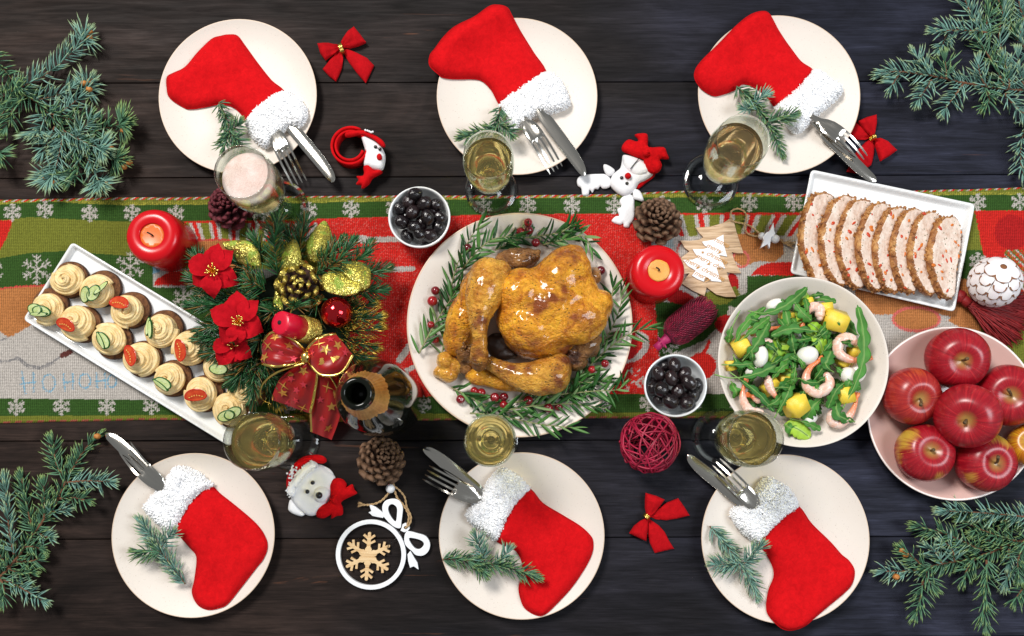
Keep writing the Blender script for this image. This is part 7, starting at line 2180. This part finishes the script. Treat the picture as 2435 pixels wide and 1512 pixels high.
def stitch(rt, k, pts, z, w=.0006, mat=None, name='stitching'):
    P = resample(catmull([W(x, y, z) for x, y in zz(k, *pts)], 6, False), .002)
    V, F = tube(P, w, 5); return obj(name, V, F, mat or M_EYE, rt, off=rt.location)

# reindeer
c = W(*zz('20', (850, 1250))[0], 0)
rd = root('felt_reindeer', (c.x, c.y, .0006), 'white felt reindeer head with antlers and red nose, lying with its bow up', 'felt ornament')
pad(rd, '20', 'antler', [(465, 1280), (490, 1250), (550, 1240), (620, 1237), (670, 1240), (705, 1270), (712, 1310), (690, 1335), (650, 1342), (630, 1325), (615, 1345), (590, 1345), (575, 1370), (555, 1350), (545, 1385), (505, 1390), (495, 1340), (470, 1320)], .003, .004, .004, M_FELT_W)
pad(rd, '20', 'antler', [(800, 1390), (830, 1375), (870, 1400), (875, 1450), (877, 1530), (862, 1580), (845, 1595), (835, 1620), (800, 1615), (795, 1590), (770, 1600), (712, 1575), (740, 1540), (765, 1535), (752, 1490), (780, 1470), (768, 1430)], .003, .004, .004, M_FELT_W)
pad(rd, '20', 'hat', [(890, 1290), (960, 1265), (1025, 1225), (1010, 1262), (960, 1300), (905, 1343), (885, 1338)], .002, .004, .004, M_FELT_RED)
pad(rd, '20', 'head', [(800, 1095), (870, 1110), (960, 1150), (1012, 1230), (960, 1275), (910, 1300), (880, 1350), (840, 1378), (790, 1385), (740, 1355), (705, 1310), (712, 1255), (740, 1220), (775, 1190), (788, 1140)], .004, .010, .012, M_FELT_W, bump=.002)
pad(rd, '20', 'muzzle', [(800, 1100), (870, 1112), (945, 1150), (980, 1215), (930, 1243), (880, 1245), (830, 1215), (800, 1165)], .010, .008, .009, M_FELT_W)
pad(rd, '20', 'ear', [(655, 1170), (690, 1175), (735, 1210), (715, 1245), (685, 1250), (660, 1215)], .006, .005, .004, M_FELT_W)
pad(rd, '20', 'ear', [(865, 1365), (885, 1345), (920, 1365), (943, 1430), (905, 1425), (870, 1410)], .006, .005, .004, M_FELT_W)
stitch(rd, '20', [(910, 1125), (880, 1160), (840, 1210)], .0195, .0007)
bead(rd, '20', 'eye', 782, 1268, .0155, .0027, M_EYE); bead(rd, '20', 'eye', 820, 1308, .0155, .0027, M_EYE); bead(rd, '20', 'nose', 827, 1255, .018, .0048, M_NOSE)
bw = pad(rd, '20', 'felt_bow', [(880, 950), (960, 942), (975, 985), (980, 1040), (1085, 1040), (1110, 1085), (1123, 1125), (1060, 1125), (1075, 1170), (1055, 1215), (1010, 1230), (965, 1205), (945, 1150), (940, 1128), (890, 1110), (830, 1085), (790, 1065), (792, 1025), (835, 985), (890, 1000), (905, 985)], .012, .009, .010, M_FELT_RED, smooth=3, bump=.002)
bead(rd, '20', 'bow_knot', 955, 1090, .023, .0055, M_FELT_RED)

# bear with santa hat
c = W(*zz('12', (400, 480))[0], 0)
br = root('felt_bear', (c.x, c.y, .0006), 'white felt bear in a red snowflake cap and red bow, above the snowflake ring', 'felt ornament')
pad(br, '12', 'ear', [(225, 590), (240, 540), (280, 560), (310, 610), (345, 640), (320, 660), (265, 645), (230, 620)], .003, .006, .006, M_FELT_W)
pad(br, '12', 'ear', [(440, 290), (480, 300), (530, 330), (555, 375), (545, 385), (480, 330)], .003, .006, .006, M_FELT_W)
pad(br, '12', 'head', [(240, 520), (270, 440), (330, 350), (400, 295), (460, 300), (520, 345), (560, 390), (540, 480), (520, 540), (470, 600), (425, 650), (360, 655), (300, 610), (262, 570)], .004, .011, .014, M_FELT_W, bump=.002)
pad(br, '12', 'cap', [(210, 450), (212, 390), (240, 320), (290, 260), (350, 228), (430, 220), (480, 235), (497, 265), (470, 283), (430, 280), (390, 275), (330, 320), (270, 390), (230, 480)], .008, .010, .010, M_FELT_RED, bump=.002)
P_ = [(240, 520), (215, 490), (225, 440), (270, 370), (330, 305), (385, 265), (420, 275), (435, 310), (380, 345), (320, 410), (280, 470), (262, 515)]
cu = pad(br, '12', 'fleece_band', P_, .011, .011, .007, M_FLEECE, bump=.003)
pb = catmull([W(x, y, .024) for x, y in zz('12', *P_)], 3)
rs = np.random.RandomState(8); A = np.array([(p.x, p.y) for p in pb]); pp = np.c_[rs.uniform(A[:, 0].min(), A[:, 0].max(), 1500), rs.uniform(A[:, 1].min(), A[:, 1].max(), 1500)]
pp = pp[inside(pb, pp[:, 0], pp[:, 1])]; m = len(pp)
V, F, tt = spikes(np.c_[pp, np.full(m, .0205)], rs.randn(m, 3) * (1, 1, .4), rs.randn(m, 3), rs.uniform(.002, .004, m), .0008, rs.uniform(-.6, .6, m))
tag(obj('fleece_locks', V, F, M_FLEECE, cu, off=br.location), kind='stuff')
pad(br, '12', 'muzzle', [(405, 520), (410, 470), (450, 448), (500, 455), (520, 490), (505, 540), (470, 562), (425, 555)], .012, .009, .009, M_FELT_W)
bead(br, '12', 'eye', 404, 418, .0175, .0032, M_EYE); bead(br, '12', 'eye', 366, 482, .0175, .0032, M_EYE); bead(br, '12', 'nose', 450, 508, .023, .0050, M_EYE)
pad(br, '12', 'felt_bow', [(530, 410), (560, 388), (610, 395), (640, 430), (635, 455), (680, 430), (695, 470), (715, 497), (660, 525), (600, 560), (612, 600), (610, 650), (570, 660), (530, 678), (530, 650), (480, 675), (430, 668), (425, 630), (450, 590), (510, 555), (525, 500), (520, 450)], .008, .010, .010, M_FELT_RED, smooth=3, bump=.002)
bead(br, '12', 'bow_knot', 560, 540, .021, .0055, M_FELT_RED)
for k in range(3):
    a = math.radians(28 + 60 * k)
    for q in (-1, 1):
        stitch(br, '12', [(256, 342), (256 + q * 22 * math.cos(a), 342 + q * 46 * math.sin(a))], .0205, .0013, M_FELT_W, 'snowflake_patch')
for x, y in ((262, 300), (222, 352), (288, 310), (236, 385), (250, 385), (285, 330)): bead(br, '12', 'snowflake_patch', x, y, .0205, .0016, M_FELT_W)

# snowman slap band rolled to a ring
c = W(*zz('10', (690, 1080))[0], 0)
sm_ = root('felt_band', (c.x, c.y, .0006), 'rolled red felt band with a white snowman face, beside the golden knife', 'felt ornament')
P = []
cx, cy = 690, 1075
for i in range(80):
    a = math.radians(-60 - 5.6 * i * 1.45)
    r_ = 140 - .62 * i
    x, y = zz('10', (cx + r_ * math.cos(a), cy - r_ * .98 * math.sin(a) * -1))[0]
    P.append((x, y))
V, F = [], []
n = len(P)
for i, (x, y) in enumerate(P):
    b0 = W(x, y, .001); b1 = W(*((x, y)), .001)
    d = Vector((P[min(i + 1, n - 1)][0] - P[max(i - 1, 0)][0], -(P[min(i + 1, n - 1)][1] - P[max(i - 1, 0)][1]), 0)).normalized()
    s = Vector((-d.y, d.x, 0)) * .0018
    h = .024
    for o_, z in ((s, .001), (s, h - .001), (s * .5, h), (-s * .5, h), (-s, h - .001), (-s, .001)): V.append(Vector((b0.x, b0.y, z)) + o_)
for i in range(n - 1):
    for k in range(6):
        k2 = (k + 1) % 6; F.append([i * 6 + k, i * 6 + k2, i * 6 + 6 + k2, i * 6 + 6 + k])
F.append([0, 1, 2, 3, 4, 5][::-1]); F.append([(n - 1) * 6 + k for k in range(6)])
obj('band', V, F, M_FELT_RED, sm_, off=sm_.location)
pad(sm_, '10', 'face', [(748, 955), (800, 975), (860, 1010), (900, 1055), (917, 1105), (912, 1160), (895, 1200), (850, 1200), (800, 1185), (765, 1170), (768, 1110), (772, 1060), (758, 1010)], .016, .012, .012, M_FELT_W, bump=.0015)
pad(sm_, '10', 'cap', [(630, 945), (660, 928), (750, 920), (790, 930), (860, 965), (905, 1000), (918, 1035), (895, 1038), (840, 990), (790, 965), (740, 955), (700, 962), (640, 972)], .022, .008, .006, M_FELT_RED)
pad(sm_, '10', 'scarf', [(760, 1190), (775, 1150), (815, 1145), (838, 1180), (835, 1205), (880, 1200), (897, 1220), (870, 1240), (825, 1265), (800, 1305), (750, 1338), (745, 1312), (708, 1305), (725, 1275), (712, 1248), (755, 1245), (765, 1220)], .014, .010, .008, M_FELT_RED, smooth=3, bump=.002)
bead(sm_, '10', 'eye', 852, 1048, .0285, .0027, M_EYE); bead(sm_, '10', 'eye', 884, 1064, .0285, .0027, M_EYE)
pad(sm_, '10', 'nose', [(858, 1105), (875, 1088), (892, 1100), (895, 1128), (878, 1137), (862, 1130)], .027, .006, .006, M_NOSE)
for x, y in ((780, 928), (795, 932), (808, 937), (820, 943), (832, 940)): bead(sm_, '10', 'snowflake_patch', x, y, .031, .0016, M_FELT_W)

# ------------------------------------------------------------------ pine cones
def conemat(name, a, b, tipc):
    return [mottled(name, a, b, 220, .7, bump=.5), mottled(name + '_tip', tipc, tuple(k * 1.5 for k in tipc), 260, .75, bump=.5)]
cm = conemat('brown_cone_scale', (.040, .018, .010), (.105, .048, .024), (.13, .070, .038))
SB = scale_mesh(cm, w=.0064)
def pinecone(px, py, R, H, n, sm, mat, lab, axis, seed, z=0.004):
    p = W(px, py, R * .55)
    r = root('pine_cone', (p.x, p.y, z), lab, 'pine cone')
    cone(r, (0, 0, .010), R, H, n, sm, axis, seed, mat)
    return r
pinecone(1562, 528, .0325, .034, 62, SB, cm[0], 'open brown pine cone on the runner above the right candle', (.05, .25, 1), 1)
pinecone(902, 1098, .0320, .038, 62, SB, cm[0], 'open brown pine cone above the snowflake ring', (.35, .35, 1), 3, .001)
cmr = conemat('burgundy_cone_scale', (.035, .004, .008), (.085, .008, .015), (.11, .014, .022))
SR = scale_mesh(cmr, w=.0066)
pinecone(552, 492, .0310, .034, 58, SR, cmr[0], 'burgundy painted pine cone behind the foaming glass', (-.1, .1, 1), 5)

# ------------------------------------------------------------------ dyed bristly cone
def dyed():
    a, b = W(*zz('E', (345, 955))[0], .022), W(*zz('E', (575, 775))[0], .022)
    c = (a + b) / 2
    r = root('dyed_seed_head', (c.x, c.y, .0035), 'burgundy dyed bristly seed head with a pink stem, right of the chicken platter', 'dried flower')
    M1 = mottled('burgundy_dye', (.060, .002, .014), (.16, .004, .035), 200, .7)
    x = N('burgundy_bristle'); g = x.n('NewGeometry'); x.set(color=x.ramp(g.outputs['Random Per Island'], [(0, (.07, .002, .010)), (1, (.34, .006, .045))]), rough=.5); M2 = x.m
    t = (b - a).normalized(); L = (b - a).length; s = t.cross(Vector((0, 0, 1))).normalized(); up = s.cross(t)
    R = .0205
    n = 24
    P = [a + t * (L * (i / n * 1.16 - .08)) for i in range(n + 1)]
    rr = [R * max(.05, min(1, (1 - abs(2 * (i / n) - 1) ** 5)) ** .5) * (1.0 if i < n * .8 else .95) for i in range(n + 1)]
    V, F = tube(P, rr, 28); obj('core', V, F, M1, r, off=r.location)
    B, D = [], []
    rows = 36
    for i in range(rows):
        q = (i + .5) / rows; p = a + t * (L * (q * 1.14 - .07)); rad = float(np.interp(q, np.linspace(0, 1, n + 1), rr))
        for k in range(28):
            an = 2 * math.pi * (k + .5 * (i % 2)) / 28
            o = s * math.cos(an) + up * math.sin(an)
            B.append(p + o * rad); D.append(o * .75 + t * (.35 + 1.1 * max(0, q - .75) * 3))
    m = len(B); rs = np.random.RandomState(2)
    V, F, tt = spikes([tuple(x) for x in B], [tuple(x) for x in D], [tuple(t)] * m, rs.uniform(.0042, .0062, m) * np.where(np.arange(m) > m * .82, 1.6, 1), .0009, .5)
    V[:, 2] = np.maximum(V[:, 2], .004)
    tag(obj('bristles', V, F, M2, r, off=r.location), kind='stuff')
    M3 = plain('pink_dyed_stem', (.38, .010, .10), .55)
    e = W(*zz('E', (258, 1030))[0], .016); k = W(*zz('E', (305, 985))[0], .019)
    V, F = tube([e, e.lerp(k, .5), k, a], [.0062, .0056, .0060, .009], 12); obj('stem', V, F, M3, r, off=r.location)
    V, F, tt = spikes([tuple(k)] * 7, [tuple(-t * .3 + s * q + up * .3) for q in np.linspace(-1, 1, 7)], [tuple(up)] * 7, .013, .0012, .1)
    V[:, 2] = np.maximum(V[:, 2], .004)
    tag(obj('stem_fringe', V, F, M3, r, off=r.location), kind='stuff')
dyed()

# ------------------------------------------------------------------ wicker ball
def wicker():
    R = .0425
    c = W(1545, 1053, R)
    r = root('wicker_ball', (c.x, c.y, R), 'crimson wicker ball of woven strands on the dark planks', 'wicker ball')
    x = N('crimson_cane'); oi = x.n('ObjectInfo'); x.set(color=x.ramp(oi.outputs['Random'], [(0, (.22, .003, .022)), (1, (.46, .010, .055))]), rough=.45); M_ = x.m
    rs = np.random.RandomState(12)
    for i in range(46):
        ax = Vector(rs.randn(3)).normalized(); u = ax.orthogonal().normalized(); v = ax.cross(u)
        off = rs.uniform(-.5, .5); rr = R * rs.uniform(.94, 1.0)
        P = []
        ph = rs.uniform(0, 6); arc = rs.uniform(3.2, 6.1)
        for k in range(37):
            t = ph + arc * k / 36
            w_ = off + .10 * math.sin(2 * t + i)
            d = (u * math.cos(t) + v * math.sin(t)) * math.sqrt(max(0, 1 - w_ * w_)) + ax * w_
            P.append(d * rr * (1 + .02 * math.sin(5 * t + i)))
        V, F = tube(P, rs.uniform(.0010, .0015), 6); put('strand', mesh('strand', V, F, M_), r)
    P = [Vector((-.030, -.024, -.018)), Vector((-.031, -.028, -.010)), Vector((-.034, -.027, -.008)), Vector((-.035, -.023, -.010))]
    V, F = tube(catmull(P, 4, False), .0012, 6); put('strand', mesh('strand', V, F, M_), r)
wicker()

# ------------------------------------------------------------------ white scaled ball
def scaleball():
    R = .0355
    c = W(2365, 670, R + .004)
    r = root('scaled_ball', (c.x, c.y, .0035), 'white ball ornament covered with petal scales edged brown', 'ball ornament')
    Mw = mottled('chalky_white', (.78, .72, .74), (.87, .85, .84), 70, .6); Mb = plain('brown_scale_edge', (.22, .085, .030), .7)
    V, F = ball((0, 0, R), R * .95, None, 30, 18); put('core', mesh('core', V, F, Mb), r)
    # scale patch: rounded shield lying on the sphere, tip downwards
    n, m = 10, 8
    ax = Vector((-.06, .50, .86)).normalized()
    Q = ax.to_track_quat('Z', 'Y').to_matrix()
    rows = [(8, 5), (30, 8), (52, 12), (74, 15), (96, 16), (118, 15)]
    for ri, (th0, cnt) in enumerate(rows):
        for j in range(cnt):
            ph = 2 * math.pi * (j + .5 * (ri % 2)) / cnt
            half = math.pi / cnt * math.sin(math.radians(min(max(th0 + 12, 14), 90))) * 1.12
            if th0 < 14: half = .42
            V, F, mi = [], [], []
            lenA = math.radians(36)
            for i in range(n + 1):
                q = i / n
                th = math.radians(th0) + lenA * q
                wv = half * min(1, .75 + .35 * q) * math.sqrt(max(0.0, 1 - max(0, (q - .45) / .55) ** 2.4))
                lift = 1 - .035 + .075 * q - .02 * (ri % 2) * 0
                for k in range(m + 1):
                    u = (k / m * 2 - 1)
                    ang = ph + u * wv / max(.22, math.sin(min(th, 2.6)))
                    e = R * (lift + .012 * (1 - u * u))
                    V.append(Q @ Vector((e * math.sin(th) * math.cos(ang), e * math.sin(th) * math.sin(ang), e * math.cos(th))) + Vector((0, 0, R)))
            for i in range(n):
                for k in range(m):
                    a = i * (m + 1) + k; F.append([a, a + m + 1, a + m + 2, a + 1])
                    mi.append(1 if i == n - 1 or (i > n * .55 and k in (0, m - 1)) else 0)
            me = mesh('scale', V, F, [Mw, Mb], True, mi)
            put('scale', me, r)
scaleball()
# ------------------------------------------------------------------ red tassel
def tassel():
    a = W(2283, 705, .012); b = W(2303, 722, .014)
    r = root('tassel', (a.x, a.y, .0035), 'dark red thread tassel spreading to the right edge under the white ball', 'tassel')
    M_ = N('red_thread'); g = M_.n('NewGeometry'); M_.set(color=M_.ramp(g.outputs['Random Per Island'], [(0, (.13, .003, .005)), (1, (.34, .009, .010))]), rough=.6); M_ = M_.m
    V, F = ball(a, (.0085, .0095, .0085), None, 18, 12); V = [v + Vector((.001 * math.sin(v.x * 2500), .001 * math.sin(v.y * 2500), 0)) for v in V]; obj('head', V, F, M_, r, off=r.location)
    V, F = tube([a, a.lerp(b, .5), b], [.006, .0072, .008], 14); obj('neck', V, F, M_, r, off=r.location)
    rs = np.random.RandomState(3); parts = []
    for i in range(420):
        q = rs.uniform(0, 1)
        ex, ey = 2450 - 40 * q + rs.uniform(-14, 14), 700 + 130 * q + rs.uniform(-10, 10)
        if q > .85: ex -= 40 * (q - .85) / .15
        h = rs.uniform(.005, .018)
        m_ = W((2303 + ex) / 2 + rs.uniform(-8, 8), (722 + ey) / 2 + rs.uniform(-8, 8) - 3, h + .008)
        P = catmull([b + Vector(rs.uniform(-.004, .004, 3).tolist()), m_, W(ex, ey, h * .6 + .004)], 4, False)
        parts.append(tube(P, .0007, 4))
    V, F = join(parts); tag(obj('threads', V, F, M_, r, off=r.location), kind='stuff')
tassel()

# ------------------------------------------------------------------ wooden ornaments
def woodmat(name, a, b, d, ang, sc=1.0):
    x = N(name); mp = x.n('Mapping'); tc = x.n('TexCoord'); x.l(tc.outputs['Object'], mp.inputs[0])
    mp.inputs['Rotation'].default_value = (0, 0, math.radians(ang)); mp.inputs['Scale'].default_value = (22 * sc, 260 * sc, 30)
    n = x.noise(1.0, 6, .62, mp.outputs[0], .8)
    x.set(color=x.ramp(n, [(.30, d), (.46, a), (.66, b)]), rough=.6); x.bump(n, .35, .001); return x.m
M_WOODT = woodmat('whitewashed_wood', (.50, .33, .19), (.68, .50, .33), (.22, .12, .055), -45)
M_WOODS = woodmat('pale_ash_wood', (.66, .44, .22), (.76, .56, .32), (.50, .27, .10), 84)
M_WHITEP = mottled('white_painted_wood', (.80, .81, .83), (.86, .87, .89), 60, .45)
M_TWINE = mottled('jute_twine', (.36, .22, .10), (.55, .38, .20), 900, .9)
def plate_cut(rt, name, k, outl, z0, th, mat, holes=(), smooth=0, bev=.0006):
    zt = z0 + th
    f = lambda L: [W(x, y, zt) for x, y in zz(k, *L)]
    P = catmull(f(outl), smooth) if smooth else f(outl)
    H = [catmull(f(h), 3) for h in holes]
    V, F = slab(P, .003, lambda x, y, d: zt - bev * (1 - np.clip(d / bev, 0, 1)), lambda x, y, d: z0 + 0 * d, H)
    me = mesh(name, [(x - rt.location.x, y - rt.location.y, z - rt.location.z) for x, y, z in V], F, mat); autosmooth(me, 35)
    return put(name, me, rt)
def twine(rt, pts, r=.0011, strands=2):
    P = resample(catmull([W(*p[:2], p[2]) for p in pts], 8, False), .0015)
    fr = frames(P); parts = []
    for s in range(strands):
        Q = [p + (n * math.sin(i * .75 + s * math.pi) + b * math.cos(i * .75 + s * math.pi)) * r * .7 for i, (p, (t, n, b)) in enumerate(zip(P, fr))]
        parts.append(tube(Q, r * .75, 6))
    V, F = join(parts); return obj('twine', V, F, M_TWINE, rt, off=rt.location)
c = W(*zz('E', (620, 450))[0], 0)
tr = root('tree_ornament', (c.x, c.y, .0032), 'wooden Christmas tree ornament with a smaller white lettered tree, twine and white star', 'tree ornament')
plate_cut(tr, 'wooden_tree', 'E', [(735, 205), (748, 222), (765, 290), (790, 370), (810, 428), (775, 430), (735, 422), (755, 480), (795, 555), (750, 556), (705, 549), (725, 620), (765, 705), (700, 705), (640, 690), (578, 644), (565, 700), (490, 665), (420, 620), (445, 590), (470, 555), (440, 560), (405, 555), (405, 470), (440, 440), (470, 418), (440, 395), (412, 348), (470, 352), (530, 345), (558, 328), (530, 300), (510, 268), (600, 262), (680, 240)], .0035, .0045, M_WOODT)
plate_cut(tr, 'white_tree', 'E', [(684, 312), (687, 380), (707, 450), (655, 440), (675, 480), (695, 525), (640, 520), (655, 570), (672, 610), (610, 605), (573, 578), (560, 608), (520, 592), (485, 570), (510, 540), (460, 510), (430, 472), (490, 470), (525, 455), (505, 430), (490, 404), (550, 405), (585, 396), (565, 380), (549, 357), (620, 345)], .0081, .0026, M_WHITEP)
M_INK = plain('ochre_lettering', (.52, .24, .035), .6)
def lettering(txt, k, x, y, size, ang, z, rt):
    cu = bpy.data.curves.new('lettering', 'FONT'); cu.body = txt; cu.size = size; cu.shear = .35; cu.extrude = .00005; cu.space_character = .92
    o = bpy.data.objects.new('lettering', cu); COL.objects.link(o)
    dg = bpy.context.evaluated_depsgraph_get(); me = bpy.data.meshes.new_from_object(o.evaluated_get(dg))
    bpy.data.objects.remove(o); bpy.data.curves.remove(cu)
    me.materials.clear(); me.materials.append(M_INK)
    p = W(*zz(k, (x, y))[0], z)
    put('lettering', me, rt, tuple(p - rt.location), (0, 0, -math.radians(ang)))
zt_ = .0109
for txt, x, y, s in [('ristma', 618, 350, .0105), ('merry', 572, 388, .0105), ('christma', 572, 438, .0105), ('merry', 506, 455, .0105), ('chri', 612, 508, .0105), ('merry', 440, 482, .0105), ('christmas', 540, 536, .0105), ('merry', 497, 562, .0105)]:
    lettering(txt, 'E', x, y, s, 27, zt_, tr)
stm = mesh('printed_star', *star(.0026), M_INK, False)
for x, y in ((553, 425), (660, 423), (592, 498), (522, 520)):
    p = W(*zz('E', (x, y))[0], zt_ + .0004); put('printed_star', stm, tr, tuple(p - tr.location), (0, 0, -.4))
E = lambda x, y, z: (*zz('E', (x, y))[0], z)
twine(tr, [E(735, 215, .010), E(728, 190, .012), E(738, 160, .010), E(780, 150, .007), E(820, 175, .006), E(828, 220, .007), E(815, 250, .008), E(830, 300, .006), E(870, 320, .007), E(910, 322, .008)])
twine(tr, [E(735, 228, .010), E(790, 240, .008), E(850, 258, .008), E(905, 300, .010), E(960, 330, .010), E(1040, 345, .010), E(1070, 370, .007), E(1100, 372, .005)])
for x, y, r_ in ((925, 322, .0058), (1008, 340, .0070)):
    p = W(*zz('E', (x, y))[0], .009); V, F = ball(p, (r_, r_ * .95, r_ * .9), None, 20, 12); obj('wooden_bead', V, F, M_WHITEP, tr, off=tr.location)
plate_cut(tr, 'white_star', 'E', [(1000, 238), (1003, 290), (1012, 305), (985, 330), (975, 398), (962, 372), (920, 395), (938, 350), (930, 330), (945, 310), (958, 296), (975, 290)], .008, .008, M_WHITEP)
# fluffy end of the twine
rs = np.random.RandomState(4); p = W(*zz('E', (1065, 362))[0], .007)
V, F, tt = spikes([tuple(p)] * 26, np.c_[rs.uniform(.5, 1.2, 26), rs.uniform(-.7, .3, 26), rs.uniform(-.1, .3, 26)], rs.randn(26, 3), rs.uniform(.010, .022, 26), .0005, rs.uniform(-.3, .3, 26)); V[:, 2] = np.maximum(V[:, 2], .004)
tag(obj('twine_end', V, F, M_TWINE, tr, off=tr.location), kind='stuff')

# snowflake ring
c = W(*zz('12', (820, 930))[0], 0)
sr = root('snowflake_ornament', (c.x, c.y, .0006), 'white wooden bauble ring with ribbon loops and a hanging pale wooden snowflake', 'wooden ornament')
ring = lambda R, n=48: [(818 + R * 1.0 * math.cos(2 * math.pi * k / n), 932 + R * 1.0 * math.sin(2 * math.pi * k / n)) for k in range(n)]
def cut12(name, outl, holes, smooth, z0=.001, th=.0065):
    return plate_cut(sr, name, '12', outl, z0, th, M_WHITEP, holes, smooth)
cut12('ring', ring(250), [ring(219)], 0, .001, .0075)
cut12('ribbon_loop', [(905, 640), (900, 590), (920, 550), (970, 533), (1020, 545), (1045, 590), (1043, 640), (1035, 700), (1030, 740), (1000, 740), (960, 715), (910, 660)], [[(940, 610), (950, 580), (975, 572), (1003, 595), (1005, 640), (995, 697), (960, 660)]], 3, .0012, .0068)
cut12('ribbon_loop', [(1058, 800), (1080, 765), (1150, 780), (1210, 800), (1240, 850), (1230, 905), (1190, 938), (1140, 935), (1110, 905), (1080, 880), (1060, 850)], [[(1088, 815), (1150, 820), (1190, 840), (1195, 865), (1165, 893), (1125, 880)]], 3, .0012, .0068)
cut12('ribbon_tail', [(805, 570), (850, 590), (890, 620), (915, 645), (905, 670), (860, 662), (830, 655), (802, 630), (822, 622)], [], 0, .0014, .0062)
cut12('ribbon_tail', [(1100, 905), (1125, 950), (1150, 990), (1158, 1038), (1125, 1015), (1098, 1025), (1085, 980), (1080, 930)], [], 0, .0014, .0062)
cut12('hanging_tab', [(1040, 735), (1045, 715), (1065, 705), (1090, 718), (1095, 745), (1080, 765), (1055, 772), (1030, 760)], [[(1052, 742), (1060, 728), (1074, 730), (1076, 745), (1065, 752)]], 0, .0016, .0070)
# six-armed wooden snowflake
def flake_outline(cx, cy, R):
    out = []
    w = .075
    arm = [(.30, .14), (.40, w), (.50, w), (.62, .28), (.70, .23), (.60, w), (.70, w * .95), (.85, .26), (.925, .20), (.82, w * .9), (.98, w * .8), (1.02, 0)]
    for k in range(6):
        a = math.radians(-86 + 60 * k)
        ca, sa = math.cos(a), math.sin(a)
        L = [(u, -v) for u, v in arm] + [(u, v) for u, v in arm[:-1][::-1]]
        for u, v in L: out.append((cx + R * (u * ca - v * sa), cy + R * (u * sa + v * ca)))
        b = a + math.radians(30); out.append((cx + R * .26 * math.cos(b), cy + R * .26 * math.sin(b)))
    return out
plate_cut(sr, 'wooden_snowflake', '12', flake_outline(797, 944, 172), .0015, .005, M_WOODS)
Z12 = lambda x, y, z: (*zz('12', (x, y))[0], z)
P = resample(catmull([W(*Z12(1030, 768, .010)), W(*Z12(1010, 805, .006)), W(*Z12(985, 830, .005)), W(*Z12(960, 850, .007)), W(*Z12(930, 885, .007))], 8, False), .001)
fr = frames(P); P = [p + (n * math.sin(i * .9) + b * math.cos(i * .9)) * .0012 for i, (p, (t, n, b)) in enumerate(zip(P, fr))]
V, F = tube(P, .0005, 5); obj('black_wire', V, F, M_EYE, sr, off=sr.location)
twine(sr, [Z12(1062, 742, .009), Z12(1095, 715, .010), Z12(1105, 660, .008), Z12(1075, 590, .006), Z12(1060, 520, .006), Z12(1020, 470, .008), Z12(985, 440, .010), Z12(975, 400, .010), Z12(995, 368, .008)])
twine(sr, [Z12(1075, 738, .008), Z12(1090, 660, .008), Z12(1060, 590, .005), Z12(1010, 530, .006), Z12(985, 470, .009), Z12(960, 460, .010), Z12(940, 500, .007), Z12(890, 550, .005), Z12(820, 575, .006), Z12(735, 575, .004)], .0013)
p = W(*zz('12', (958, 460))[0], .010); V, F = ball(p, (.0068, .0068, .0062), None, 20, 12); obj('wooden_bead', V, F, M_WHITEP, sr, off=sr.location)
rs = np.random.RandomState(6); p = W(*zz('12', (770, 575))[0], .005)
V, F, tt = spikes([tuple(p)] * 30, np.c_[rs.uniform(-1.2, -.6, 30), rs.uniform(-.5, .6, 30), rs.uniform(-.1, .4, 30)], rs.randn(30, 3), rs.uniform(.006, .011, 30), .0006, rs.uniform(-.3, .3, 30)); V[:, 2] = np.maximum(V[:, 2], .001)
tag(obj('twine_end', V, F, M_TWINE, sr, off=sr.location), kind='stuff')
